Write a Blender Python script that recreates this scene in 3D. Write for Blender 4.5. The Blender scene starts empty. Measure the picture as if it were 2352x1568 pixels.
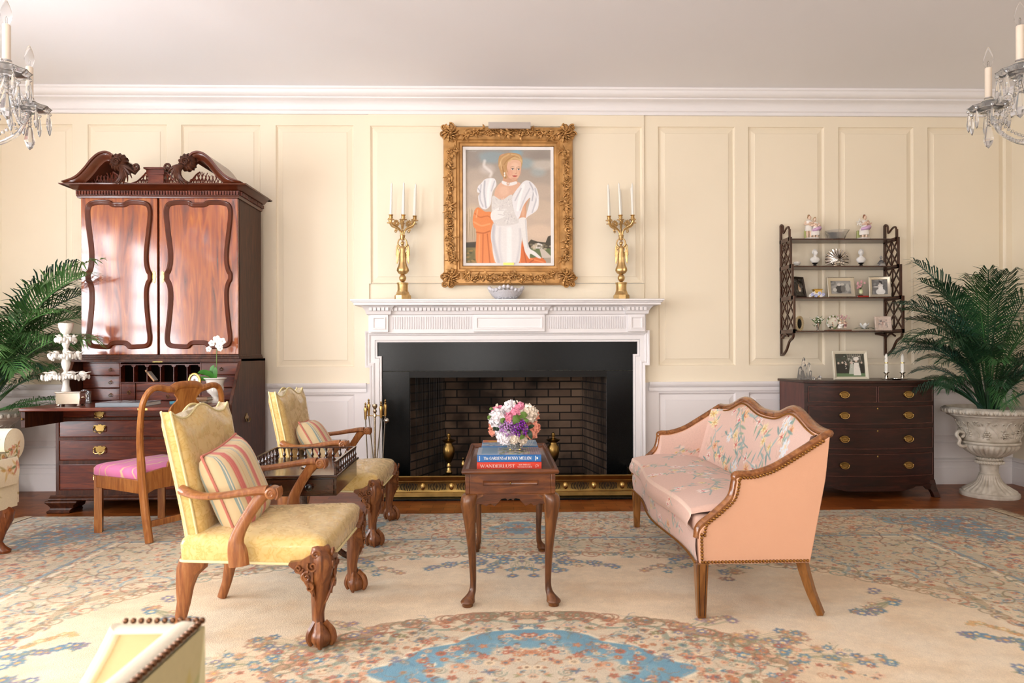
import bpy, bmesh, math, random
import numpy as np
from mathutils import Vector, Matrix
random.seed(7); rng = np.random.default_rng(7)
COL = bpy.context.scene.collection
PI = math.pi
sin, cos = math.sin, math.cos
# ------------------------------------------------------------------ camera model (24 mm lens, level, eye height 1.06 m)
EYE, FL, CX, CY, YAW, ROLL = 1.06, 1568.0, 1186.0, 812.0, 0.0218, 0.0035
def ray(u, v):
    du, dv = u-CX, v-CY
    du, dv = du-ROLL*dv, dv+ROLL*du
    a, b = du/FL, -dv/FL
    return Vector((sin(YAW)+a*cos(YAW), cos(YAW)-a*sin(YAW), b))
def onY(u, v, y):
    d = ray(u, v); t = y/d.y
    return Vector((d.x*t, y, EYE+d.z*t))
def onX(u, v, x):
    d = ray(u, v); t = x/d.x
    return Vector((x, d.y*t, EYE+d.z*t))
def onZ(u, v, z=0.0):
    d = ray(u, v); t = (z-EYE)/d.z
    return Vector((d.x*t, d.y*t, z))
# ------------------------------------------------------------------ colour + materials
def lin(c):
    if isinstance(c, str):
        c = c.lstrip('#'); c = [int(c[i:i+2], 16)/255 for i in (0, 2, 4)]
    return tuple((x/12.92 if x <= .04045 else ((x+.055)/1.055)**2.4) for x in c)
def rgba(c): return (*lin(c), 1.0)
MATS = {}
def base_mat(name):
    m = bpy.data.materials.new(name); m.use_nodes = True
    nt = m.node_tree; b = nt.nodes['Principled BSDF']
    return m, nt, b
def N(nt, typ, **kw):
    n = nt.nodes.new(typ)
    for k, v in kw.items():
        if k.startswith('i_'): n.inputs[k[2:].replace('_', ' ')].default_value = v
        else: setattr(n, k, v)
    return n
def setp(b, rough=.5, metal=0, coat=0, spec=.5, sheen=0, trans=0, ior=1.45, sub=0, emis=None, estr=0, coat_rough=.05):
    b.inputs['Roughness'].default_value = rough; b.inputs['Metallic'].default_value = metal
    b.inputs['Coat Weight'].default_value = coat; b.inputs['Coat Roughness'].default_value = coat_rough
    b.inputs['Specular IOR Level'].default_value = spec; b.inputs['Sheen Weight'].default_value = sheen
    b.inputs['Transmission Weight'].default_value = trans; b.inputs['IOR'].default_value = ior
    if emis: b.inputs['Emission Color'].default_value = rgba(emis); b.inputs['Emission Strength'].default_value = estr
def coords(nt, scale=(1, 1, 1), rot=(0, 0, 0)):
    tc = N(nt, 'ShaderNodeTexCoord'); mp = N(nt, 'ShaderNodeMapping')
    mp.inputs['Scale'].default_value = scale; mp.inputs['Rotation'].default_value = rot
    nt.links.new(tc.outputs['Object'], mp.inputs['Vector']); return mp.outputs['Vector']
def ramp(nt, fac, stops, interp='LINEAR'):
    r = N(nt, 'ShaderNodeValToRGB'); e = r.color_ramp.elements; r.color_ramp.interpolation = interp
    while len(e) < len(stops): e.new(.5)
    for k, (p, c) in enumerate(stops): e[k].position = p; e[k].color = rgba(c)
    nt.links.new(fac, r.inputs['Fac']); return r.outputs['Color']
def bump(nt, b, h, strength=.3, dist=.01):
    n = N(nt, 'ShaderNodeBump'); n.inputs['Strength'].default_value = strength; n.inputs['Distance'].default_value = dist
    nt.links.new(h, n.inputs['Height']); nt.links.new(n.outputs['Normal'], b.inputs['Normal'])
def plain(name, c, var=.06, scale=6, bmp=0, bscale=80, **kw):
    """one colour with a slight procedural mottling"""
    if name in MATS: return MATS[name]
    m, nt, b = base_mat(name); setp(b, **kw)
    l = lin(c); v = coords(nt)
    n = N(nt, 'ShaderNodeTexNoise'); n.inputs['Scale'].default_value = scale; n.inputs['Detail'].default_value = 4
    nt.links.new(v, n.inputs['Vector'])
    r = N(nt, 'ShaderNodeValToRGB'); e = r.color_ramp.elements
    e[0].position = .3; e[1].position = .7
    e[0].color = (*[x*(1-var) for x in l], 1); e[1].color = (*[min(1, x*(1+var)) for x in l], 1)
    nt.links.new(n.outputs['Fac'], r.inputs['Fac']); nt.links.new(r.outputs['Color'], b.inputs['Base Color'])
    if bmp:
        n2 = N(nt, 'ShaderNodeTexNoise'); n2.inputs['Scale'].default_value = bscale; n2.inputs['Detail'].default_value = 3
        nt.links.new(v, n2.inputs['Vector']); bump(nt, b, n2.outputs['Fac'], bmp, .004)
    MATS[name] = m; return m
def wood(name, dark, mid, light, grain='z', scale=5, stretch=9, rough=.3, coat=.4, dist=1.5, spec=.5):
    if name in MATS: return MATS[name]
    m, nt, b = base_mat(name); setp(b, rough=rough, coat=coat, spec=spec, coat_rough=.12)
    s = [stretch, stretch, stretch]; s['xyz'.index(grain)] = 1
    v = coords(nt, tuple(s))
    n = N(nt, 'ShaderNodeTexNoise'); n.inputs['Scale'].default_value = scale; n.inputs['Detail'].default_value = 7
    n.inputs['Roughness'].default_value = .6; n.inputs['Distortion'].default_value = dist
    nt.links.new(v, n.inputs['Vector'])
    c = ramp(nt, n.outputs['Fac'], [(.28, dark), (.5, mid), (.72, light)])
    nt.links.new(c, b.inputs['Base Color']); bump(nt, b, n.outputs['Fac'], .04, .002)
    MATS[name] = m; return m
def vcol(name, rough=.8, noise=0, nscale=200, bmp=0, bscale=300, sheen=0, coat=0, spec=.3):
    """colour read from the mesh's own painted attribute 'Col', with procedural fibre noise on top"""
    if name in MATS: return MATS[name]
    m, nt, b = base_mat(name); setp(b, rough=rough, sheen=sheen, coat=coat, spec=spec)
    a = N(nt, 'ShaderNodeAttribute'); a.attribute_name = 'Col'
    out = a.outputs['Color']; v = coords(nt)
    if noise:
        n = N(nt, 'ShaderNodeTexNoise'); n.inputs['Scale'].default_value = nscale; n.inputs['Detail'].default_value = 3
        nt.links.new(v, n.inputs['Vector'])
        mr = N(nt, 'ShaderNodeMapRange'); mr.inputs['From Min'].default_value = .25; mr.inputs['From Max'].default_value = .75
        mr.inputs['To Min'].default_value = 1-noise; mr.inputs['To Max'].default_value = 1+noise
        nt.links.new(n.outputs['Fac'], mr.inputs['Value'])
        mx = N(nt, 'ShaderNodeMix'); mx.data_type = 'RGBA'; mx.blend_type = 'MULTIPLY'; mx.inputs[0].default_value = 1
        nt.links.new(out, mx.inputs[6]); nt.links.new(mr.outputs['Result'], mx.inputs[7]); out = mx.outputs[2]
    nt.links.new(out, b.inputs['Base Color'])
    if bmp:
        n2 = N(nt, 'ShaderNodeTexNoise'); n2.inputs['Scale'].default_value = bscale; n2.inputs['Detail'].default_value = 2
        nt.links.new(v, n2.inputs['Vector']); bump(nt, b, n2.outputs['Fac'], bmp, .004)
    MATS[name] = m; return m
def glass(name, c='ffffff', rough=0.0, ior=1.5, facet=0, trans=1):
    if name in MATS: return MATS[name]
    m, nt, b = base_mat(name); setp(b, rough=rough, trans=trans, ior=ior); b.inputs['Base Color'].default_value = rgba(c)
    if facet:
        v = N(nt, 'ShaderNodeTexVoronoi'); v.inputs['Scale'].default_value = facet; nt.links.new(coords(nt), v.inputs['Vector'])
        bump(nt, b, v.outputs['Distance'], .6, .004)
    MATS[name] = m; return m
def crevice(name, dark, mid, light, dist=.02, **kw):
    """one finish with occlusion shade painted into its crevices, plus random mottling"""
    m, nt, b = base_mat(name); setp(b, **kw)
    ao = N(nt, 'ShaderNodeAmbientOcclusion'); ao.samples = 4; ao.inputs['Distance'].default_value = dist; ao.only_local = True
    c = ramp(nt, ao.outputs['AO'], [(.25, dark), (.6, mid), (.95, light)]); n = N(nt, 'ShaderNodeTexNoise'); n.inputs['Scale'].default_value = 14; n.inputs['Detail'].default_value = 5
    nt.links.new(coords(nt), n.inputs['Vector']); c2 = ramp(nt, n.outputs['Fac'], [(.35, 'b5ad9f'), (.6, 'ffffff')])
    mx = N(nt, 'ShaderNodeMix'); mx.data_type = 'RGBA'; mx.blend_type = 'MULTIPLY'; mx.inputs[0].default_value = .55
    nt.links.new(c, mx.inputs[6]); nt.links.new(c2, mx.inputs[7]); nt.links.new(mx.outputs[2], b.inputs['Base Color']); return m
# ------------------------------------------------------------------ mesh builder
class MB:
    def __init__(s): s.v, s.f = [], []
    def add(s, vs, fs, M=None):
        o = len(s.v)
        s.v += [tuple(M @ Vector(p)) if M else tuple(p) for p in vs]
        s.f += [tuple(i+o for i in f) for f in fs]; return s
    def box(s, x0, y0, z0, x1, y1, z1, M=None):
        x0, x1 = min(x0, x1), max(x0, x1); y0, y1 = min(y0, y1), max(y0, y1); z0, z1 = min(z0, z1), max(z0, z1)
        return s.add([(x0, y0, z0), (x1, y0, z0), (x1, y1, z0), (x0, y1, z0), (x0, y0, z1), (x1, y0, z1), (x1, y1, z1), (x0, y1, z1)],
                     [(0, 3, 2, 1), (4, 5, 6, 7), (0, 1, 5, 4), (1, 2, 6, 5), (2, 3, 7, 6), (3, 0, 4, 7)], M)
    def cbox(s, c, d, M=None):
        return s.box(c[0]-d[0]/2, c[1]-d[1]/2, c[2]-d[2]/2, c[0]+d[0]/2, c[1]+d[1]/2, c[2]+d[2]/2, M)
    def prism(s, pts, a, b, pl='xz', M=None):
        """2-D outline extruded along the axis it leaves out"""
        n = len(pts)
        area = sum(pts[i][0]*pts[(i+1) % n][1]-pts[(i+1) % n][0]*pts[i][1] for i in range(n))
        if area < 0: pts = pts[::-1]
        mk = {'xz': lambda p, q, t: (p, t, q), 'xy': lambda p, q, t: (p, q, t), 'yz': lambda p, q, t: (t, p, q)}[pl]
        vs = [mk(p, q, a) for p, q in pts]+[mk(p, q, b) for p, q in pts]
        fs = [tuple(range(n)), tuple(range(2*n-1, n-1, -1))]+[(i, i+n, (i+1) % n+n, (i+1) % n) for i in range(n)]
        flip = (b > a) if pl != 'xz' else (b < a)
        if flip: fs = [f[::-1] for f in fs]
        return s.add(vs, fs, M)
    def lathe(s, prof, n=24, c=(0, 0, 0), sx=1, sy=1, M=None, rf=None, cap=True):
        vs, fs, k = [], [], len(prof)
        for i, (r, z) in enumerate(prof):
            for j in range(n):
                a = 2*PI*j/n; q = rf(i, a, r, z) if rf else r
                vs.append((c[0]+q*cos(a)*sx, c[1]+q*sin(a)*sy, c[2]+z))
        up = prof[-1][1] >= prof[0][1]
        for i in range(k-1):
            for j in range(n):
                j2 = (j+1) % n; fs.append((i*n+j, i*n+j2, (i+1)*n+j2, (i+1)*n+j))
        if cap: fs += [tuple(range(n-1, -1, -1)), tuple(range((k-1)*n, k*n))]
        return s.add(vs, fs, M)
    def tube(s, path, r, n=8, closed=False, M=None, up=None, cap=True):
        """path of points; r a number, list, or list of (width, height)"""
        P = [Vector(p) for p in path]; k = len(P)
        R = r if isinstance(r, (list, tuple)) else [r]*k
        vs, fs = [], []; nrm = None
        for i in range(k):
            a = P[(i-1) % k] if (i > 0 or closed) else P[i]; b = P[(i+1) % k] if (i < k-1 or closed) else P[i]
            t = (b-a); t = t.normalized() if t.length > 1e-9 else Vector((0, 0, 1))
            if nrm is None:
                h = Vector(up) if up else (Vector((0, 0, 1)) if abs(t.z) < .9 else Vector((1, 0, 0)))
                nrm = h
            if up: nrm = Vector(up)
            nrm = nrm-t*nrm.dot(t)
            nrm = nrm.normalized() if nrm.length > 1e-6 else t.orthogonal().normalized()
            bi = t.cross(nrm)
            rw, rh = R[i] if isinstance(R[i], (tuple, list)) else (R[i], R[i])
            for j in range(n):
                q = 2*PI*(j+.5)/n; vs.append(tuple(P[i]+bi*(rw*cos(q))+nrm*(rh*sin(q))))
        m = k if closed else k-1
        for i in range(m):
            for j in range(n):
                j2 = (j+1) % n; i2 = (i+1) % k; fs.append((i*n+j, i*n+j2, i2*n+j2, i2*n+j))
        if not closed and cap: fs += [tuple(range(n-1, -1, -1)), tuple(range((k-1)*n, k*n))]
        return s.add(vs, fs, M)
    def loft(s, rings, closed=False, cap=True, M=None):
        n = len(rings[0]); k = len(rings); vs = [p for r in rings for p in r]; fs = []
        for i in range(k if closed else k-1):
            for j in range(n):
                j2 = (j+1) % n; i2 = (i+1) % k; fs.append((i*n+j, i*n+j2, i2*n+j2, i2*n+j))
        if cap and not closed: fs += [tuple(range(n-1, -1, -1)), tuple(range((k-1)*n, k*n))]
        return s.add(vs, fs, M)
    def ball(s, c, r, n=12, m=8, M=None):
        if not isinstance(r, (tuple, list)): r = (r, r, r)
        vs = [(c[0], c[1], c[2]-r[2])]; fs = []
        for i in range(1, m):
            p = -PI/2+PI*i/m
            for j in range(n):
                a = 2*PI*j/n; vs.append((c[0]+r[0]*cos(p)*cos(a), c[1]+r[1]*cos(p)*sin(a), c[2]+r[2]*sin(p)))
        vs.append((c[0], c[1], c[2]+r[2])); L = len(vs)-1
        for j in range(n):
            j2 = (j+1) % n; fs.append((0, 1+j2, 1+j)); fs.append((L, L-n+j, L-n+j2))
        for i in range(m-2):
            for j in range(n):
                j2 = (j+1) % n; a = 1+i*n; fs.append((a+j, a+j2, a+n+j2, a+n+j))
        return s.add(vs, fs, M)
    def grid(s, fn, nu, nv, M=None):
        vs = [fn(i/(nu-1), j/(nv-1)) for j in range(nv) for i in range(nu)]
        fs = [(j*nu+i, j*nu+i+1, (j+1)*nu+i+1, (j+1)*nu+i) for j in range(nv-1) for i in range(nu-1)]
        return s.add(vs, fs, M)
    def frame(s, x0, z0, x1, z1, prof, y0=0, fill=True, M=None):
        """mitred moulding round a rectangle in the xz plane; prof = [(inset, forward)]; fill closes the middle"""
        vs, fs = [], []
        for t, h in prof:
            vs += [(x0+t, y0-h, z0+t), (x1-t, y0-h, z0+t), (x1-t, y0-h, z1-t), (x0+t, y0-h, z1-t)]
        for i in range(len(prof)-1):
            for j in range(4):
                j2 = (j+1) % 4; fs.append((i*4+j, i*4+j2, (i+1)*4+j2, (i+1)*4+j))
        if fill: k = (len(prof)-1)*4; fs.append((k, k+1, k+2, k+3))
        return s.add(vs, fs, M)
    def mesh(s, name, mat=None, smooth=35):
        me = bpy.data.meshes.new(name); me.from_pydata(s.v, [], s.f); me.validate(); me.update()
        if mat: me.materials.append(mat)
        if smooth:
            me.shade_smooth(); me.set_sharp_from_angle(angle=math.radians(smooth))
        return me
    def obj(s, name, mat, parent=None, loc=None, rot=None, smooth=35, bevel=0, seg=2, sub=0, fix=False, label=None, kind=None):
        me = s.mesh(name, mat, smooth)
        if fix:
            bm = bmesh.new(); bm.from_mesh(me); bmesh.ops.recalc_face_normals(bm, faces=bm.faces); bm.to_mesh(me); bm.free()
        o = bpy.data.objects.new(name, me); COL.objects.link(o)
        if parent: o.parent = parent
        if loc is not None: o.location = loc
        if rot is not None: o.rotation_euler = rot
        if bevel:
            b = o.modifiers.new('bevel', 'BEVEL'); b.width = bevel; b.segments = seg; b.limit_method = 'ANGLE'; b.angle_limit = math.radians(40)
            b.harden_normals = False
        if sub:
            q = o.modifiers.new('sub', 'SUBSURF'); q.levels = sub; q.render_levels = sub
        if label: o['label'] = label
        if kind: o['kind'] = kind
        return o
def tag(o, label, cat, group=None, kind=None):
    o['label'] = label; o['category'] = cat
    if group: o['group'] = group
    if kind: o['kind'] = kind
    return o
def thing(name, label, cat, loc=(0, 0, 0), rz=0, group=None):
    o = bpy.data.objects.new(name, None); COL.objects.link(o); o.empty_display_size = .05
    o.location = loc; o.rotation_euler = (0, 0, rz)
    return tag(o, label, cat, group)
def struct(mb, name, mat, **kw):
    o = mb.obj(name, mat, **kw); o['kind'] = 'structure'; return o
def dup(root, loc=None, rz=None, label=None, group=None, scale=None):
    def cp(o, par):
        c = o.copy(); COL.objects.link(c)
        if par: c.parent = par
        for ch in list(o.children): cp(ch, c)
        return c
    r = cp(root, None)
    if loc is not None: r.location = loc
    if rz is not None: r.rotation_euler = (0, 0, rz)
    if label: r['label'] = label
    if group: r['group'] = group
    if scale: r.scale = scale
    return r
def spl(pts, n=8, closed=False):
    """Catmull-Rom through the points"""
    P = [np.array(p, float) for p in pts]; k = len(P); out = []
    for i in range(k if closed else k-1):
        p0 = P[(i-1) % k] if (closed or i > 0) else 2*P[0]-P[1]
        p1, p2 = P[i], P[(i+1) % k]
        p3 = P[(i+2) % k] if (closed or i+2 < k) else 2*P[-1]-P[-2]
        for t in np.linspace(0, 1, n, endpoint=False):
            out.append(tuple(.5*((2*p1)+(-p0+p2)*t+(2*p0-5*p1+4*p2-p3)*t*t+(-p0+3*p1-3*p2+p3)*t**3)))
    if not closed: out.append(tuple(P[-1]))
    return out
def spiral(cx, cy, r0, r1, a0, turns, n=24):
    return [(cx+(r0+(r1-r0)*t)*cos(a0+turns*2*PI*t), cy+(r0+(r1-r0)*t)*sin(a0+turns*2*PI*t)) for t in np.linspace(0, 1, n)]
def rot_to(d):
    return Vector((0, 0, 1)).rotation_difference(Vector(d).normalized()).to_matrix().to_4x4()
def place(loc, d=None, rz=0, s=1):
    M = Matrix.Translation(Vector(loc))
    if d is not None: M = M @ rot_to(d)
    if rz: M = M @ Matrix.Rotation(rz, 4, 'Z')
    if s != 1: M = M @ Matrix.Diagonal((s, s, s, 1) if not isinstance(s, tuple) else (*s, 1))
    return M
# ------------------------------------------------------------------ little numpy painter (for woven, embroidered and painted surfaces)
class Paint:
    def __init__(s, x0, y0, x1, y1, nx, ny, base='ffffff'):
        s.xs = np.linspace(x0, x1, nx); s.ys = np.linspace(y0, y1, ny)
        s.a = np.empty((ny, nx, 3)); s.a[:] = hexa(base)
        s.px = max(s.xs[1]-s.xs[0], s.ys[1]-s.ys[0])
    def win(s, bx0, by0, bx1, by1):
        i0, i1 = np.searchsorted(s.xs, [bx0, bx1]); j0, j1 = np.searchsorted(s.ys, [by0, by1])
        if i1 <= i0 or j1 <= j0: return None
        X, Y = np.meshgrid(s.xs[i0:i1], s.ys[j0:j1]); return slice(j0, j1), slice(i0, i1), X, Y
    def blend(s, sj, si, m, c, al=1):
        m = np.clip(m, 0, 1)[..., None]*al
        s.a[sj, si] = s.a[sj, si]*(1-m)+np.asarray(hexa(c) if isinstance(c, str) else c)*m
    def ell(s, cx, cy, rx, ry=None, c='000000', ang=0, soft=None, al=1):
        ry = ry or rx; R = max(rx, ry)*1.05+s.px+(soft or 0)
        w = s.win(cx-R, cy-R, cx+R, cy+R)
        if not w: return
        sj, si, X, Y = w; ca, sa = cos(ang), sin(ang); dx, dy = X-cx, Y-cy
        p, q = dx*ca+dy*sa, -dx*sa+dy*ca
        d = (1-np.hypot(p/rx, q/ry))*min(rx, ry)
        s.blend(sj, si, d/(soft or s.px)+.5, c, al)
    def poly(s, pts, c, al=1, soft=None, c2=None, axis=1):
        pts = np.array(pts, float); w = s.win(pts[:, 0].min()-s.px, pts[:, 1].min()-s.px, pts[:, 0].max()+s.px, pts[:, 1].max()+s.px)
        if not w: return
        sj, si, X, Y = w; ins = np.zeros(X.shape, bool); dist = np.full(X.shape, 1e9); n = len(pts)
        for i in range(n):
            (xa, ya), (xb, yb) = pts[i], pts[(i+1) % n]
            cond = (ya > Y) != (yb > Y)
            with np.errstate(divide='ignore', invalid='ignore'):
                ins ^= cond & (X < (xb-xa)*(Y-ya)/(yb-ya+1e-15)+xa)
            L2 = (xb-xa)**2+(yb-ya)**2+1e-18
            t = np.clip(((X-xa)*(xb-xa)+(Y-ya)*(yb-ya))/L2, 0, 1)
            dist = np.minimum(dist, np.hypot(X-xa-t*(xb-xa), Y-ya-t*(yb-ya)))
        sd = np.where(ins, dist, -dist)
        col = hexa(c)
        if c2:
            g = (Y if axis else X); lo, hi = pts[:, axis].min(), pts[:, axis].max(); g = ((g-lo)/(hi-lo+1e-9)).clip(0, 1)[..., None]
            col = np.array(hexa(c))*(1-g)+np.array(hexa(c2))*g
        s.blend(sj, si, sd/(soft or s.px)+.5, col, al)
    def line(s, pts, wd, c, al=1, taper=False, soft=None):
        pts = np.array(pts, float); R = wd+s.px*1.5+(soft or 0)
        w = s.win(pts[:, 0].min()-R, pts[:, 1].min()-R, pts[:, 0].max()+R, pts[:, 1].max()+R)
        if not w: return
        sj, si, X, Y = w; best = np.full(X.shape, -1e9); n = len(pts)
        for i in range(n-1):
            (xa, ya), (xb, yb) = pts[i], pts[i+1]; L2 = (xb-xa)**2+(yb-ya)**2+1e-18
            t = np.clip(((X-xa)*(xb-xa)+(Y-ya)*(yb-ya))/L2, 0, 1)
            hw = wd/2*(1-(i+t)/(n-1)*.85) if taper else wd/2
            best = np.maximum(best, hw-np.hypot(X-xa-t*(xb-xa), Y-ya-t*(yb-ya)))
        s.blend(sj, si, best/(soft or s.px)+.5, c, al)
    def flower(s, x, y, r, c, c2=None, n=5, ang=0, ctr='e8c15a'):
        for k in range(n):
            a = ang+2*PI*k/n; s.ell(x+r*.6*cos(a), y+r*.6*sin(a), r*.46, r*.3, c, a)
        if c2: s.ell(x, y, r*.42, r*.42, c2)
        s.ell(x, y, r*.2, r*.2, ctr)
    def leaf(s, x, y, L, w, ang, c):
        t = np.linspace(0, 1, 7); up = [(L*a, w*sin(PI*a**.8)) for a in t]; dn = [(L*a, -w*sin(PI*a**.8)*.6) for a in t[::-1]]
        ca, sa = cos(ang), sin(ang); s.poly([(x+p*ca-q*sa, y+p*sa+q*ca) for p, q in up+dn], c)
    def lin(s):
        a = np.clip(s.a, 0, 1); return np.where(a <= .04045, a/12.92, ((a+.055)/1.055)**2.4)
def hexa(c):
    if not isinstance(c, str): return c
    c = c.lstrip('#'); return tuple(int(c[i:i+2], 16)/255 for i in (0, 2, 4))
def painted(name, P, fn, mat, parent=None, smooth=True, **kw):
    """a surface carrying the painting P; fn maps arrays (X, Y) of painting coordinates to x, y, z arrays"""
    X, Y = np.meshgrid(P.xs, P.ys); x, y, z = fn(X, Y); ny, nx = X.shape
    me = bpy.data.meshes.new(name); co = np.stack([x, y, z], -1).reshape(-1, 3)
    me.vertices.add(nx*ny); me.vertices.foreach_set('co', co.ravel().astype(np.float32))
    J, I = np.meshgrid(np.arange(ny-1), np.arange(nx-1), indexing='ij'); a = (J*nx+I).ravel()
    q = np.stack([a, a+1, a+nx+1, a+nx], 1).astype(np.int32); nf = len(q)
    me.loops.add(nf*4); me.polygons.add(nf)
    me.loops.foreach_set('vertex_index', q.ravel()); me.polygons.foreach_set('loop_start', np.arange(0, nf*4, 4, dtype=np.int32))
    me.update(calc_edges=True)
    at = me.color_attributes.new('Col', 'FLOAT_COLOR', 'POINT')
    c = np.ones((nx*ny, 4), np.float32); c[:, :3] = P.lin().reshape(-1, 3); at.data.foreach_set('color', c.ravel())
    me.materials.append(mat)
    if smooth: me.shade_smooth()
    o = bpy.data.objects.new(name, me); COL.objects.link(o)
    if parent: o.parent = parent
    for k, v in kw.items(): setattr(o, k, v)
    return o
# ================================================================== CAMERA
cam = bpy.data.cameras.new('camera'); cam.sensor_width = 36; cam.lens = 36*FL/2352
cam.shift_x = (1176-CX)/2352; cam.shift_y = (CY-784)/2352; cam.clip_start = .05
co = bpy.data.objects.new('camera', cam); COL.objects.link(co); bpy.context.scene.camera = co
r0 = Vector((cos(YAW), -sin(YAW), 0)); u0 = Vector((0, 0, 1)); fw = Vector((sin(YAW), cos(YAW), 0))
rr = (r0-ROLL*u0).normalized(); uu = (u0+ROLL*r0).normalized()
Mx = Matrix((rr, uu, -fw)).transposed().to_4x4(); Mx.translation = (0, 0, EYE); co.matrix_world = Mx
cam.dof.use_dof = True; cam.dof.focus_distance = 4.0; cam.dof.aperture_fstop = 4.0
# ================================================================== MATERIALS of the room
M_wall = plain('cream_paint', 'f6e8d0', var=.015, scale=1.5, rough=.55, spec=.35)
M_white = plain('white_trim_paint', 'f3eeee', var=.01, scale=2, rough=.4, spec=.4)
M_dado = plain('white_dado_paint', 'f0eaea', var=.012, scale=2, rough=.45)
M_ceil = plain('ceiling_paint', 'f7f4f7', var=.01, scale=1, rough=.9)
def parquet():
    m, nt, b = base_mat('parquet'); setp(b, rough=.36, coat=0, spec=.22)
    v = coords(nt)
    br = N(nt, 'ShaderNodeTexBrick'); br.inputs['Scale'].default_value = 1; br.inputs['Mortar Size'].default_value = .0012
    br.inputs['Brick Width'].default_value = .16; br.inputs['Row Height'].default_value = .08; br.offset = .5
    br.inputs['Color1'].default_value = rgba('b0642e'); br.inputs['Color2'].default_value = rgba('84441b'); br.inputs['Mortar'].default_value = rgba('2a1206')
    nt.links.new(v, br.inputs['Vector'])
    v2 = coords(nt, (4, 40, 1)); n = N(nt, 'ShaderNodeTexNoise'); n.inputs['Scale'].default_value = 3; n.inputs['Detail'].default_value = 6
    nt.links.new(v2, n.inputs['Vector']); c = ramp(nt, n.outputs['Fac'], [(.3, '9a8f88'), (.7, 'ffffff')])
    mx = N(nt, 'ShaderNodeMix'); mx.data_type = 'RGBA'; mx.blend_type = 'MULTIPLY'; mx.inputs[0].default_value = .8
    nt.links.new(br.outputs['Color'], mx.inputs[6]); nt.links.new(c, mx.inputs[7]); nt.links.new(mx.outputs[2], b.inputs['Base Color'])
    return m
M_floor = parquet()
# ================================================================== ROOM SHELL
YW = 5.43; XL, XR, YB = -4.15, 4.13, -2.6; ZC = 3.124
struct(MB().box(XL-.1, YB-.1, -.1, XR+.1, 6.2, 0), 'floor', M_floor)
struct(MB().box(XL-.1, YB-.1, ZC, XR+.1, YW+.2, ZC+.1), 'ceiling', M_ceil)
def zv(v, y=YW, u=1152): return onY(u, v, y).z
def xu(u, y=YW, v=812): return onY(u, v, y).x
FX0, FX1, FZ = xu(942), xu(1392), zv(866)            # the firebox opening
cols = [(-12, 168), (203, 385), (418, 600), (635, 814), (1513, 1690), (1720, 1895), (1927, 2100), (2132, 2312)]
rects = []
for a, b in cols:
    rects += [(xu(a), zv(841), xu(b), zv(289)), (xu(a), zv(1022), xu(b), zv(904))]
ov = (xu(853), zv(651), xu(1476), zv(291)); rects.append(ov)
hole = (FX0, 0, FX1, FZ)
bx0, bx1 = xu(849), xu(1480)
xs = sorted({XL, XR, bx0, bx1, *[q for r in rects+[hole] for q in (r[0], r[2])]})
zs = sorted({0, ZC, zv(880), *[q for r in rects+[hole] for q in (r[1], r[3])]})
def surf(up):
    mb = MB()
    for i in range(len(xs)-1):
        for j in range(len(zs)-1):
            cx, cz = (xs[i]+xs[i+1])/2, (zs[j]+zs[j+1])/2
            if (cz > zv(880)) != up: continue
            if any(r[0] < cx < r[2] and r[1] < cz < r[3] for r in rects+[hole]): continue
            y = YW-(.014 if bx0 < cx < bx1 and cz > zv(690) else 0)
            mb.add([(xs[i], y, zs[j]), (xs[i+1], y, zs[j]), (xs[i+1], y, zs[j+1]), (xs[i], y, zs[j+1])], [(0, 1, 2, 3)])
    if up:
        for x in (bx0, bx1): mb.add([(x, YW-.014, zv(690)), (x, YW, zv(690)), (x, YW, ZC), (x, YW-.014, ZC)], [(0, 1, 2, 3)])
    for r in rects:
        if (r[3] > zv(870)) != up: continue
        mb.frame(*r, [(0, 0), (.004, -.010), (.012, -.016), (.014, -.018), (.052, -.008), (.055, -.004)], y0=YW-(.014 if r is ov else 0))
    return mb
wall = surf(True); struct(wall, 'wall_back', M_wall, smooth=20)
struct(surf(False), 'wall_dado', M_dado, smooth=20)
def xmold(prof, x0, x1):      # moulding running along the back wall: prof (forward, z)
    return MB().prism([(YW-p, z) for p, z in prof], x0, x1, 'yz')
zb = zv(1058)
bp = [(0, 0), (.028, 0), (.028, zb-.075), (.022, zb-.07), (.022, zb-.03), (.03, zb-.026), (.03, zb-.012), (.012, zb), (0, zb)]
bb = xmold(bp, XL, xu(842)); bb.prism([(YW-p, z) for p, z in bp], xu(1490), XR, 'yz'); struct(bb, 'baseboard_back', M_white)
zr = zv(878); zq = zv(899)
cp_ = [(0, zq), (.014, zq), (.014, zr-.045), (.02, zr-.04), (.03, zr-.028), (.034, zr-.012), (.034, zr), (0, zr)]
cr = xmold(cp_, XL, xu(842)); cr.prism([(YW-p, z) for p, z in cp_], xu(1490), XR, 'yz'); struct(cr, 'trim_1', M_white)
zc = zv(262, YW-.03)
cw = [(0, zc), (.022, zc), (.022, zc+.022), (.034, zc+.03), (.036, zc+.042)]
cw += [(.036+.05*(1-cos(t)), zc+.042+.05*sin(t)) for t in np.linspace(.1, PI/2, 6)]
cw += [(.1, zc+.098), (.1, zc+.108)]+[(.1+.045*sin(t), zc+.108+.04*(1-cos(t))) for t in np.linspace(.2, PI/2, 5)]+[(.155, zc+.155), (.155, ZC), (0, ZC)]
struct(xmold(cw, XL, XR), 'trim_2', M_white, smooth=25)
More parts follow.
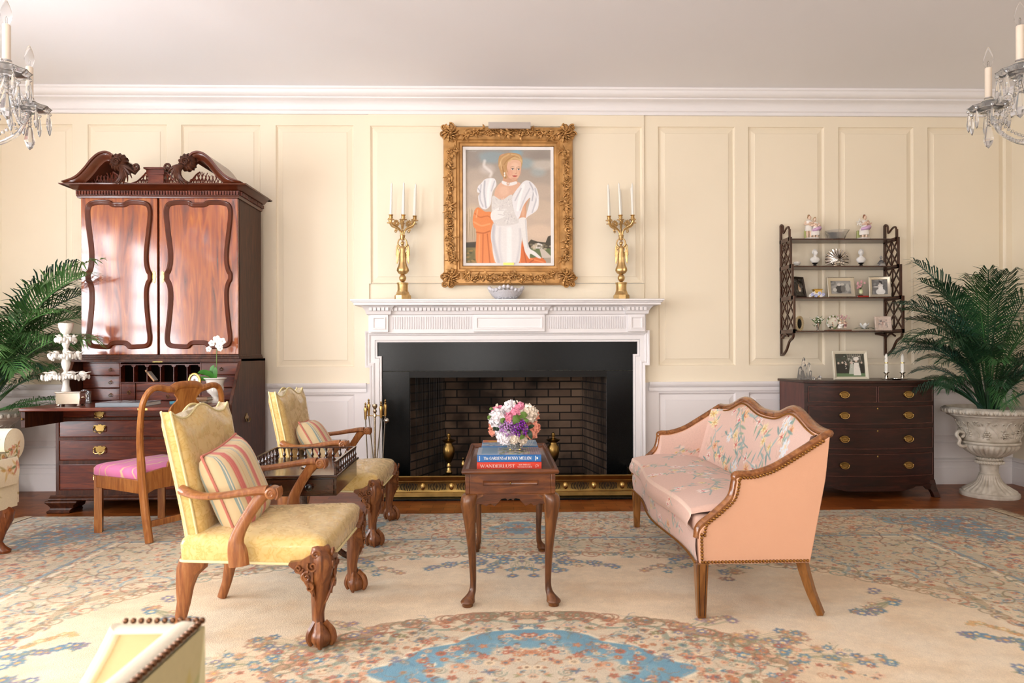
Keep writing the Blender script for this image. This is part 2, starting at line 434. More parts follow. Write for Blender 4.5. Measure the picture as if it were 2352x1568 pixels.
def wall_with_windows(name, wins, axis, pos, a0, a1):
    """flat wall with openings; wins = [(a0, a1, z0, z1)]"""
    A = sorted({a0, a1, *[q for w in wins for q in w[:2]]}); Z = sorted({0, ZC, *[q for w in wins for q in w[2:]]}); mb = MB()
    for i in range(len(A)-1):
        for j in range(len(Z)-1):
            ca, cz = (A[i]+A[i+1])/2, (Z[j]+Z[j+1])/2
            if any(w[0] < ca < w[1] and w[2] < cz < w[3] for w in wins): continue
            if axis == 'x': mb.box(pos, A[i], Z[j], pos+(-.1 if pos < 0 else .1), A[i+1], Z[j+1])
            else: mb.box(A[i], pos, Z[j], A[i+1], pos-.1, Z[j+1])
    return struct(mb, name, M_wall)
LW = [(-2.2, -1.0, .3, 2.45), (.75, 2.0, .3, 2.45), (2.2, 3.3, .3, 2.45)]
FW = [(-3.4, -2.1, .35, 2.75), (-1.2, .1, .35, 2.75), (1.2, 2.5, .35, 2.75)]  # unseen openings behind the camera, added to carry the fill light
wall_with_windows('wall_left', LW, 'x', XL, YB, YW+.1)
wall_with_windows('wall_right', [], 'x', XR, YB, YW+.1)
wall_with_windows('wall_front', FW, 'y', YB, XL, XR)
rbb = MB().prism([(XR-p, z) for p, z in bp], YB, YW, 'xz'); struct(rbb, 'baseboard_right', M_white)
lbb = MB().prism([(XL+p, z) for p, z in bp], YB, YW, 'xz'); struct(lbb, 'baseboard_left', M_white)
rcw = MB().prism([(XR-p, z) for p, z in cw], YB, YW, 'xz'); struct(rcw, 'trim_3', M_white)
lcw = MB().prism([(XL+p, z) for p, z in cw], YB, YW, 'xz'); struct(lcw, 'trim_4', M_white)
M_pane = glass('window_glass', 'ffffff', ior=1.05)
def win(n, a0, a1, z0, z1, axis, pos):
    mb = MB(); w = .045
    B = (lambda p0, p1, q0, q1, d=.05: mb.box(pos-d, p0, q0, pos, p1, q1)) if axis == 'x' else (lambda p0, p1, q0, q1, d=.05: mb.box(p0, pos-d, q0, p1, pos, q1))
    B(a0, a0+w, z0, z1); B(a1-w, a1, z0, z1); B(a0+w, a1-w, z0, z0+w); B(a0+w, a1-w, z1-w, z1); zm = (z0+z1)/2; B(a0+w, a1-w, zm-.025, zm+.025)
    for k in range(1, 3): a = a0+(a1-a0)*k/3; B(a-.012, a+.012, z0+w, z1-w, .03)
    for k in (1, 2, 4, 5): z = z0+(z1-z0)*k/6; B(a0+w, a1-w, z-.012, z+.012, .028)
    struct(mb, 'window_%d' % n, M_white)
for k, w in enumerate(LW): win(k+1, *w, 'x', XL)
for k, w in enumerate(FW): win(k+4, *w, 'y', YB)
# ================================================================== LIGHT: daylight through the left windows, plus front-wall windows added behind the camera as fill
def area(name, loc, rot, sx, sy, power, c):
    l = bpy.data.lights.new(name, 'AREA'); l.shape = 'RECTANGLE'; l.size = sx; l.size_y = sy; l.energy = power; l.color = c
    o = bpy.data.objects.new(name, l); COL.objects.link(o); o.location = loc; o.rotation_euler = rot; return o
LEFT_P, FRONT_FILL_P = (75, 112, 108), (118, 78, 26)
for w, p in zip(LW, LEFT_P): area('window_light', (XL-.12, (w[0]+w[1])/2, (w[2]+w[3])/2), (0, -PI/2-.20, 0), w[3]-w[2], w[1]-w[0], p, (.93, .96, 1))
for w, p in zip(FW, FRONT_FILL_P): area('window_light', ((w[0]+w[1])/2, YB-.12, (w[2]+w[3])/2), (PI/2+.38, 0, 0), w[1]-w[0], w[3]-w[2], p, (1, .96, .92))  # added soft fill from the unseen front wall, tilted up to brighten the ceiling
W = bpy.data.worlds.new('world'); bpy.context.scene.world = W; W.use_nodes = True
sk = W.node_tree.nodes.new('ShaderNodeTexSky'); sk.sky_type = 'HOSEK_WILKIE'
W.node_tree.links.new(sk.outputs[0], W.node_tree.nodes['Background'].inputs[0]); W.node_tree.nodes['Background'].inputs[1].default_value = .6
sc = bpy.context.scene
sc.view_settings.view_transform = 'Standard'; sc.view_settings.exposure = .25; sc.view_settings.gamma = 1.0
sc.cycles.use_denoising = True; sc.cycles.use_adaptive_sampling = True; sc.cycles.adaptive_threshold = .10; sc.cycles.adaptive_min_samples = 16; sc.cycles.max_bounces = 8; sc.cycles.diffuse_bounces = 3; sc.cycles.glossy_bounces = 4; sc.cycles.transmission_bounces = 8
sc.cycles.caustics_reflective = False; sc.cycles.caustics_refractive = False; sc.cycles.sample_clamp_indirect = 6
# ================================================================== FIREPLACE
M_granite, nt, b = base_mat('black_granite'); setp(b, rough=.22, coat=.0, spec=.22)
v = coords(nt); n = N(nt, 'ShaderNodeTexNoise'); n.inputs['Scale'].default_value = 260; n.inputs['Detail'].default_value = 2; nt.links.new(v, n.inputs['Vector'])
nt.links.new(ramp(nt, n.outputs['Fac'], [(.45, '050606'), (.62, '0f1112'), (.74, '3a3c3b')]), b.inputs['Base Color'])
M_brick, nt, b = base_mat('sooty_firebrick'); setp(b, rough=.9)
tc = N(nt, 'ShaderNodeTexCoord'); br = N(nt, 'ShaderNodeTexBrick'); nt.links.new(tc.outputs['UV'], br.inputs['Vector'])
br.inputs['Scale'].default_value = 1; br.inputs['Brick Width'].default_value = .2; br.inputs['Row Height'].default_value = .068; br.inputs['Mortar Size'].default_value = .006
br.inputs['Color1'].default_value = rgba('7d6552'); br.inputs['Color2'].default_value = rgba('654f40'); br.inputs['Mortar'].default_value = rgba('1d1510')
n = N(nt, 'ShaderNodeTexNoise'); n.inputs['Scale'].default_value = 2.5; n.inputs['Detail'].default_value = 4; nt.links.new(coords(nt), n.inputs['Vector'])
cc = ramp(nt, n.outputs['Fac'], [(.38, '4a433c'), (.62, 'ffffff')])
mx = N(nt, 'ShaderNodeMix'); mx.data_type = 'RGBA'; mx.blend_type = 'MULTIPLY'; mx.inputs[0].default_value = .9
nt.links.new(br.outputs['Color'], mx.inputs[6]); nt.links.new(cc, mx.inputs[7]); nt.links.new(mx.outputs[2], b.inputs['Base Color'])
bump(nt, b, br.outputs['Fac'], -.5, .006)
M_soot = plain('soot_black', '12100e', rough=.9)
M_iron = plain('black_iron', '1a1918', rough=.5, metal=.6)
M_brass = plain('polished_brass', 'cbaa6c', var=.12, scale=9, rough=.24, metal=1)
M_brassd = plain('aged_brass', '8f7443', var=.2, scale=14, rough=.3, metal=1)
fp = thing('fireplace', 'white carved fireplace with black granite surround and brick firebox in the panelled wall', 'fireplace', (0, 0, 0))
S1, S0 = YW-.255, YW-.225
mb = MB()
def slab(u0_, u1_, v0_, v1_, y): mb.box(xu(u0_, y), y, zv(v1_, y), xu(u1_, y), YW, zv(v0_, y))
slab(804, 1527, 686, 690.5, S1); slab(808, 1523, 690.5, 694, S1+.012); slab(812, 1519, 694, 700, S1+.024)
mb.obj('mantel_shelf', M_white, fp, bevel=.004)
ZT = zv(700, S1+.024)
# frieze with end blocks, fluted panels and a plain centre tablet
yf = YW-.095; yb_ = YW-.125
zf0, zf1 = zv(762, yf), zv(722, yf)
mb = MB(); X = lambda u, y=yf: xu(u, y, 740)
mb.box(X(846), yf, zf0-.01, X(1484), YW, ZT)
blocks = [(852, 893), (1088, 1251), (1441, 1480)]
for a, c in blocks:
    mb.box(X(a), yb_, zf0, X(c), yf, zf1)
mb.obj('frieze', M_white, fp, bevel=.003)
for a, c in blocks:
    mb = MB(); mb.frame(X(a)+.02, zf0+.022, X(c)-.02, zf1-.02, [(0, 0), (.0, .009), (.008, .009), (.012, .002), (.014, .0005)], y0=yb_, fill=True)
    mb.obj('frieze_panel', M_white, fp)
for a, c in ((899, 1083), (1257, 1436)):
    mb = MB(); xa, xc = X(a), X(c); n_ = 34
    for k in range(n_):
        x = xa+(xc-xa)*(k+.5)/n_; w_ = (xc-xa)/n_*.30
        mb.prism([(x-w_, yf), (x-w_*.6, yf-.010), (x+w_*.6, yf-.010), (x+w_, yf)], zv(755, yf), zv(727, yf), 'xy')
    mb.obj('fluting', M_white, fp)
# cornice under the shelf, breaking forward over each block, with dentils
mb = MB()
segs = [(846, 896, 1), (896, 1085, 0), (1085, 1254, 1), (1254, 1438, 0), (1438, 1484, 1)]
for a, c, f_ in segs:
    y = yb_ if f_ else yf
    flare = .032 if f_ else 0
    xa, xc = X(a), X(c); z0_, z1_ = zf1-.004, ZT
    pr = [(0, 0), (.012, .008), (.016, .03), (.03, .05), (.05, z1_-z0_)]
    rings = []
    for p, h in pr:
        fl = p*.9 if f_ else 0
        rings.append([(xa-fl, y-p, z0_+h), (xc+fl, y-p, z0_+h), (xc+fl, YW-.02, z0_+h), (xa-fl, YW-.02, z0_+h)])
    mb.loft(rings)
mb.obj('cornice', M_white, fp, fix=True)
mb = MB(); nd = 68; xa, xc = X(850), X(1482)
for k in range(nd):
    x = xa+(xc-xa)*(k+.5)/nd; u_ = 850+(1482-850)*(k+.5)/nd
    f_ = any(a <= u_ <= c and q for a, c, q in segs)
    y = (yb_ if f_ else yf)-.030; w_ = (xc-xa)/nd*.36
    mb.box(x-w_, y-.014, zf1+.028, x+w_, y+.02, zf1+.052)
mb.obj('dentils', M_white, fp)
# eared architrave round the granite
def sweep_path(mb, pts, prof, y0):
    P = [Vector((p[0], p[1])) for p in pts]; k = len(P); rings = []
    nr = []
    for i in range(k-1):
        d = (P[i+1]-P[i]).normalized(); nr.append(Vector((-d.y, d.x)))
    for t, h in prof:
        row = []
        for i in range(k):
            if i == 0: m_ = nr[0]
            elif i == k-1: m_ = nr[-1]
            else:
                m_ = nr[i-1]+nr[i]; m_ = m_/max(.2, m_.dot(nr[i]))
            q = P[i]+m_*t; row.append((q.x, y0-h, q.y))
        rings.append(row)
    vs = [p for r in rings for p in r]
    fs = [(i*k+j, i*k+j+1, (i+1)*k+j+1, (i+1)*k+j) for i in range(len(prof)-1) for j in range(k-1)]
    mb.add(vs, fs)
ya = YW-.06
px = lambda u, v: (xu(u, ya), zv(v, ya))
path = [(px(876, 900)[0], 0), px(876, 817), px(866, 817), px(866, 785), px(1465, 785), px(1465, 814), px(1455, 814), (px(1455, 900)[0], 0)]
arch = MB()
sweep_path(arch, path, [(0, .0), (0, .052), (.012, .056), (.016, .05), (.018, .06), (.05, .064), (.054, .072), (.062, .076), (.07, .07), (.078, .082), (.088, .086), (.088, 0)], YW)
arch.obj('architrave', M_white, fp, fix=True)
ZG = zv(783)
mb = MB(); yg = YW-.03
xa, xb, xc, xd = xu(862), FX0, FX1, xu(1469)
mb.box(xa, yg, zv(851), xd, YW, ZG+.02); mb.box(xa, yg, 0, xb, YW, zv(851)-.002); mb.box(xc, yg, 0, xd, YW, zv(851)-.002)
mb.obj('granite_surround', M_granite, fp, bevel=.002)
MB().box(xb-.002, yg+.002, FZ, xc+.002, YW+.02, zv(851)-.002).obj('iron_lintel', M_iron, fp)
# firebox with splayed brick sides, UV in metres
bx, by = (onY(1022, 900, 5.98).x, onY(1338, 900, 5.98).x), 5.98
def brickface(name, quads, uvs, mat=M_brick):
    me = bpy.data.meshes.new(name); vs = [p for q in quads for p in q]
    me.from_pydata(vs, [], [tuple(range(4*i, 4*i+4)) for i in range(len(quads))]); uvl = me.uv_layers.new(name='UVMap')
    for i, uvq in enumerate(uvs):
        for j, t in enumerate(uvq): uvl.data[4*i+j].uv = t
    me.materials.append(mat); o = bpy.data.objects.new(name, me); COL.objects.link(o); o.parent = fp
hz = FZ+.25
dl = math.hypot(bx[0]-FX0, by-YW); wd = bx[1]-bx[0]
brickface('brick_firebox', [[(FX0, YW, 0), (bx[0], by, 0), (bx[0], by, hz), (FX0, YW, hz)], [(bx[0], by, 0), (bx[1], by, 0), (bx[1], by, hz), (bx[0], by, hz)], [(bx[1], by, 0), (FX1, YW, 0), (FX1, YW, hz), (bx[1], by, hz)]],
          [[(0, 0), (dl, 0), (dl, hz), (0, hz)], [(dl, 0), (dl+wd, 0), (dl+wd, hz), (dl, hz)], [(dl+wd, 0), (2*dl+wd, 0), (2*dl+wd, hz), (dl+wd, hz)]])
MB().box(FX0-.05, YW+.02, hz, FX1+.05, by+.05, hz+.05).obj('smoke_shelf', M_soot, fp)
for s0, s1 in ((FX0+.01, FX0+.27), (FX1-.2, FX1-.01)):
    mb = MB()
    for k in range(26):
        x = s0+(s1-s0)*(k+.5)/26+random.uniform(-.003, .003); y = YW+.05+.012*sin(k*1.3)
        mb.tube([(x, y, .05), (x, y, FZ+.1)], .0012, 4)
    mb.obj('mesh_screen', M_iron, fp)
MB().tube([(FX0, YW+.05, FZ+.03), (FX1, YW+.05, FZ+.03)], .006, 6).obj('screen_rod', M_iron, fp)
he = MB().box(xu(828, 4.93), onZ(1172, 1149).y, .0, xu(1484, 4.93), YW, .014)
he.box(FX0, YW, 0, FX1, by, .013)
he.obj('hearth_slab', M_granite, fp, bevel=.003)
# ================================================================== SEATING
def rpoly(pts, r, n=5):
    """polygon with rounded corners (2-D), r one number or one per corner"""
    out = []; k = len(pts)
    for i in range(k):
        p0, p, p1 = (np.array(pts[(i+d) % k], float) for d in (-1, 0, 1)); q = r[i] if isinstance(r, (list, tuple)) else r
        a = p+(p0-p)/np.linalg.norm(p0-p)*q; b = p+(p1-p)/np.linalg.norm(p1-p)*q
        for t in np.linspace(0, 1, n): out.append(tuple((1-t)**2*a+2*t*(1-t)*p+t*t*b))
    return out
def inset2(pts, d):
    A = np.array(pts); c = (A.max(0)+A.min(0))/2; h = (A.max(0)-A.min(0))/2
    return [tuple(q) for q in c+(A-c)*(1-d/h)]
M_walnut = wood('warm_walnut', '6b3a1c', '94592f', 'b27a48', 'z', 5, 7, rough=.32, coat=.3)
M_walnut_d = wood('carved_walnut', '4a2612', '7a4522', '9c6436', 'z', 6, 6, rough=.35, coat=.25)
def damask():
    m, nt, b = base_mat('yellow_damask'); setp(b, rough=.55, sheen=.3, spec=.4)
    v = coords(nt); n0 = N(nt, 'ShaderNodeTexNoise'); n0.inputs['Scale'].default_value = 7; n0.inputs['Detail'].default_value = 2; n0.inputs['Distortion'].default_value = 2.5
    nt.links.new(v, n0.inputs['Vector'])
    w = N(nt, 'ShaderNodeTexNoise'); w.inputs['Scale'].default_value = 16; w.inputs['Detail'].default_value = 3; w.inputs['Distortion'].default_value = 3
    nt.links.new(v, w.inputs['Vector'])
    mm = N(nt, 'ShaderNodeMath'); mm.operation = 'MULTIPLY'; nt.links.new(n0.outputs['Fac'], mm.inputs[0]); nt.links.new(w.outputs['Fac'], mm.inputs[1])
    c = ramp(nt, mm.outputs[0], [(.18, 'e0c07c'), (.235, 'dcb972'), (.255, 'd2ab62'), (.275, 'dbb870'), (.36, 'e3c684')])
    nt.links.new(c, b.inputs['Base Color']); r = ramp(nt, mm.outputs[0], [(.22, 'a0a0a0'), (.27, '606060')]); nt.links.new(r, b.inputs['Roughness'])
    n2 = N(nt, 'ShaderNodeTexNoise'); n2.inputs['Scale'].default_value = 26; n2.inputs['Detail'].default_value = 3; nt.links.new(v, n2.inputs['Vector']); bump(nt, b, n2.outputs['Fac'], .12, .006)
    return m
M_damask = damask()
M_pipe = plain('cream_piping', 'e9d9a4', rough=.7)
def stripes():
    m, nt, b = base_mat('striped_cotton'); setp(b, rough=.85, sheen=.2)
    tc = N(nt, 'ShaderNodeTexCoord'); sp = N(nt, 'ShaderNodeSeparateXYZ'); nt.links.new(tc.outputs['Object'], sp.inputs[0])
    ad = N(nt, 'ShaderNodeMath'); ad.operation = 'ADD'; ad.inputs[1].default_value = 1.055; nt.links.new(sp.outputs['Y'], ad.inputs[0])
    mo = N(nt, 'ShaderNodeMath'); mo.operation = 'MODULO'; mo.inputs[1].default_value = .125; nt.links.new(ad.outputs[0], mo.inputs[0])
    dv = N(nt, 'ShaderNodeMath'); dv.operation = 'DIVIDE'; dv.inputs[1].default_value = .125; nt.links.new(mo.outputs[0], dv.inputs[0])
    B, R, S, L = 'e2cba0', 'd6746a', '9aa9a2', 'e9d9bd'
    c = ramp(nt, dv.outputs[0], [(0, B), (.16, S), (.195, L), (.225, S), (.26, B), (.40, 'd9b48a'), (.43, R), (.47, 'dc8b7c'), (.50, R), (.62, 'cf6a63'), (.66, 'dfa58a'), (.70, B), (.84, 'd8b27c'), (.87, B)], 'CONSTANT')
    nt.links.new(c, b.inputs['Base Color'])
    n2 = N(nt, 'ShaderNodeTexNoise'); n2.inputs['Scale'].default_value = 30; nt.links.new(tc.outputs['Object'], n2.inputs['Vector']); bump(nt, b, n2.outputs['Fac'], .15, .006)
    return m
M_stripe = stripes()
def scroll_tube(mb, c, plane, r, a0, turns, rad, n=14):
    pts = spiral(0, 0, r, r*.18, a0, turns, n)
    f = {'xz': lambda p, q: (c[0]+p, c[1], c[2]+q), 'yz': lambda p, q: (c[0], c[1]+p, c[2]+q)}[plane]
    mb.tube([f(*p) for p in pts], [rad*(1-.5*i/n) for i in range(n)], 5)
def claw_leg(sy):
    """carved cabriole leg with ball-and-claw foot; sy = side"""
    mb = MB(); d = Vector((1, sy*.75, 0)).normalized()
    prof = [(.372, .016, .0), (.362, .034, .004), (.335, .040, .012), (.30, .042, .016), (.26, .037, .013), (.22, .031, .007), (.17, .027, .0), (.12, .0215, -.006), (.085, .021, -.004), (.066, .028, .004), (.05, .034, .010), (.03, .036, .012), (.006, .026, .012)]
    rings = []
    for z, r, o in prof:
        c = d*o; ring = []
        for j in range(16):
            a = 2*PI*j/16; q = r*(1+.07*cos(4*a)); ring.append((c.x+q*cos(a), c.y+q*sin(a), z))
        rings.append(ring)
    mb.loft(rings[::-1])
    c = d*.012; mb.ball((c.x, c.y, .036), (.038, .038, .036), 14, 10)
    for k in range(4):
        a = math.atan2(d.y, d.x)+PI/4+k*PI/2; e = Vector((cos(a), sin(a), 0))
        pth = [c-d*.006+e*.016+Vector((0, 0, .088)), c+e*.033+Vector((0, 0, .066)), c+e*.043+Vector((0, 0, .042)), c+e*.040+Vector((0, 0, .018)), c+e*.034+Vector((0, 0, .004))]
        mb.tube([tuple(p) for p in spl(pth, 3)], [.012, .011, .011, .012, .0125, .012, .0115, .0125, .012, .0105, .009, .008, .006], 6)
    # carved brackets (ears) under the seat rail and knee scrolls
    for ax in ('x', 'y'):
        def P(s, z, o=0): return (-.01-s, sy*(.03+o), z) if ax == 'x' else (.036+o, -sy*s-.0, z)
        out = [(0, .345), (.045, .318), (.085, .313), (.088, .303), (.068, .288), (.045, .27), (.028, .235), (0, .19)]
        vs = [P(s, z, .012) for s, z in out]+[P(s, z, -.03) for s, z in out]; n_ = len(out)
        mb.add(vs, [tuple(range(n_)), tuple(range(2*n_-1, n_-1, -1))]+[(i, i+n_, (i+1) % n_+n_, (i+1) % n_) for i in range(n_)])
        for s, z, r, a0, tn in ((.05, .293, .017, 0, -1.4), (.022, .262, .02, 1.2, 1.2), (.012, .225, .018, 2.2, -1.1), (-.012, .342, .016, 0, 1.5), (.0, .30, .021, 2.5, 1.3)):
            q = P(s, z, .017); scroll_tube(mb, q, 'xz' if ax == 'x' else 'yz', r, a0, tn, .0055)
        for k in range(4):
            pts = [P(.06-.012*k, .296-.012*k, .014), P(.032-.010*k, .262-.012*k, .015), P(.008-.004*k, .220-.01*k, .002), P(-.008, .185-.01*k, -.013)]
            mb.tube(spl(pts, 3), [.005]*5+[.004]*4+[.002], 5)
    return mb
def rear_leg(sy):
    path = [(.030, .33, .052, .030), (.022, .29, .054, .030), (-.002, .255, .044, .028), (-.012, .20, .034, .024), (-.016, .14, .026, .02), (-.030, .07, .021, .018), (-.052, .004, .02, .018)]
    return MB().tube([(x, 0, z) for x, z, a, b in path], [(b, a) for x, z, a, b in path], 10, up=(1, 0, 0))
def make_armchair(label):
    t = thing('open_armchair', label, 'armchair')
    # seat: stuffed trapezoid with slightly crowned top
    base = [(.305, -.315), (.305, .315), (-.24, .25), (-.24, -.25)]
    rr_ = [.035, .035, .02, .02]; rings = []
    for z, d in ((.298, .004), (.305, 0), (.36, -.002), (.378, .004), (.390, .018), (.398, .05), (.405, .10), (.409, .17)):
        rings.append([(p[0], p[1], z) for p in inset2(rpoly(base, rr_), d)])
    mb = MB(); mb.loft(rings); mb.obj('seat', M_damask, t, fix=True, smooth=60)
    pp = MB(); pp.tube([(x, y, .301) for x, y in inset2(rpoly(base, rr_), -.002)], .005, 6, closed=True); pp.obj('seat_piping', M_pipe, t)
    # back: leaning upholstered panel with eared serpentine crest
    def crest(s): return .815+.030*max(0, (abs(s)-.72)/.28)**1.5+.042*(.5+.5*cos(PI*min(1, abs(s)/.62)))
    ns = 25
    def bp_(s, z, off):
        lean = -.20-.095*max(0, (z-.33)/.55)**1.15
        return (lean+off, s*(.222+.038*((z-.33)/.55)), z)
    rings = []
    zs_ = [.31, .36, .45, .55, .65, .74]
    S = np.linspace(-1, 1, ns)
    front, back_ = [], []
    nz = 12
    for j in range(nz+1):
        q = j/nz; rf_, rb_ = [], []
        for s in S:
            z = .305+(crest(s)-.305)*q
            e = min(1, (1-abs(s))/.12)**.5 if abs(s) < 1 else 0; f_ = min(1, (1-q)/.06)**.5 if q < 1 else 0
            rf_.append(bp_(s, z, .045*min(e, f_)*.5+.02)); rb_.append(bp_(s, z, -.028*min(e, f_)-.012))
        front.append(rf_); back_.append(rb_)
    mb = MB(); rings = [front[j]+back_[j][::-1] for j in range(nz+1)]
    mb.loft(rings); mb.obj('backrest', M_damask, t, fix=True, smooth=50)
    for off in (.02, -.014):
        e = [bp_(-1, z, off) for z in np.linspace(.31, crest(1)-.005, 8)]+[bp_(s, crest(s), off) for s in S]+[bp_(1, z, off) for z in np.linspace(crest(1)-.005, .31, 8)]
        MB().tube(e, .0045, 6).obj('back_piping', M_pipe, t)
    # arms with scrolled ends and swept supports
    for sy in (-1, 1):
        a = MB()
        pth = [(-.235, .238, .558, .020, .02), (-.19, .264, .548, .024, .015), (-.13, .298, .546, .026, .013), (-.06, .318, .552, .025, .013), (.01, .326, .562, .026, .014), (.07, .326, .570, .027, .016), (.105, .325, .571, .028, .018)]
        sp_ = spl([(x, sy*y, z, w, h) for x, y, z, w, h in pth], 4)
        a.tube([p[:3] for p in sp_], [(p[3], p[4]) for p in sp_], 12, up=(0, 0, 1))
        M_ = Matrix.Translation((.125, sy*.325, .564)) @ Matrix.Rotation(PI/2, 4, 'X')
        a.lathe([(.0, -.031), (.014, -.031), (.021, -.027), (.023, -.018), (.023, .018), (.021, .027), (.014, .031), (0, .031)], 16, M=M_)
        for sd in (-1, 1):
            scroll_tube(a, (.125, sy*.325+sd*.031, .564), 'xz', .018, 0, 1.6, .005)
        for k in range(5): a.tube([(.136+.012*cos(x_), sy*.325+(k-2)*.011, .564+.023*sin(x_)) for x_ in (-1.2, -.5, .2, .9)], .005, 5)
        arm = a.obj('arm', M_walnut, t, fix=True)
        b = MB(); q = [(.095, .322, .565, .016, .026), (.068, .325, .53, .015, .022), (.035, .327, .48, .015, .021), (.008, .329, .43, .016, .023), (-.004, .330, .39, .018, .028), (.0, .330, .355, .019, .036), (.006, .330, .305, .019, .037)]
        sp_ = spl([(x, sy*y, z, w, h) for x, y, z, w, h in q], 4)
        b.tube([p[:3] for p in sp_], [(p[3], p[4]) for p in sp_], 10, up=(1, 0, 0)); b.obj('arm_support', M_walnut, t, fix=True)
        claw_leg(sy).obj('leg', M_walnut_d, t, loc=(.275, sy*.285, 0), fix=True, smooth=45, label='carved front leg ending in a ball and claw foot')
        rear_leg(sy).obj('leg', M_walnut, t, loc=(-.225, sy*.215, 0), fix=True, label='plain curved rear leg')
    return t
def make_pillow(label, w=.37, h=.35, th=.075):
    P_ = []; n = 17
    mb = MB()
    def f(sg):
        def g(u, v):
            a, b = 2*u-1, 2*v-1; e = (max(0, 1-a**4)*max(0, 1-b**4))**.55
            pin = 1-.05*(1-abs(a)**2)*abs(b)**3; pin2 = 1-.05*(1-abs(b)**2)*abs(a)**3
            return (sg*th*e, a*w/2*pin2, b*h/2*pin)
        return g
    mb.grid(f(1), n, n); mb.grid(f(-1), n, n)
    o = mb.obj('throw_pillow', M_stripe, smooth=80, fix=True)
    bm = bmesh.new(); bm.from_mesh(o.data); bmesh.ops.remove_doubles(bm, verts=bm.verts, dist=.0005); bmesh.ops.recalc_face_normals(bm, faces=bm.faces); bm.to_mesh(o.data); bm.free()
    e = [(0, a*w/2*(1-.0), -h/2*(1-.05*(1-a*a))) for a in np.linspace(-1, 1, 9)]+[(0, w/2*(1-.05*(1-b*b)), b*h/2) for b in np.linspace(-1, 1, 9)]
    e += [(0, a*w/2, h/2*(1-.05*(1-a*a))) for a in np.linspace(1, -1, 9)]+[(0, -w/2*(1-.05*(1-b*b)), b*h/2) for b in np.linspace(1, -1, 9)]
    MB().tube(e, .005, 6, closed=True).obj('piping', plain('red_piping', 'cf8070', rough=.8), o)
    return tag(o, label, 'pillow', 'striped pillows on the yellow armchairs')
CA, CB = Vector((-.938, 2.77, 0)), Vector((-.985, 4.06, 0))
chA = make_armchair('yellow damask open armchair nearest the camera, claw feet on the cream rug'); chA.location = CA; chA['group'] = 'yellow damask armchairs'
chB = dup(chA, CB, 0, 'yellow damask open armchair by the hearth, behind the small galleried table')
pA = make_pillow('striped red and beige pillow on the armchair nearest the camera'); pA.location = CA+Vector((-.120, -.02, .535)); pA.rotation_euler = (math.radians(7), math.radians(-20), 0)
pB = dup(pA, CB+Vector((-.105, .02, .515)), label='striped red and beige pillow slumped on the armchair by the hearth'); pB.rotation_euler = (math.radians(-4), math.radians(-30), math.radians(10)); pB.scale = (1, 1.08, .95)
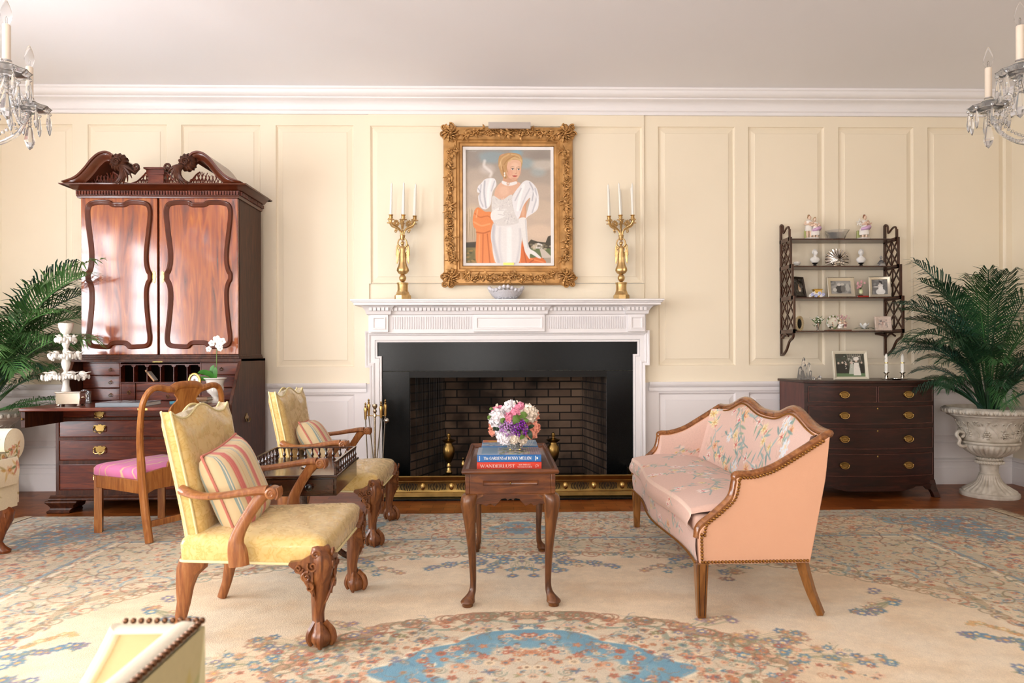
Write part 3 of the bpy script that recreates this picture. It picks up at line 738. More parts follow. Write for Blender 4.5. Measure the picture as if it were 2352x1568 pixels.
# ------------------------------------------------------------------ writing chair with pink seat, back towards the room centre
M_chair = wood('honey_walnut', '7a431c', '9c5f2c', 'b87c40', 'z', 4, 8, rough=.3, coat=.35)
def make_side_chair():
    t = thing('side_chair', 'brown vase-back writing chair with a pink seat pulled up to the desk', 'chair')
    W2, D0, D1 = .245, .21, -.20          # faces -x : rear stiles at x=+D0
    for sy in (-1, 1):
        # rear leg and stile in one sweep, arching over into the crest
        q = [(.275, .225, 0, .021, .026), (.245, .23, .18, .021, .027), (.222, .232, .36, .02, .028), (.222, .236, .44, .02, .026), (.232, .25, .56, .018, .02), (.255, .262, .68, .017, .018), (.275, .262, .78, .017, .017), (.288, .235, .845, .017, .017), (.294, .19, .868, .018, .017), (.296, .13, .858, .02, .02), (.296, .085, .848, .022, .024)]
        sp_ = spl([(x, sy*y, z, a, b) for x, y, z, a, b in q], 5)
        m_ = MB().tube([p[:3] for p in sp_], [(p[3], p[4]) for p in sp_], 10, up=(1, 0, 0)); m_.obj('back_stile', M_chair, t, fix=True)
        MB().tube([(-.215, sy*.205, z) for z in (0, .2, .34)], [.029, .029, .029], 4, up=(1, 1, 0)).obj('leg', M_chair, t, fix=True)
    mb = MB().tube(spl([(.297, -.1, .85), (.3, -.06, .872), (.302, 0, .876), (.3, .06, .872), (.297, .1, .85)], 4), [(.026, .019)]*17, 10, up=(1, 0, 0)); mb.obj('crest_rail', M_chair, t, fix=True)
    # vase-shaped splat
    hw = [(.40, .085), (.43, .078), (.455, .05), (.47, .056), (.50, .088), (.535, .095), (.565, .085), (.58, .068), (.592, .075), (.60, .062), (.63, .075), (.68, .105), (.73, .108), (.765, .088), (.785, .066), (.80, .064), (.825, .085), (.862, .105)]
    sp_ = spl(hw, 4); fr, bk = [], []
    def lean(z): return .232+.075*max(0, (z-.42)/.44)**1.1
    mb = MB(); rings = []
    for z, w in sp_:
        x = lean(z); rings.append([(x-.006, -w, z), (x-.006, w, z), (x+.007, w, z), (x+.007, -w, z)])
    mb.loft(rings); mb.obj('splat', M_chair, t, fix=True, bevel=.002)
    # shaped rear rail and side rails
    out = [(-.225, .385), (-.1, .40), (.1, .40), (.225, .385), (.225, .25), (.2, .27), (.16, .285), (-.16, .285), (-.2, .27), (-.225, .25)]
    MB().prism(out, .212, .235, 'yz').obj('seat_rail', M_chair, t, fix=True, bevel=.002)
    for sy in (-1, 1):
        MB().add([(.21, sy*.24, .27), (-.22, sy*.225, .27), (-.22, sy*.225, .345), (.21, sy*.24, .345), (.21, sy*.21, .27), (-.22, sy*.195, .27), (-.22, sy*.195, .345), (.21, sy*.21, .345)],
                 [(0, 1, 2, 3), (7, 6, 5, 4), (0, 4, 5, 1), (3, 2, 6, 7), (0, 3, 7, 4), (1, 5, 6, 2)]).obj('seat_rail', M_chair, t, fix=True, bevel=.003)
    MB().cbox((-.215, 0, .30), (.03, .39, .09)).obj('seat_rail', M_chair, t, bevel=.003)
    MB().cbox((.262, 0, .10), (.022, .42, .035)).obj('stretcher', M_chair, t, bevel=.003)
    # pink seat painted with pale gold vines
    pk = plain('pink_silk', 'e07bb0', var=.05, rough=.5, sheen=.3)
    base = [(.208, -.225), (.208, .225), (-.235, .235), (-.235, -.235)]; rings = []
    for z, d in ((.343, .006), (.35, 0), (.385, 0), (.402, .012), (.412, .04), (.418, .09), (.421, .15)):
        rings.append([(p[0], p[1], z) for p in inset2(rpoly(base, .03), d)])
    seat = MB(); seat.loft(rings); so = seat.obj('seat', pink_mat(), t, fix=True, smooth=60)
    return t
def pink_mat():
    m, nt, b = base_mat('pink_gold_silk'); setp(b, rough=.5, sheen=.2)
    v = coords(nt); w = N(nt, 'ShaderNodeTexWave'); w.inputs['Scale'].default_value = 3.2; w.inputs['Distortion'].default_value = 9; w.inputs['Detail'].default_value = 1; w.inputs['Detail Scale'].default_value = 1.6
    nt.links.new(v, w.inputs['Vector']); c = ramp(nt, w.outputs['Fac'], [(.0, 'e081b4'), (.93, 'de79ae'), (.97, 'e0ae9a'), (1, 'e4c09c')])
    vo = N(nt, 'ShaderNodeTexVoronoi'); vo.inputs['Scale'].default_value = 13; nt.links.new(v, vo.inputs['Vector'])
    c2 = ramp(nt, vo.outputs['Distance'], [(.0, 'ecd2ae'), (.16, 'e0b48e'), (.2, 'ffffff'), (1, 'ffffff')])
    mx = N(nt, 'ShaderNodeMix'); mx.data_type = 'RGBA'; mx.blend_type = 'DARKEN'; mx.inputs[0].default_value = .6
    nt.links.new(c, mx.inputs[6]); nt.links.new(c2, mx.inputs[7]); nt.links.new(mx.outputs[2], b.inputs['Base Color']); return m
sch = make_side_chair(); sch.location = (-2.115, 4.20, 0); sch.rotation_euler = (0, 0, math.radians(-28))
# ------------------------------------------------------------------ pink embroidered settee
M_salmon = plain('salmon_linen', 'd9a484', var=.03, scale=3, rough=.85, bmp=.12, bscale=420, sheen=.2)
M_emb = vcol('embroidered_wool', rough=.9, noise=.06, nscale=160, bmp=.15, bscale=500, sheen=.2)
M_rail = wood('settee_fruitwood', '5a3115', '875128', 'a9703c', 'y', 5, 5, rough=.25, coat=.5)
M_setleg = wood('settee_leg_wood', '5a3216', '80501f', '9a6532', 'z', 5, 6, rough=.3, coat=.4)
M_nail = plain('antique_nailhead', '9c6f3a', rough=.35, metal=1)
PINK = 'ddbaab'
def sprig(P, x, y, s, flip=1, seed=0):
    r = random.Random(seed)
    blu = ['8fa5a2', '76938f', 'a0b3b0', '93a58c']; fl = [('e6d3a6', 'c9a05a'), ('eadfd6', 'b8554a'), ('d9dfe6', 'e8c9a0'), ('e8cdb2', 'c4544e'), ('e3b98a', 'b86a4a'), ('f0e4da', 'c84f52')]
    pts = [(x, y)]; a = r.uniform(.2, .7)*flip if abs(flip) == 1 else flip; flip = 1 if flip > 0 else -1
    for k in range(9):
        a += r.uniform(-.35, .42)*flip; px_, py_ = pts[-1]; pts.append((px_+s*.07*cos(a), py_+s*.07*sin(a)))
    P.line(spl(pts, 4), .007*s, r.choice(blu), .9, taper=True)
    for k in range(1, 9):
        q = pts[k]
        for _ in range(2): P.leaf(*q, s*r.uniform(.045, .095), s*.009, r.uniform(0, 6.28), r.choice(blu))
        if r.random() < .6:
            c = r.choice(fl); fx, fy = q[0]+r.uniform(-.05, .05)*s, q[1]+r.uniform(-.05, .05)*s; R = s*r.uniform(.022, .045)
            for w in range(9):
                aa = w*.7+r.random()*.4; P.leaf(fx, fy, R*1.15, R*.26, aa, c[0])
            for w in range(6):
                aa = w*1.05; P.line([(fx, fy), (fx+R*.6*cos(aa), fy+R*.6*sin(aa))], .004*s, c[1])
            P.ell(fx, fy, R*.22, R*.22, c[1])
        if r.random() < .4: P.line(spl([q, (q[0]+.03*s, q[1]+.03*s), (q[0]+.05*s, q[1]-.01*s), (q[0]+.08*s, q[1]+.02*s)], 4), .003*s, 'b5987c', .8)
def make_settee():
    t = thing('settee', 'pink floral embroidered settee with brass-nailed double-hump wooden top rail', 'settee')
    Y0, Y1, YC = -.735, .735, 0.0
    arm = [(-.25, .216), (-.255, .318), (-.245, .362), (-.19, .408), (-.122, .474), (-.103, .543), (-.098, .566), (-.035, .570), (.052, .597), (.155, .657), (.268, .728)]
    arm_s = spl(arm[1:], 5)
    side = [(-.25, .216)]+arm_s+[(.25, .56), (.187, .222)]
    near = MB().prism([(x, z-.008 if z > .3 else z) for x, z in side], Y0, Y0+.045, 'xz')
    near.obj('side_panel', M_salmon, t, fix=True, bevel=.004)
    MB().prism([(x, z-.008 if z > .3 else z) for x, z in side], Y1, Y1-.045, 'xz').obj('side_panel', M_salmon, t, fix=True, bevel=.004)
    def crest(s):   # s -1..1 along the length
        return .728+.068*math.exp(-((abs(s)-.44)/.24)**2)+.018*math.exp(-(s/.2)**2)
    def bow(s): return .035*(1-s*s)
    # back: inner embroidered face and plain outer face
    P = Paint(-.72, .30, .72, .82, 340, 130, PINK)
    for k, (x, y, s, f) in enumerate([(-.66, .42, 1.1, .55), (-.30, .58, 1.2, .4), (.05, .62, 1.1, .3), (.62, .62, 1.1, -2.6), (.3, .40, 1.1, .5), (-.1, .40, 1., 2.2), (-.5, .50, 1.0, 1), (-.2, .48, 1.1, 1), (.1, .50, 1.0, 1), (.55, .5, 1.0, -1)]): sprig(P, x, y, s, f, 11+k)
    def inner(X, Z):
        s = X/.72; cz = np.vectorize(crest)(np.clip(s, -1, 1))-.012
        q = (Z-.30)/.52; z = .30+(cz-.30)*q
        x = .135+.128*(z-.30)/.42-.045*np.sin(PI*np.clip(q, 0, 1))**.7*np.minimum(1, (1-np.abs(s))/.12+.15)+bow(s)
        edge = np.clip(1-(1-np.abs(s))/.14, 0, 1); x = x-.05*edge**2
        return x, X*.955, z
    painted('backrest', P, inner, M_emb, t)
    def outer(u, v):
        s = 2*u-1; cz = crest(s)-.01; z = .222+(cz-.222)*v; return (.180+.075*(z-.222)/.5+bow(s)*max(0,(z-.4)/.33), s*.70, z)
    MB().grid(outer, 30, 8).obj('back_panel', M_salmon, t)
    # far and near arm linings
    for sg, yy in ((1, Y1-.046), (-1, Y0+.046)):
        Pa = Paint(0, 0, 1, 1, 80, 60, PINK); sprig(Pa, .2, .4, .8, 1, 77); sprig(Pa, .5, .7, .7, -1, 78)
        AX = np.array(arm_s)
        def lining(X, Z):
            x = -.245+X*np.interp(.30+Z*.4, [.3, .72], [.43, .49]); top = np.interp(x, AX[:, 0], AX[:, 1])-.012; z = .30+(top-.30)*Z
            return x, yy-sg*(.022*np.sin(PI*Z)**.6*np.sin(PI*np.clip(X, 0, 1))**.4)+0*x, z
        painted('arm_lining', Pa, lining, M_emb, t)
    # skirt under the cushion
    P = Paint(-.72, .216, .72, .36, 300, 40, 'dab5a6')
    for k in range(8): sprig(P, -.66+.18*k, .25+.03*(k % 2), .55, 1 if k % 2 else -1, 40+k)
    fr = lambda s: -.252-.03*np.cos(s*PI*1.0)*(1-s*s)-.012
    painted('front_skirt', P, lambda X, Z: (fr(X/.72)+.02*(1-np.sin(PI*np.clip((Z-.216)/.144, 0, 1)))*.5, X, Z), M_emb, t)
    MB().box(-.24, -.70, .222, .19, .70, .33).obj('seat_deck', M_salmon, t); MB().box(-.262, -.689, .33, .17, .689, .402).obj('cushion_core', plain('pink_wool', 'd9b3a2', rough=.9), t, bevel=.02, seg=3)
    # loose-look seat cushion: top + boxed front edge painted in one sheet
    P = Paint(-.685, 0, .685, .62, 320, 150, 'd9b3a2')
    for k, (x, y, s, f) in enumerate([(-.5, .25, .9, 1), (-.15, .3, 1., 1), (.2, .27, .9, -1), (.45, .3, .9, 1), (0, .2, .8, 1), (.3, .42, .7, 1), (-.3, .42, .7, -1), (-.4, .06, .6, 1), (.0, .05, .6, 1), (.35, .06, .6, -1), (.55, .05, .5, 1)]): sprig(P, x, y, s, f, 60+k)
    P.line([(-.7, .105), (.7, .105)], .007, 'eed0bd'); P.line([(-.7, .008), (.7, .008)], .009, 'dcae97')
    def cush(X, T):
        s = X/.685; f0 = fr(s)-.012
        tt = np.clip((T-.105)/.515, 0, 1)
        e = np.clip((1-np.abs(s))/.035, 0, 1)**.5
        x = np.where(T < .105, f0-.012*np.sin(PI*np.clip(T/.105, 0, 1)), f0+tt*(.17-f0))
        z = np.where(T < .105, .335+T*.70, .4085+.040*np.sin(PI*np.clip(tt*.93+.06, 0, 1))**.6)
        z = .33+(z-.33)*(.80+.20*e)
        return x, X*1.008, z
    painted('seat_cushion', P, cush, M_emb, t)
    # top rail: nose of near arm, over the back, to the nose of the far arm
    path = [(x, Y0+.022, z) for x, z in arm_s]
    mid = [(.27+bow(s)*1.0, s*.735, crest(s)) for s in np.linspace(-.97, .97, 40)]
    path += mid+[(x, Y1-.022, z) for x, z in arm_s[::-1]]
    MB().tube(path, [(.020, .017)]*len(path), 10).obj('top_rail', M_rail, t, fix=True)
    # nail trim
    def nails(pts, step, r, name):
        P_ = [Vector(p) for p in pts]; d = 0; mb = MB(); acc = 0
        for i in range(len(P_)-1):
            L = (P_[i+1]-P_[i]).length
            while acc <= L: mb.ball(tuple(P_[i].lerp(P_[i+1], acc/max(L, 1e-9))), (r, r, r), 6, 4); acc += step
            acc -= L
        mb.obj(name, M_nail, t)
    off = inset2([(x, z) for x, z in side], .024)
    for yy in (Y0-.001, Y1+.001):
        nails([(x, yy, z) for x, z in off[1:len(arm_s)+1]], .0135, .0068, 'nail_trim')
        nails([(-.243, yy, .335), (-.241, yy, .226), (.183, yy, .231)], .0135, .0068, 'nail_trim')
    nails([(x-.020, y, z-.022) for x, y, z in mid], .011, .0045, 'nail_trim')
    nails([(float(fr(s))-.003, s*.72, .222) for s in np.linspace(-1, 1, 30)], .012, .005, 'nail_trim')
    dk = plain('dark_inlay', '24130a', rough=.4)
    for sy in (-1, 1):
        l = MB(); l.loft([[(-.262+.05*0-a, sy*.712-a, z), (-.262+a, sy*.712-a, z), (-.262+a, sy*.712+a, z), (-.262-a, sy*.712+a, z)] for z, a in ((0, .0165), (.222, .025))])
        lo = l.obj('leg', M_setleg, t, loc=(.022, 0, 0), fix=True, bevel=.003, label='square tapered front leg with dark stringing')
        for dx in (-.011, .011): MB().tube([(-.262+dx*.8, sy*.712+sy*.0172, .01), (-.262+dx*1.3, sy*.712+sy*.0255, .215)], .0016, 4).obj('inlay', dk, lo)
        q = [(.165, .235, .021), (.182, .17, .020), (.208, .09, .018), (.245, .004, .017)]
        MB().tube([p[:3] for p in spl([(x, sy*.70, z) for x, z, r in q], 4)], [.028-.009*i/12 for i in range(13)], 4, up=(1, 1, 0)).obj('leg', M_setleg, t, fix=True, bevel=.003, label='rear leg splayed backwards')
    return t
st = make_settee(); st.location = (1.045, 3.415, 0); st.rotation_euler = (0, 0, math.radians(-1.0))
# ------------------------------------------------------------------ floral easy chair at the left edge, facing the room
M_floral = vcol('printed_linen', rough=.9, noise=.05, nscale=120, sheen=.1)
def floral(P, n, seed, cols=('9c9a62', 'c9a05e', 'c98a72', '7d8358', 'd8c08a', 'b8a878'), s=1):
    r = random.Random(seed); x0, x1, y0, y1 = P.xs[0], P.xs[-1], P.ys[0], P.ys[-1]
    for _ in range(n):
        x, y = r.uniform(x0, x1), r.uniform(y0, y1)
        for k in range(r.randint(4, 9)): P.leaf(x, y, r.uniform(.03, .08)*s, .008*s, r.uniform(0, 6.28), r.choice(cols))
        if r.random() < .6: P.flower(x+.02*s, y, r.uniform(.015, .03)*s, r.choice(('d9a48e', 'e0bf9a', 'e8d9b0')), 'b9784e', 6)
def make_easy_chair():
    t = thing('easy_chair', 'cream floral easy chair with rolled arms and wooden cabriole leg at left edge', 'armchair')
    M_c = wood('easy_chair_leg', '4c2410', '7d421f', '9b5a2d', 'z', 5, 6, rough=.3, coat=.4)
    for sy in (-1, 1):
        P = Paint(0, 0, 1.0, .75, 200, 130, 'ede4cd'); floral(P, 26, 5+sy)
        def roll(X, T):   # outer arm sheet : wraps over the roll
            a = T/.75*1.62*PI-PI*.5
            return .30-X*.62, sy*(.335+.075*np.cos(a)), .575+.085*np.sin(a)
        painted('arm', P, roll, M_floral, t)
        pf = Paint(-.1, -.1, .1, .1, 60, 60, 'e9e0c6'); floral(pf, 5, 9+sy, s=.9)
        def cap(X, Z):
            rr_ = np.maximum(np.abs(X), np.abs(Z))/.1; a = np.arctan2(Z, X); return .302+.012*(1-rr_), sy*(.335+.075*rr_*np.cos(a)), .575+.085*rr_*np.sin(a)
        painted('arm_front', pf, cap, M_floral, t)
        P2 = Paint(0, 0, .6, .3, 120, 60, 'e9dfc6'); floral(P2, 12, 15+sy)
        painted('arm_panel', P2, lambda X, Z: (.29-X, sy*(.355)+0*X, .26+Z), M_floral, t)
        P3 = Paint(-.07, 0, .07, .28, 50, 80, 'e9dfc6'); floral(P3, 6, 25+sy)
        painted('arm_panel', P3, lambda Y, Z: (.292+0*Y, sy*.31+Y, .255+Z), M_floral, t)
        q = [(.30, .26, .05, 0), (.30, .22, .055, .022), (.30, .17, .042, .026), (.30, .11, .028, .012), (.3, .06, .022, .002), (.3, .035, .026, .012), (.3, .015, .036, .024), (.3, .002, .033, .024)]
        rings = [[(.24+o+r*cos(2*PI*j/12), sy*(.29+o*.5)+r*sin(2*PI*j/12), z) for j in range(12)] for x, z, r, o in q]
        l = MB(); l.loft(rings[::-1]); scroll_tube(l, (.30, sy*.285, .205), 'yz', .03, 0, 1.4, .006); l.obj('leg', M_c, t, fix=True)
        MB().tube([(-.27, sy*.27, .27), (-.30, sy*.27, .14), (-.36, sy*.27, .003)], [.03, .024, .02], 8).obj('leg', M_c, t)
    P = Paint(-.28, 0, .28, .75, 150, 150, 'ebe1c8'); floral(P, 30, 33)
    def cu(Y, T):
        x = np.where(T < .15, .315-.0*T+.012*np.sin(PI*np.clip(T/.15, 0, 1)), .315-(T-.15)); z = np.where(T < .15, .365+T, .515+.03*np.sin(PI*np.clip((T-.15)/.6, 0, 1))-.03)
        return x, Y*1.2, z
    painted('seat_cushion', P, cu, M_floral, t)
    P = Paint(-.36, .24, .36, .37, 150, 40, 'e6dcc0'); floral(P, 16, 36)
    painted('front_skirt', P, lambda Y, Z: (.298+0*Y, Y, Z), M_floral, t)
    P = Paint(-.33, .4, .33, 1.0, 120, 100, 'ebe1c8'); floral(P, 22, 39)
    painted('backrest', P, lambda Y, Z: (-.22-.22*(Z-.4), Y, Z), M_floral, t)
    b = MB(); b.box(-.32, -.34, .25, .28, .34, .36); b.add([(-.24, -.34, .3), (-.24, .34, .3), (-.37, .34, 1.0), (-.37, -.34, 1.0), (-.34, -.34, .3), (-.34, .34, .3), (-.46, .34, 1.02), (-.46, -.34, 1.02)], [(0, 1, 2, 3), (7, 6, 5, 4), (0, 4, 5, 1), (3, 2, 6, 7), (0, 3, 7, 4), (1, 5, 6, 2)])
    b.obj('upholstered_frame', plain('cream_linen', 'e8dec6', rough=.9), t, bevel=.03, seg=3)
    return t
ez = make_easy_chair(); ez.location = (-2.925, 3.40, 0)
# ------------------------------------------------------------------ pale floral tub chair cut by the bottom edge
def make_tub():
    t = thing('tub_chair', 'pale yellow floral chair with brass-nailed top edge cut off at the bottom', 'armchair')
    M_t = vcol('pale_floral_silk', rough=.75, noise=.03, nscale=60)
    pal = ('cfc68a', 'd8c488', 'b9b98a', 'c8b878', 'dcd2a8')
    zt, X0, Y0 = .599, -.508, 1.18
    def panel(name, f, seed, base='e9dfb8', n=10):
        P = Paint(0, 0, 1, 1, 90, 90, base); floral(P, n, seed, pal, 2.2); painted(name, P, f, M_t, t)
    rk = lambda z: -.14*(zt-z)                                       # the back rakes outwards towards the top
    lft = lambda z: -.645-.45*(zt-z)-.9*(zt-z)**2                     # flaring front edge of the far arm
    panel('back_outside', lambda X, Z: (X0+rk(.15+.44*Z)+.006*np.sin(PI*Z), Y0-.8*X, .15+.44*Z), 3, 'cfc49a', 16)
    panel('back_inside', lambda X, Z: (X0-.05+rk(.15+.43*Z), Y0-.8*X, .15+.43*Z), 4, 'efe6c8')
    for k, (y, sd) in enumerate(((Y0-.02, 5), (Y0-.78, 8))):
        panel('arm_inside', lambda X, Z: (X0-.03+X*(lft(.15+.44*Z)-X0+.03), y+0*X, .15+.44*Z), sd, 'd3bc90', 12)
        panel('arm_outside', lambda X, Z: (X0+X*(lft(.15+.44*Z)-X0), y+(.018 if k == 0 else -.018)+0*X, .15+.44*Z), sd+1, 'e6dcb4')
        cr = plain('cream_silk', 'ece3cd', rough=.6)
        MB().tube([(lft(z), y, z) for z in np.linspace(zt-.002, .15, 12)], [(.010, .014)]*12, 10, up=(0, 1, 0)).obj('arm_front', cr, t)
        MB().tube([(X0-.012, y, zt-.006), (-.645, y, zt-.006)], [(.016, .006)]*2, 10).obj('arm_top', cr, t)
    MB().tube([(X0-.030, Y0-.01, zt-.010), (X0-.030, Y0-.4, zt-.010), (X0-.030, Y0-.8, zt-.010)], [(.021, .013)]*3, 12).obj('top_roll', cr, t)
    nl = MB()
    for k in range(58): nl.ball((X0-.004, Y0-.004-.0135*k, zt+.001), (.0056, .0056, .0056), 7, 5)
    for k in range(10): nl.ball((X0-.014-.0132*k, Y0-.004, zt+.002), (.0052, .0052, .0052), 7, 5)
    nl.obj('nail_trim', plain('dark_nailhead', '6b4a35', rough=.3, metal=.9), t)
    MB().box(X0-.56, Y0-.05, .16, X0-.12, Y0-.75, .36).obj('seat', cr, t, bevel=.03, seg=3)
    lw = wood('tub_leg', '4c2410', '7d421f', '9b5a2d', 'z', 5, 6)
    for x, y in ((X0-.13, Y0-.06), (X0-.13, Y0-.74), (X0-.5, Y0-.1), (X0-.5, Y0-.7)):
        MB().tube([(x, y, 0), (x, y, .165)], [.014, .022], 8).obj('leg', lw, t)
    return t
tub = make_tub()
# ================================================================== SECRETARY BOOKCASE
M_mah = wood('red_mahogany', '36110a', '5c2210', '80391a', 'x', 4, 8, rough=.34, coat=.2, spec=.4)
M_mahd = wood('dark_mahogany', '2b140b', '452314', '5c331e', 'z', 4, 8, rough=.45, coat=0, spec=.3)
M_mahm = plain('mahogany_moulding', '552410', var=.18, scale=12, rough=.3, coat=.4)
def flame():
    m, nt, b = base_mat('flame_mahogany'); setp(b, rough=.25, coat=1, coat_rough=.09)
    b.inputs['Coat IOR'].default_value = 1.65; v = coords(nt, (5.5, 1, .6)); n = N(nt, 'ShaderNodeTexNoise'); n.inputs['Scale'].default_value = 3.2; n.inputs['Detail'].default_value = 7; n.inputs['Distortion'].default_value = 1.6
    nt.links.new(v, n.inputs['Vector']); c = ramp(nt, n.outputs['Fac'], [(.28, '471506'), (.43, '80330b'), (.58, '9c4b12'), (.74, 'b36623')]); nt.links.new(c, b.inputs['Base Color']); return m
M_flame = flame()
M_gold = plain('gilt_brass', 'e0bd6a', var=.1, rough=.25, metal=1)
sec = thing('secretary_desk', 'tall mahogany secretary bookcase with open writing flap and scrolled pediment', 'desk', (-2.45, 4.97, 0))
SX, SY = -2.45, 4.97
def sx(u, y, v=815): return onY(u, v, y).x-SX
def sz(v, y, u=340): return onY(u, v, y).z
yl, yu, yb = 4.67, 4.87, 5.33                       # lower front, upper front, back
L0, L1 = sx(127, yl), sx(532, yl); U0, U1 = sx(183, yu), sx(548, yu)
zfl, zl = .735, sz(824, yu)                          # writing surface, top of the lower case
F = lambda y: y-SY
# lower carcass : sides follow the slant
side = [(F(yl), .085), (F(yl), zfl-.01), (F(yu)-.02, zl), (F(yb), zl), (F(yb), .085)]
mb = MB()
for a, c in ((L0, L0+.022), (L1-.022, L1)): mb.prism(side, a, c, 'yz')
mb.box(L0+.022, F(yb)-.02, .085, L1-.022, F(yb), zl); mb.box(L0, F(yu)-.03, zl-.02, L1, F(yb), zl); mb.box(L0+.022, F(yl)+.012, .085, L1-.022, F(yb), .10); mb.box(L0+.022, F(yl)+.004, zfl-.03, L1-.022, F(yb), zfl-.012)
mb.obj('lower_case', M_mahd, sec, bevel=.002)
def dz(v): return onY(340, v, yl).z
dr = [(964, 1003), (1009, 1056), (1065, 1124)]
mb = MB()     # rails between the drawers
edges = [dz(939)]+[q for a, c in dr for q in (dz(a), dz(c))]+[.105]
mb.box(L0+.022, F(yl), dz(964), L1-.022, F(yl)+.03, dz(958)); mb.box(L0+.022, F(yl), dz(1009), L1-.022, F(yl)+.03, dz(1003)); mb.box(L0+.022, F(yl), dz(1065), L1-.022, F(yl)+.03, dz(1056)); mb.box(L0+.022, F(yl), .10, L1-.022, F(yl)+.03, dz(1124))
mb.obj('drawer_rail', M_mahd, sec)
def bail(parent, x, y, z, s=1.0):
    """chippendale brass plate with bail handle; plate lies in xz facing -y"""
    out = [(0, .028), (.008, .030), (.014, .022), (.03, .026), (.042, .018), (.040, .006), (.032, .0), (.030, -.010), (.014, -.020), (.008, -.030), (0, -.034)]
    full = [(p*s, q*s) for p, q in out]+[(-p*s, q*s) for p, q in out[::-1][1:-1]]
    h = MB().prism([(x+p, z+q) for p, q in full], y-.003, y, 'xz'); o = h.obj('handle', M_brassd, parent, fix=True)
    g = MB(); g.tube(spl([(x-.036*s, y-.006, z+.008*s), (x-.034*s, y-.014, z-.012*s), (x-.018*s, y-.016, z-.022*s), (x, y-.017, z-.018*s), (x+.018*s, y-.016, z-.022*s), (x+.034*s, y-.014, z-.012*s), (x+.036*s, y-.006, z+.008*s)], 4), .0035*s, 6)
    for q in (-1, 1): g.ball((x+q*.036*s, y-.007, z+.01*s), .007*s, 8, 6)
    g.obj('bail', M_brass, o)
for k, (a, c) in enumerate([(940, 957)]+dr):
    z1, z0 = dz(a), dz(c)
    d = MB(); d.frame(L0+.024, z0, L1-.024, z1, [(0, 0), (0, .006), (.004, .008), (.006, .004)], y0=F(yl)+.004)
    d.obj('drawer', M_mah, sec)
    od = COL.objects[-1]
    for u in (229, 427):
        bail(od, sx(u, yl), F(yl)-.001, (z0+z1)/2+(.0 if k else -.01), 1.0 if k else .8)
    if k: MB().prism([(sx(328, yl)+.006*cos(t), (z0+z1)/2+.012+.011*sin(t)) for t in np.linspace(0, 2*PI, 12)[:-1]], F(yl)-.003, F(yl), 'xz').obj('escutcheon', M_brassd, od)
# base moulding and ogee bracket feet
mb = MB(); mo = [(0, .085), (.03, .085), (.034, .092), (.03, .10), (.014, .108), (.008, .118), (0, .118)]
mb.prism([(F(yl)-p, z) for p, z in mo], L0-.03, L1+.03, 'yz')
for x, s in ((L0, -1), (L1, 1)): mb.prism([(x+s*p, z) for p, z in mo], F(yl), F(yb), 'xz')
mb.obj('base_moulding', M_mahd, sec, fix=True)
for x, s in ((L0, 1), (L1, -1)):
    for y, q in ((F(yl), -1), (F(yb)-.12, 0)):
        rings = []
        for z, o in ((0, .014), (.014, .018), (.02, .006), (.036, .0), (.055, .010), (.072, .024), (.085, .022)):
            rings.append([(x-s*(.024+o), y+q*(.022+o), z), (x+s*(.15+o*.6 - (.045 if z < .03 else 0.02 if z < .06 else 0)), y+q*(.022+o), z), (x+s*(.15+o*.6-(.045 if z < .03 else 0.02 if z < .06 else 0)), y+.11, z), (x-s*(.024+o), y+.11, z)])
        f = MB(); f.loft(rings); f.obj('bracket_foot', M_mahd, sec, fix=True, bevel=.003)
# writing flap, lopers
fl = MB(); fl.box(L0+.025, F(4.28), zfl-.022, L1-.025, F(yl)+.012, zfl); flo = fl.obj('writing_flap', M_mah, sec, bevel=.004)
MB().box(sx(327, 4.28)-.03, F(4.28)-.002, zfl-.017, sx(327, 4.28)+.03, F(4.28), zfl-.005).obj('lock_plate', M_gold, flo)
for x in (L0+.03, L1-.055):
    l = MB().box(x-.005, F(4.30), zfl-.125, x+.022, F(yl)+.3, zfl-.023); l.obj('loper', M_mahd, sec, bevel=.002)
    MB().ball((x+.008, F(4.295), zfl-.07), .008, 8, 6).obj('knob', M_brassd, COL.objects[-1])
# interior of the slant front
yi = 4.93; ix = lambda u: sx(u, yi); iz = lambda v: onY(340, v, yi).z
mb = MB(); T = .006
z0i, z1i = zfl-.01, iz(832)
xs_i = [L0+.024, ix(276), ix(460), L1-.024]
mb.box(xs_i[0], F(yi), z1i, xs_i[3], F(yb)-.02, z1i+.012); mb.box(xs_i[0], F(yl)+.0, zfl-.012, xs_i[3], F(yb)-.02, zfl-.002)
for x in xs_i[1:3]: mb.box(x-T/2, F(yi), zfl, x+T/2, F(yb)-.02, z1i)
pz0, pz1 = iz(877), iz(836)
for k in range(1, 6): x = xs_i[1]+(xs_i[2]-xs_i[1])*k/6; mb.box(x-.0025, F(yi), pz0, x+.0025, F(yb)-.02, pz1)
mb.box(xs_i[1], F(yi), pz0-.006, xs_i[2], F(yb)-.02, pz0)
mb.obj('pigeonholes', M_mah, sec)
mb = MB()
for k in range(6):
    xa = xs_i[1]+(xs_i[2]-xs_i[1])*k/6+.003; xb = xs_i[1]+(xs_i[2]-xs_i[1])*(k+1)/6-.003
    mb.prism([(xa, pz1), (xb, pz1), (xb, pz1-.02), (xb-.008, pz1-.018), (xb-.014, pz1-.007), ((xa+xb)/2, pz1-.006), (xa+.014, pz1-.007), (xa+.008, pz1-.018), (xa, pz1-.02)], F(yi), F(yi)+.008, 'xz')
mb.obj('pigeonhole_valance', M_mah, sec, fix=True)
MB().box(xs_i[1]+.004, F(yi)+.055, pz0, xs_i[2]-.004, F(yi)+.06, pz1).obj('pigeonhole_shade', plain('shade_black', '0b0604', rough=1, spec=.02), sec)  # near-black sheet set forward, standing in for the shade inside the holes
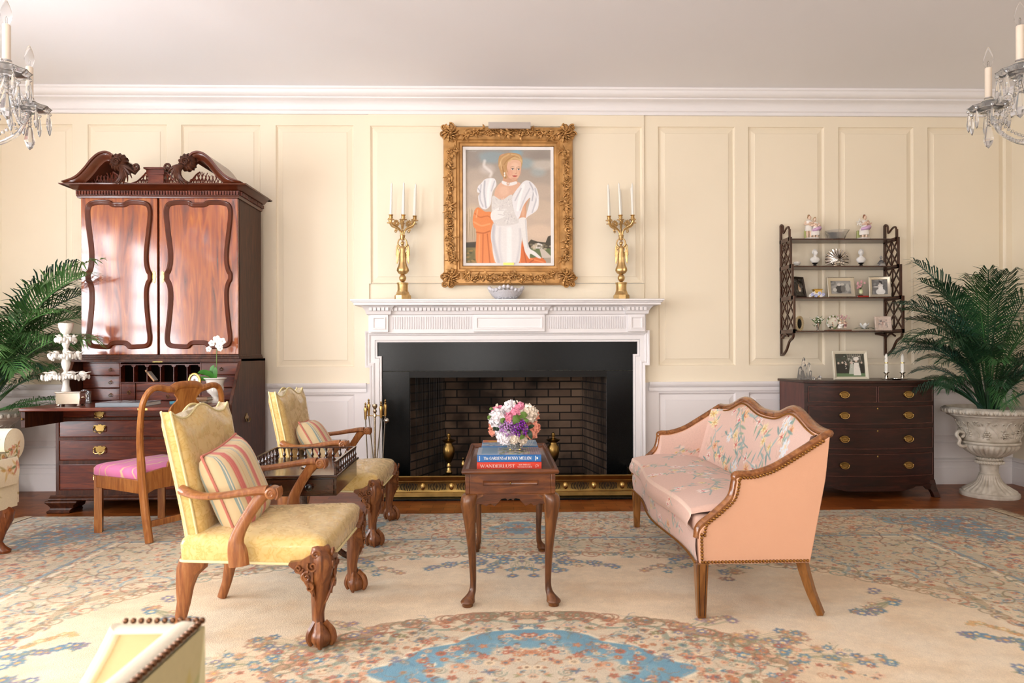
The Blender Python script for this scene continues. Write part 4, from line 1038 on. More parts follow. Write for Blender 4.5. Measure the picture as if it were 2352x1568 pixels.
def idrawer(xa, xb, za, zb_, ks):
    d = MB().frame(xa+.003, za+.002, xb-.003, zb_-.002, [(0, 0), (0, .006), (.003, .007), (.0045, .004)], y0=F(yi)+.004).obj('interior_drawer', M_mah, sec)
    for q in ks:
        k_ = MB(); x, z = xa+(xb-xa)*q, (za+zb_)/2
        k_.tube([(x+.010*cos(t), F(yi)-.008, z-.006+.010*sin(t)) for t in np.linspace(0, 2*PI, 13)[:-1]], .002, 5, closed=True); k_.ball((x, F(yi)-.004, z+.005), .0045, 8, 5)
        k_.obj('ring_pull', M_brassd, d)
tz = [zfl, zfl+(z1i-zfl)*.33, zfl+(z1i-zfl)*.66, z1i]
for k in range(3): idrawer(xs_i[0], xs_i[1], tz[k], tz[k+1], (.75,)); idrawer(xs_i[2], xs_i[3], tz[k], tz[k+1], (.5,))
zm = (zfl+pz0)/2
idrawer(ix(311), xs_i[2], zm, pz0-.006, (.5,)); idrawer(xs_i[1], ix(311), zfl, pz0-.006, (.6,)); idrawer(ix(311), xs_i[2], zfl, zm, (.5,))
MB().box(sx(366, yu)-.035, F(yu)-.026, zl-.022, sx(366, yu)+.035, F(yu)-.02, zl-.008).obj('lock_plate', M_gold, sec)
# upper case
zu0, zu1 = sz(814, yu), sz(455, yu)
mb = MB(); mb.box(U0, F(yu)+.022, zl, U1, F(yb), zu1); mb.box(U0-.012, F(yu)-.016, zl, U1+.012, F(yb), zl+.014); mb.box(U0-.006, F(yu)-.008, zl+.014, U1+.006, F(yb), zu0-.002)
mb.obj('upper_case', M_mahd, sec, bevel=.002)
def door(x0, x1, hinge):
    d = MB().box(x0, F(yu), zu0, x1, F(yu)+.021, zu1).obj('door', M_flame, sec, bevel=.002)
    w, h = x1-x0, zu1-zu0
    half = [(.5, .972), (.43, .972), (.39, .984), (.30, .988), (.18, .984), (.10, .968), (.065, .93), (.065, .87), (.085, .78), (.11, .68), (.115, .60), (.095, .545), (.068, .52), (.068, .475), (.095, .45), (.115, .40), (.11, .30), (.085, .18), (.07, .11), (.085, .065), (.14, .042), (.25, .036), (.37, .036), (.42, .058), (.5, .060)]
    inn = spl([(x0+w*p, zu0+h*q) for p, q in half], 4); pts = inn+[(x0+x1-p, q) for p, q in inn[::-1][1:-1]]
    m = MB(); cx_, cz_ = (x0+x1)/2, (zu0+zu1)/2; P_ = []
    A = np.array(pts); n_ = len(A); rings = []
    nrm = []
    for i in range(n_):
        t = A[(i+1) % n_]-A[i-1]; q = np.array([-t[1], t[0]]); q = q/(np.linalg.norm(q)+1e-9)
        if np.dot(q, np.array([cx_, cz_])-A[i]) < 0: q = -q
        nrm.append(q)
    prof = [(0, 0), (.001, .012), (.006, .016), (.013, .013), (.020, .006), (.032, .003), (.034, 0)]
    for t, hh in prof: rings.append([(A[i][0]+nrm[i][0]*t, F(yu)-hh, A[i][1]+nrm[i][1]*t) for i in range(n_)])
    m.loft(rings, cap=False); m.obj('door_moulding', M_mahm, d, fix=True, smooth=60)
    ex = x1-.022 if hinge < 0 else x0+.022; ez_ = zu0+h*.497
    e = MB(); out = [(0, .042), (.006, .034), (.012, .030), (.007, .02), (.011, .008), (.0135, 0), (.011, -.008), (.007, -.02), (.011, -.03), (.005, -.036), (0, -.046)]
    e.prism([(ex+p, ez_+q) for p, q in out]+[(ex-p, ez_+q) for p, q in out[::-1][1:-1]], F(yu)-.003, F(yu), 'xz'); e.obj('escutcheon', M_gold, d, fix=True)
door(sx(187, yu), sx(362, yu), -1); door(sx(367, yu), sx(547, yu), 1)
# cornice with dentils
zc0, zc1 = zu1, sz(420, 4.78)
mb = MB(); prof = [(0, 0), (.008, .0), (.012, .014), (.014, .016), (.014, .05), (.03, .056), (.045, .075), (.075, .088), (.085, zc1-zc0-.008), (.09, zc1-zc0)]
rings = [[(U0-p, F(yu)-p, zc0+h), (U1+p, F(yu)-p, zc0+h), (U1+p, F(yb), zc0+h), (U0-p, F(yb), zc0+h)] for p, h in prof]
mb.loft(rings); mb.obj('cornice', M_mahm, sec, fix=True)
mb = MB(); n_ = 58
for k in range(n_):
    x = U0-.012+(U1-U0+.024)*(k+.5)/n_; mb.box(x-.006, F(yu)-.026, zc0+.02, x+.006, F(yu)-.012, zc0+.046)
for k in range(22):
    y = F(yu)+(yb-yu)*(k+.5)/22; mb.box(U1+.012, y-.006, zc0+.02, U1+.026, y+.006, zc0+.046)
mb.obj('dentils', M_mah, sec)
# scrolled pediment
yp = 4.785; P2 = lambda u, v: (sx(u, yp, v), onY(u, v, yp).z)
zbase = zc1
def neck(right):
    c = [(556, 418), (527, 407), (507, 389), (490, 368), (474, 354), (459, 349), (446, 351), (437, 358)]
    if not right: c = [(366-(u-338)*1.0, v) for u, v in c] if False else [(702-u, v) for u, v in c]
    pts = spl([P2(u, v) for u, v in c], 5)
    mb = MB(); rings = []; A = np.array(pts); n_ = len(A)
    sec_ = [(0, -.060), (-.012, -.056), (-.02, -.042), (-.045, -.028), (-.05, -.016), (-.06, -.012), (-.06, 0), (.30, 0), (.30, -.060)]
    for i in range(n_):
        t = A[min(i+1, n_-1)]-A[max(i-1, 0)]; q = np.array([-t[1], t[0]]); q /= np.linalg.norm(q)
        if q[1] < 0: q = -q
        if right and i > n_-8: pass
        k_ = min(1, .25+i/6)
        rings.append([(A[i][0]+q[0]*o*k_, F(yp)+.03+dy, max(A[i][1]+q[1]*o*k_, zbase)) for dy, o in sec_])
    mb.loft(rings); mb.obj('swan_neck_scroll', M_mahm, sec, fix=True, smooth=40)
    # carved rosette and leaf at the scroll end
    s = 1 if right else -1
    cx_, cz_ = P2(432 if right else 275, 374)
    r = MB(); M_ = Matrix.Translation((cx_, F(yp)-.01, cz_)) @ Matrix.Rotation(PI/2, 4, 'X')
    r.lathe([(0, .03), (.016, .03), (.024, .022), (.036, .026), (.055, .014), (.062, 0), (.05, -.04), (0, -.04)][::-1], 40, M=M_, rf=lambda i, a, q, z: q*(1+.10*cos(13*a)*(q > .03)))
    scroll_tube(r, (cx_, F(yp)-.045, cz_), 'xz', .03, 0, 1.8, .006)
    r.obj('rosette', M_mahd, sec, fix=True)
    lf = MB(); d = -s
    for k in range(7):
        a = -.4-.28*k; L = .115-.007*k; b0 = (cx_+d*.02, cz_-.03)
        pts = [(b0[0]+d*L*t*cos(a*t*1.1), F(yp)-.03-.02*sin(PI*t), b0[1]+L*t*sin(a*t*1.1)-.01*k*t) for t in np.linspace(0, 1, 7)]
        lf.tube(pts, [.013, .014, .013, .012, .010, .007, .003], 6)
    ex, ez_ = cx_+d*.125, cz_-.035; lf.tube([(ex+p, F(yp)-.03, ez_+q) for p, q in spiral(0, 0, .024, .008, -2, 1.2*d, 14)], [.009]*12+[.012]*2, 6)
    lf.obj('acanthus_leaf', M_mahd, sec, fix=True)
neck(True); neck(False)
# pierced fretwork gallery: little gothic arches clipped under the curved top
def topv(u):
    a = abs(u-351)
    return np.interp(a, [0, 26, 30, 45, 62, 78, 92, 104], [392, 392, 398, 412, 418, 414, 396, 388])
fr = MB(); yq = F(yp)+.055
pts = [P2(u, topv(u)) for u in np.linspace(250, 452, 60)]
fr.tube([(x, yq, z) for x, z in pts], [(.006, .006)]*60, 6)
def clip(u0_, v0_, u1_, v1_, n_=8):
    path = []
    for t in np.linspace(0, 1, n_):
        u, v = u0_+(u1_-u0_)*t, v0_+(v1_-v0_)*t
        if v >= topv(u)-1 and v < 424: x, z = P2(u, v); path.append((x, yq, z))
    if len(path) > 1: fr.tube(path, .0032, 5)
for k in range(27):
    u = 248+k*8
    clip(u, 424, u, 384); clip(u, 424, u+13, 392); clip(u, 424, u-13, 392)
    x, z = P2(u, 412)
    if 412 > topv(u): fr.tube([(x+.012*cos(t), yq, z+.016*sin(t)) for t in np.linspace(0, 2*PI, 11)[:-1]], .003, 5, closed=True)
for sg in (-1, 1):
    for k in range(6):
        u = 351+sg*(106+k*8); clip(u, 424, u, 418-22*max(0, 1-k/5)); clip(u, 424, u-sg*10, 398); clip(u, 424, u+sg*10, 400)
for k in range(11):   # fan in the middle
    a = .25+2.64*k/10; x, z = P2(351, 421); fr.tube([(x, yq-.006, z), (x+.062*cos(a), yq-.006, z+.078*sin(a))], [.003, .005], 5)
fr.obj('fretwork', M_mah, sec)
x0, z0_ = P2(326, 395); x1, z1_ = P2(376, 382)
mb = MB().box(x0+.012, F(yp)+.03, z0_-.008, x1-.012, F(yp)+.12, z1_-.01); mb.box(x0, F(yp)+.015, z1_-.012, x1, F(yp)+.13, z1_); mb.box(x0+.02, F(yp)+.04, zbase, x1-.02, F(yp)+.12, z0_-.0)
mb.obj('plinth', M_mah, sec, bevel=.003)
# carrying handle on the right side
hs = MB(); cy, cz = F(onX(566, 958, SX+L1).y), onX(566, 958, SX+L1).z
hs.prism([(cy+.03*cos(t)*(1+.2*cos(4*t)), cz+.026*sin(t)*(1+.2*cos(4*t))) for t in np.linspace(0, 2*PI, 24)[:-1]], L1, L1+.004, 'yz'); hs.tube([(L1+.016, cy+.03*cos(t), cz-.006+.026*sin(t)) for t in np.linspace(PI, 2*PI, 9)], .004, 6)
hs.obj('side_handle', M_brassd, sec, fix=True)
# ------------------------------------------------------------------ things standing on the desk
def on_flap(u, v): p = onZ(u, v, zfl); return (p.x, p.y, zfl)
M_shell = plain('white_shellwork', 'f3eee6', var=.05, scale=60, rough=.45, bmp=.3, bscale=150)
p = on_flap(212, 921); p = (p[0], 4.60, zfl)
ep = thing('shellwork_centrepiece', 'tall tiered white shell centrepiece with three rings of shells on the desk', 'ornament', p)
s_ = 1568/4.60; zz = lambda v: (921-v)/s_
st_ = MB(); st_.lathe([(0, 0), (.052, 0), (.056, .008), (.046, .014), (.028, .03), (.024, .06), (.032, .075), (.02, zz(880)), (.02, zz(866)), (.026, zz(852)), (.012, zz(846)), (.022, zz(838)), (.028, zz(828)), (.017, zz(812)), (.02, zz(800)), (.013, zz(795)), (.024, zz(785)), (.012, zz(772)), (.018, zz(768)), (.015, zz(764)), (.03, zz(758)), (.042, zz(748)), (.044, zz(738)), (.036, zz(738)), (.03, zz(748)), (0, zz(752))], 20)
st_.obj('stem', M_shell, ep)
r_ = random.Random(3)
for v, R, n_ in ((858, .115, 44), (812, .085, 34), (775, .055, 22)):
    t = MB(); z = zz(v)
    t.lathe([(.012, z-.022), (R*.55, z-.02), (R, z-.008), (R*.98, z-.002), (.012, z-.004)], 22)
    for k in range(n_):
        a = 2*PI*k/n_; L = R*(1+r_.uniform(-.08, .16)); t.ball((L*cos(a), L*sin(a), z+r_.uniform(-.016, .006)), (.009, .009, r_.uniform(.012, .02)), 7, 5)
    for k in range(5):
        a = 2*PI*k/5+.5; c = (R*.8*cos(a), R*.8*sin(a), z+.016)
        t.ball(c, (.022*R/.1, .016*R/.1, .02), 8, 6)
        for q in range(5): t.tube([c, (c[0]+.035*cos(a+(q-2)*.35)*R/.08, c[1]+.035*sin(a+(q-2)*.35)*R/.08, c[2]+.012)], [.005, .002], 4)
    t.obj('shell_tier', M_shell, ep, label='ring of white shells')
M_silver = plain('polished_silver', 'd9d4cc', var=.06, rough=.14, metal=1)
M_silvd = plain('old_silver', 'a59a86', var=.2, scale=30, rough=.28, metal=1, bmp=.3, bscale=120)
def footed_box():
    p = on_flap(181, 930); t = thing('silver_casket', 'small silver footed box with ball handles at the left of the desk flap', 'box', (p[0], 4.43, zfl), .12)
    b = MB().box(-.072, -.04, .012, .072, .04, .088); b.obj('body', M_silver, t, bevel=.004, seg=2)
    MB().box(-.077, -.045, .085, .077, .045, .094).obj('lid', M_silver, t, bevel=.003)
    for x in (-.06, .06):
        for y in (-.03, .03): MB().lathe([(0, 0), (.01, 0), (.012, .006), (.006, .014)], 8, c=(x, y, 0)).obj('foot', M_silver, t)
        h = MB(); h.tube([(x*1.2+np.sign(x)*.014*sin(q), .018*cos(q), .055) for q in np.linspace(0, PI, 8)], .004, 6); h.ball((x*1.2, 0, .055), .01, 8, 6); h.obj('handle', M_silver, t)
footed_box()
M_cryst = glass('cut_crystal', 'f4f4f6', rough=.05, ior=1.5, facet=70, trans=.88)
M_clear = glass('clear_glass', 'ffffff', ior=1.45, trans=.9)
p = on_flap(273, 917); t = thing('crystal_clock', 'small cut crystal mantel clock standing on the desk flap', 'clock', (p[0], 4.66, zfl))
MB().prism([(-.04, 0), (.04, 0), (.036, .012), (.036, .075), (.04, .08), (.02, .088), (0, .098), (-.02, .088), (-.04, .08), (-.036, .075), (-.036, .012)], -.012, .012, 'xz').obj('case', M_cryst, t, fix=True, bevel=.003)
MB().lathe([(0, 0), (.021, 0), (.022, .004), (0, .005)], 24, M=Matrix.Translation((0, -.013, .05)) @ Matrix.Rotation(PI/2, 4, 'X')).obj('dial', plain('ivory_dial', 'ece4d0', rough=.5), t)
def book(name_label, loc, w, d, h, cover, rz=0, group=None, pages='e9e3d6', top=None, tilt=None, cat='book', spine=None):
    """hardback lying flat; w along x (spine side faces -y), d along y, h thick"""
    t = thing('book', name_label, cat, loc, rz, group)
    mc = plain('cover_'+cover, cover, rough=.4, coat=.3)
    c = MB(); c.box(-w/2, -d/2, 0, w/2, d/2, .003); c.box(-w/2, -d/2, h-.003, w/2, d/2, h); c.box(-w/2, -d/2, .003, w/2, -d/2+.004, h-.003)
    if spine: c = MB(); c.box(-w/2, -d/2, 0, w/2, d/2, .003); c.box(-w/2, -d/2, h-.003, w/2, d/2, h)
    c.obj('cover', mc, t, bevel=.001)
    MB().box(-w/2+.004, -d/2+.004, .0032, w/2-.004, d/2-.004, h-.0032).obj('pages', plain('pages_'+pages, pages, rough=.9), t)
    return t
p = on_flap(300, 937)
b1 = book('large pale grey and white coffee table book lying on the desk flap', (onY(298, 930, 4.46).x, 4.455, zfl), .30, .24, .026, '7f8890', .08, pages='eeeae2')
P = Paint(-.15, -.12, .15, .12, 60, 50, '9aa2a8'); [P.ell(r_.uniform(-.14, .14), r_.uniform(-.11, .11), r_.uniform(.02, .05), r_.uniform(.01, .03), r_.choice(['6f7a84', '3f4a55', 'c9cdd0', '50606c']), r_.random()) for _ in range(26)]
M_print = vcol('glossy_print', rough=.25, coat=.4)
painted('cover_picture', P, lambda X, Y: (X*.98, Y*.98, 0*X+.0265), M_print, b1)
bx_ = onY(452, 915, 4.60).x
b2 = book('lowest brown leather book stacked beside the orchid pot', (bx_, 4.63, zfl), .15, .11, .022, '8a6a45', -.05, 'old books stacked on the desk')
b3 = book('topmost brown leather book stacked under the oval gilt frame', (bx_+.005, 4.64, zfl+.022), .13, .10, .02, '7a5636', .06, 'old books stacked on the desk')
tl = book('small teal blue book beside the stack of brown books', (bx_-.125, 4.60, zfl), .07, .10, .018, '2f7f96', .1)
tr = thing('silver_tray', 'flat embossed silver box with little feet in front of the books', 'tray', (onY(441, 922, 4.47).x, 4.47, zfl), -.05)
MB().box(-.085, -.045, .012, .085, .045, .022).obj('lid', M_silvd, tr, bevel=.003)
for x in (-.07, .07):
    for y in (-.035, .035): MB().ball((x, y, .0065), .0065, 8, 6).obj('foot', M_silvd, tr)
# small book leaning inside the pigeonhole
lb = book('thin tan book leaning in the desk pigeonhole', (ix(352)+SX, yi+.045, pz0+.002), .004, .09, .10, 'b98d62')
for c in lb.children: c.matrix_local = Matrix.Rotation(math.radians(-38), 4, 'Y') @ Matrix.Translation((0.006, 0, 0)) @ Matrix.Diagonal((3, 1, 1, 1))
# oval gilt frame
t = thing('oval_picture_frame', 'oval gilt frame with a pale miniature standing on the stacked books', 'picture frame', (bx_-.035, 4.645, zfl+.0425))
fz = .105
fr = MB().tube([(.036*cos(a), 0, fz+.048*sin(a)) for a in np.linspace(0, 2*PI, 33)[:-1]], [(.007, .009)]*32, 8, closed=True, up=None); fr.obj('frame', M_gold, t)
P = Paint(-.05, -.06, .05, .06, 30, 36, 'dfe3ea'); P.ell(0, -.03, .022, .03, 'f2eeea'); P.ell(0, .005, .01, .013, 'd8b8a0'); P.ell(0, .012, .011, .01, '8a7a70')
painted('miniature', P, lambda X, Z: (X*.66, 0*X+.001, fz+Z*.74), M_print, t)
MB().box(-.012, .003, 0, .012, .04, .06).obj('easel_back', M_gold, t)
# white orchid in a fluted pot
ox = onY(484, 900, 4.63).x
t = thing('orchid_pot', 'white fluted urn pot with a pale marbled glaze on the desk', 'plant pot', (ox, 4.70, zfl))
M_pot = plain('white_glaze', 'f1ece6', rough=.35, coat=.4)
MB().lathe([(0, 0), (.045, 0), (.046, .012), (.03, .018), (.022, .04), (.026, .05), (.048, .07), (.054, .09), (.052, .125), (.062, .155), (.074, .162), (.075, .168), (.066, .168), (.05, .14), (0, .14)], 40, rf=lambda i, a, q, z: q*(1+.035*cos(18*a)) if .06 < z < .15 else q).obj('urn', M_pot, t)
t2 = thing('orchid', 'white orchid spray with green leaves growing in the white urn pot', 'flower', (ox, 4.70, zfl+.141))
M_leaf = plain('orchid_leaf', '3f7a2e', var=.2, scale=20, rough=.4)
def blade(pts, w, mb, fold=.15, n=None):
    P_ = [Vector(p) for p in pts]; k = len(P_); vs, fs = [], []
    for i in range(k):
        t_ = (P_[min(i+1, k-1)]-P_[max(i-1, 0)]).normalized(); sd = t_.cross(Vector((0, 0, 1))) if n is None else t_.cross(Vector(n))
        sd = sd.normalized() if sd.length > 1e-6 else Vector((1, 0, 0)); up = sd.cross(t_)
        q = w*sin(PI*(.08+.92*i/(k-1)))**.8 if i < k-1 else w*.05
        vs += [tuple(P_[i]-sd*q+up*q*fold), tuple(P_[i]), tuple(P_[i]+sd*q+up*q*fold)]
    for i in range(k-1):
        for j in (0, 1): a = i*3+j; fs.append((a, a+1, a+4, a+3))
    return mb.add(vs, fs)
for pts, w in (([(0, 0, 0), (-.03, -.02, .05), (-.07, -.03, .065), (-.105, -.03, .06)], .022), ([(0, 0, 0), (-.04, -.04, .02), (-.08, -.05, .022), (-.112, -.05, .014)], .016)):
    m_ = MB(); blade(spl(pts, 5), w, m_, n=(0, 1, .45)); m_.obj('leaf', M_leaf, t2)
for pts, w in (([(0, 0, 0), (-.012, -.01, .05), (-.014, -.01, .09), (-.002, -.01, .115)], .02), ([(.0, 0, 0), (.004, -.015, .04), (.010, -.02, .08), (.014, -.02, .10)], .016)):
    m_ = MB(); blade(spl(pts, 5), w, m_, n=(0, 1, 0)); m_.obj('leaf', M_leaf, t2)
MB().tube(spl([(0, 0, 0), (.01, 0, .1), (.012, 0, .2), (.016, 0, .25), (-.005, -.005, .27)], 5), .0032, 6).obj('stem', plain('stem_green', '5c7a34', rough=.5), t2)
M_petal = plain('orchid_petal', 'fbf8f2', rough=.6, sheen=.1)
for k, (x, z, s) in enumerate([(.02, .285, 1.1), (.055, .275, .95), (.036, .245, 1.0), (-.012, .262, .85), (-.032, .222, .75), (.045, .225, .7)]):
    f = MB()
    for j in range(5):
        a = 2*PI*j/5+k; f.ball((x+.015*s*cos(a), -.016-.002*k, z+.015*s*sin(a)), (.013*s, .004, .013*s), 8, 6)
    f.ball((x, -.021-.002*k, z), .005, 6, 5); f.obj('flower', M_petal, t2)
# ================================================================== RUG
RCX, RCY, RHX, RHY, RZ = .10, 2.27, 3.18, 2.28, .006
def make_rug():
    r = random.Random(21)
    P = Paint(0, -.12, RHX, RHY, 560, 420, 'e3cba9'); P.px = .0058
    A, B = np.meshgrid(P.xs, P.ys)
    def fbm(sx_, sy_, seed, oct=4):
        g = np.random.default_rng(seed); out = np.zeros(A.shape); amp = 1; tot = 0
        for o in range(oct):
            n0, n1 = int(RHX*sx_*2**o)+3, int(2.5*sy_*2**o)+3; G = g.random((n1, n0))
            u = A/RHX*(n0-2); v = (B+.12)/2.4*(n1-2); i, j = u.astype(int).clip(0, n0-2), v.astype(int).clip(0, n1-2); fu, fv = u-i, v-j
            fu, fv = fu*fu*(3-2*fu), fv*fv*(3-2*fv)
            out += amp*((G[j, i]*(1-fu)+G[j, i+1]*fu)*(1-fv)+(G[j+1, i]*(1-fu)+G[j+1, i+1]*fu)*fv); tot += amp; amp *= .6
        return out/tot
    n1 = fbm(3, 3, 1); n2 = fbm(9, 9, 2); n3 = fbm(2, 5, 3)
    def lay(mask, c, soft=.012, al=1):
        m = np.clip(mask/soft+.5, 0, 1)[..., None]*al; P.a = P.a*(1-m)+np.array(hexa(c))*m
    # field mottling
    P.a = P.a*(1+.10*(n1-.5)[..., None]+.08*(n2-.5)[..., None]); lay((n3-.56)*.3, 'd3b48d', .05, .5); lay((.42-n1)*.3, 'ecdcc2', .05, .6)
    dx, dy = (RHX-A)/1.32, (RHY-np.abs(B))/.98
    d = np.minimum(dx, dy)
    wav = .035*np.sin(A*9)*np.sin(B*8+1)+.05*(n2-.5)
    # corner spandrel
    spn = (A/1.95)**2.2+(np.abs(B)/1.33)**2.6-1+.10*(n2-.5)+.035*np.cos(np.arctan2(B, A)*26)
    inner = np.maximum(.985-d+wav*.6, spn*.45)
    lay(inner, 'd9c5a3'); lay(np.where(np.abs(inner-.03) < .018, .02, -.02), 'a68a62', .01, .7)
    lay(inner-.10, 'c8b797'); lay(.66-d, 'bdb094'); lay(np.where(np.abs(d-.67) < .010, .01, -.01), '6d8aa0', .006, .8); lay(np.where(np.abs(d-.70) < .007, .01, -.01), 'e6d8bd', .006)
    band = np.minimum(d-.22, .60-d); lay(band, 'd2bd9b')
    seg = np.sin(A*4.2+.9*np.sin(B*3))*np.cos(B*4.6+1.2); lay(np.minimum(band-.02, (seg+1.1*(n2-.5)-.02)*.2), '7797a4', .02, .95)
    lay(np.minimum(band-.03, (seg+1.1*(n2-.5)-.35)*.2), '62849a', .02, .9)
    lay(.20-d, 'b8ae99'); lay(np.where(np.abs(d-.20) < .012, .01, -.01), '8e8a80', .006, .8); lay(np.where(np.abs(d-.10) < .008, .01, -.01), 'a08a70', .006, .7); lay(.05-d, 'b3a892')
    # medallion
    rad = np.hypot(A/.86, B/.50); th = np.arctan2(B/.5, A/.86)
    med = 1-rad+.055*np.cos(th*14)+.05*(n2-.5)
    lay(med*.4, 'dcc7a6'); lay(np.where(np.abs(med-.03) < .035, .02, -.02), '9a6a42', .012, .6); lay((med-.16)*.4, 'd3c0a2'); lay(np.where(np.abs(med-.17) < .02, .01, -.01), '7d8a76', .01, .7)
    eye = np.minimum(1-((A/.56)**1.3+(np.abs(B)/.37)**1.35), 1)+.05*np.cos(th*10)+.10*(n2-.5)
    lay(eye*.3, 'e6d7bb'); lay((eye-.06)*.3, '5f93ab', .012); lay((eye-.3+.35*(n2-.5))*.3, '74a3b6', .03, .6); lay((eye-.50+.30*(n2-.5))*.3, 'd9c0a0', .02, .9)
    pal = ['a8623c', '96532f', 'd7a583', 'c98d63', '5d7f93', '4b7389', '7d8d7c', '8a8355', '7b5a3c', 'e9dcc0', '6c6f86']
    warm = ['c2703e', 'd49a72', 'e3b894', 'b5593a', 'e8cfa8']
    def motif(x, y, s, dark=False):
        k = r.random()
        if k < .36:
            c = r.choice(warm if dark or r.random() < .5 else pal); P.flower(x, y, s, c, r.choice(pal), r.choice((5, 6, 8)), r.uniform(0, 6), r.choice(('e9dcc0', 'c98d63', '7b4a35')))
        elif k < .66:
            a = r.uniform(0, 6.28); q = [(x, y)]
            for _ in range(5): a += r.uniform(-.9, 1.1); q.append((q[-1][0]+s*.8*cos(a), q[-1][1]+s*.8*sin(a)))
            P.line(spl(q, 3), s*.22, r.choice(pal+['9a6a42', '8c7350']), .85, taper=True)
        elif k < .88:
            a = r.uniform(0, 6.28)
            for j in range(r.randint(2, 4)): P.leaf(x, y, s*1.5, s*.3, a+j*.8, r.choice(pal))
        else:
            P.line([(x+p, y+q) for p, q in spiral(0, 0, s*1.3, s*.2, r.uniform(0, 6), r.choice((-1.4, 1.4)), 12)], s*.2, r.choice(['9a6a42', '6f7d6c', '5d7f93', 'b5714a']), .9)
    def at(x, y): return d[min(419, max(0, int((y+.12)/2.4*419))), min(559, max(0, int(x/RHX*559)))], inner[min(419, max(0, int((y+.12)/2.4*419))), min(559, max(0, int(x/RHX*559)))]
    # big blue-outlined scrolls in the corners
    for x, y, R, a0, tn, w in ((1.47, 1.12, .17, -1.2, .62, .016), (1.78, .90, .17, 3.4, -.6, .016), (2.02, .50, .16, -1.6, .6, .013), (1.12, 1.36, .14, -.6, .6, .013)):
        q = [(x+p, y+v) for p, v in spiral(0, 0, R, R*.35, a0, tn, 26)]; P.line(q, w*2.2, 'dccaa8', .8); P.line(q, w, '87a0a8', .75)
    n_ = 0
    while n_ < 6500:
        x, y = r.uniform(0, RHX), r.uniform(-.1, RHY); dd, ii = at(x, y)
        if ii < .0: continue
        s = r.uniform(.010, .022) if .2 < dd < .62 else r.uniform(.008, .016)
        motif(x, y, s, .2 < dd < .62); n_ += 1
    for k in range(230):   # trailing vines of the border
        x, y = r.uniform(0, RHX), r.uniform(-.1, RHY); a = r.uniform(0, 6.28); cv = r.choice((-1, 1)); q = [(x, y)]
        if at(x, y)[1] < .03: continue
        for j in range(12):
            cv = -cv if r.random() < .25 else cv; a += cv*r.uniform(.3, .8); nx_, ny_ = q[-1][0]+.042*cos(a), q[-1][1]+.042*sin(a)
            if not (0 < nx_ < RHX and -.1 < ny_ < RHY) or at(nx_, ny_)[1] < .02: break
            q.append((nx_, ny_))
        if len(q) > 3: P.line(spl(q, 3), .0065, r.choice(('8f5532', '9a6a42', '75663f', '5f7a8a', '7a4a30', '6b6a52')), .85)
    for k in range(620):   # medallion
        x, y = r.uniform(0, .85), r.uniform(-.12, .52); q = np.hypot(x/.86, y/.5)
        if q > 1.02: continue
        e = 1-((x/.56)**1.3+(abs(y)/.37)**1.35)
        if .05 < e < .2 and r.random() < .45: continue
        motif(x, y, r.uniform(.010, .021), e > .05)
    for k in range(40):   # scrolling outline of the medallion and of the field
        t = r.uniform(0, PI/2); x, y = .84*cos(t), .49*sin(t); P.line([(x+p, y+q) for p, q in spiral(0, 0, .05, .01, t+PI, r.choice((-1.2, 1.2)), 14)], .007, r.choice(('8a5a34', '7d7350', 'a8633c')), .9)
    for k in range(34):
        t = (k+.5)/34*PI/2; x, y = 1.93*cos(t)**.9, 1.32*sin(t)**.75; P.line([(x+p, y+q) for p, q in spiral(0, 0, r.uniform(.04, .06), .012, r.uniform(0, 6.28), r.choice((-1.3, 1.3)), 14)], .009, r.choice(('9a7a4c', '8a7350', 'b08458', 'a8633c', '7d8a76')), .8)
        for _ in range(3): motif(x+r.uniform(-.06, .06), y+r.uniform(-.05, .05), r.uniform(.010, .018))
    # sprays reaching into the field
    def spray(x, y, ang, L, n, s, cols, side=.55):
        ca, sa = cos(ang), sin(ang)
        for k in range(n):
            t = r.random(); o = r.uniform(-side, side)*L*.4*(1-t*.75)
            px_, py_ = x+t*L*ca-o*sa, y+t*L*sa+o*ca
            P.line(spl([(x+t*.6*L*ca, y+t*.6*L*sa), ((x+px_)/2+.01, (y+py_)/2), (px_, py_)], 3), .0035, '8c8a62', .6)
            for j in range(3): P.leaf(px_, py_, s*1.3, s*.28, r.uniform(0, 6.28), r.choice(('7d8d6c', '8a8355', '9a8a5c', '6f8d86')))
            P.flower(px_, py_, s*r.uniform(.7, 1.1), r.choice(cols), r.choice(('e9dcc0', 'c98d63')), 6, r.random()*6)
    BL = ('5b7a94', '4f6b8a', '6d7690', '53809a', '7a6f86'); WM = ('b98a6a', 'c99c74', '9a6a58', 'b5805a')
    for k in range(3): spray(.02+.06*k, 1.30, -PI/2+.35*k, .34-.05*k, 16, .026, BL+WM[:1], .9)
    spray(.30, 1.20, -.6, .2, 12, .026, BL); spray(.9, 1.18, -2.6, .38, 22, .026, BL+WM, .8); spray(1.05, 1.12, -2.0, .26, 14, .026, BL[:3]+WM, .8)
    spray(1.62, .66, -2.5, .34, 20, .026, BL+WM, .8); spray(1.90, .12, PI-.35, .30, 16, .028, BL, .9); spray(1.92, -.02, PI+.1, .34, 16, .028, BL, .7); spray(1.85, .22, PI-.8, .2, 8, .022, ('d6a562', 'c98d4c'), .6)
    spray(.62, .16, .25, .42, 26, .024, WM+BL, .8); spray(.80, .10, -.12, .46, 26, .024, BL+WM[:2], .7); spray(.55, .30, .45, .30, 14, .022, ('9a7a80', '7a6f86', 'b98a6a'), .7)
    for k in range(90): motif(r.uniform(.55, 1.15), r.uniform(-.1, .20)*(1), r.uniform(.010, .018), True)
    P.a *= (1+.07*(fbm(40, 40, 9, 2)-.5)[..., None])
    P.a = P.a*.95+.05*np.array(hexa('cdbb9c'))
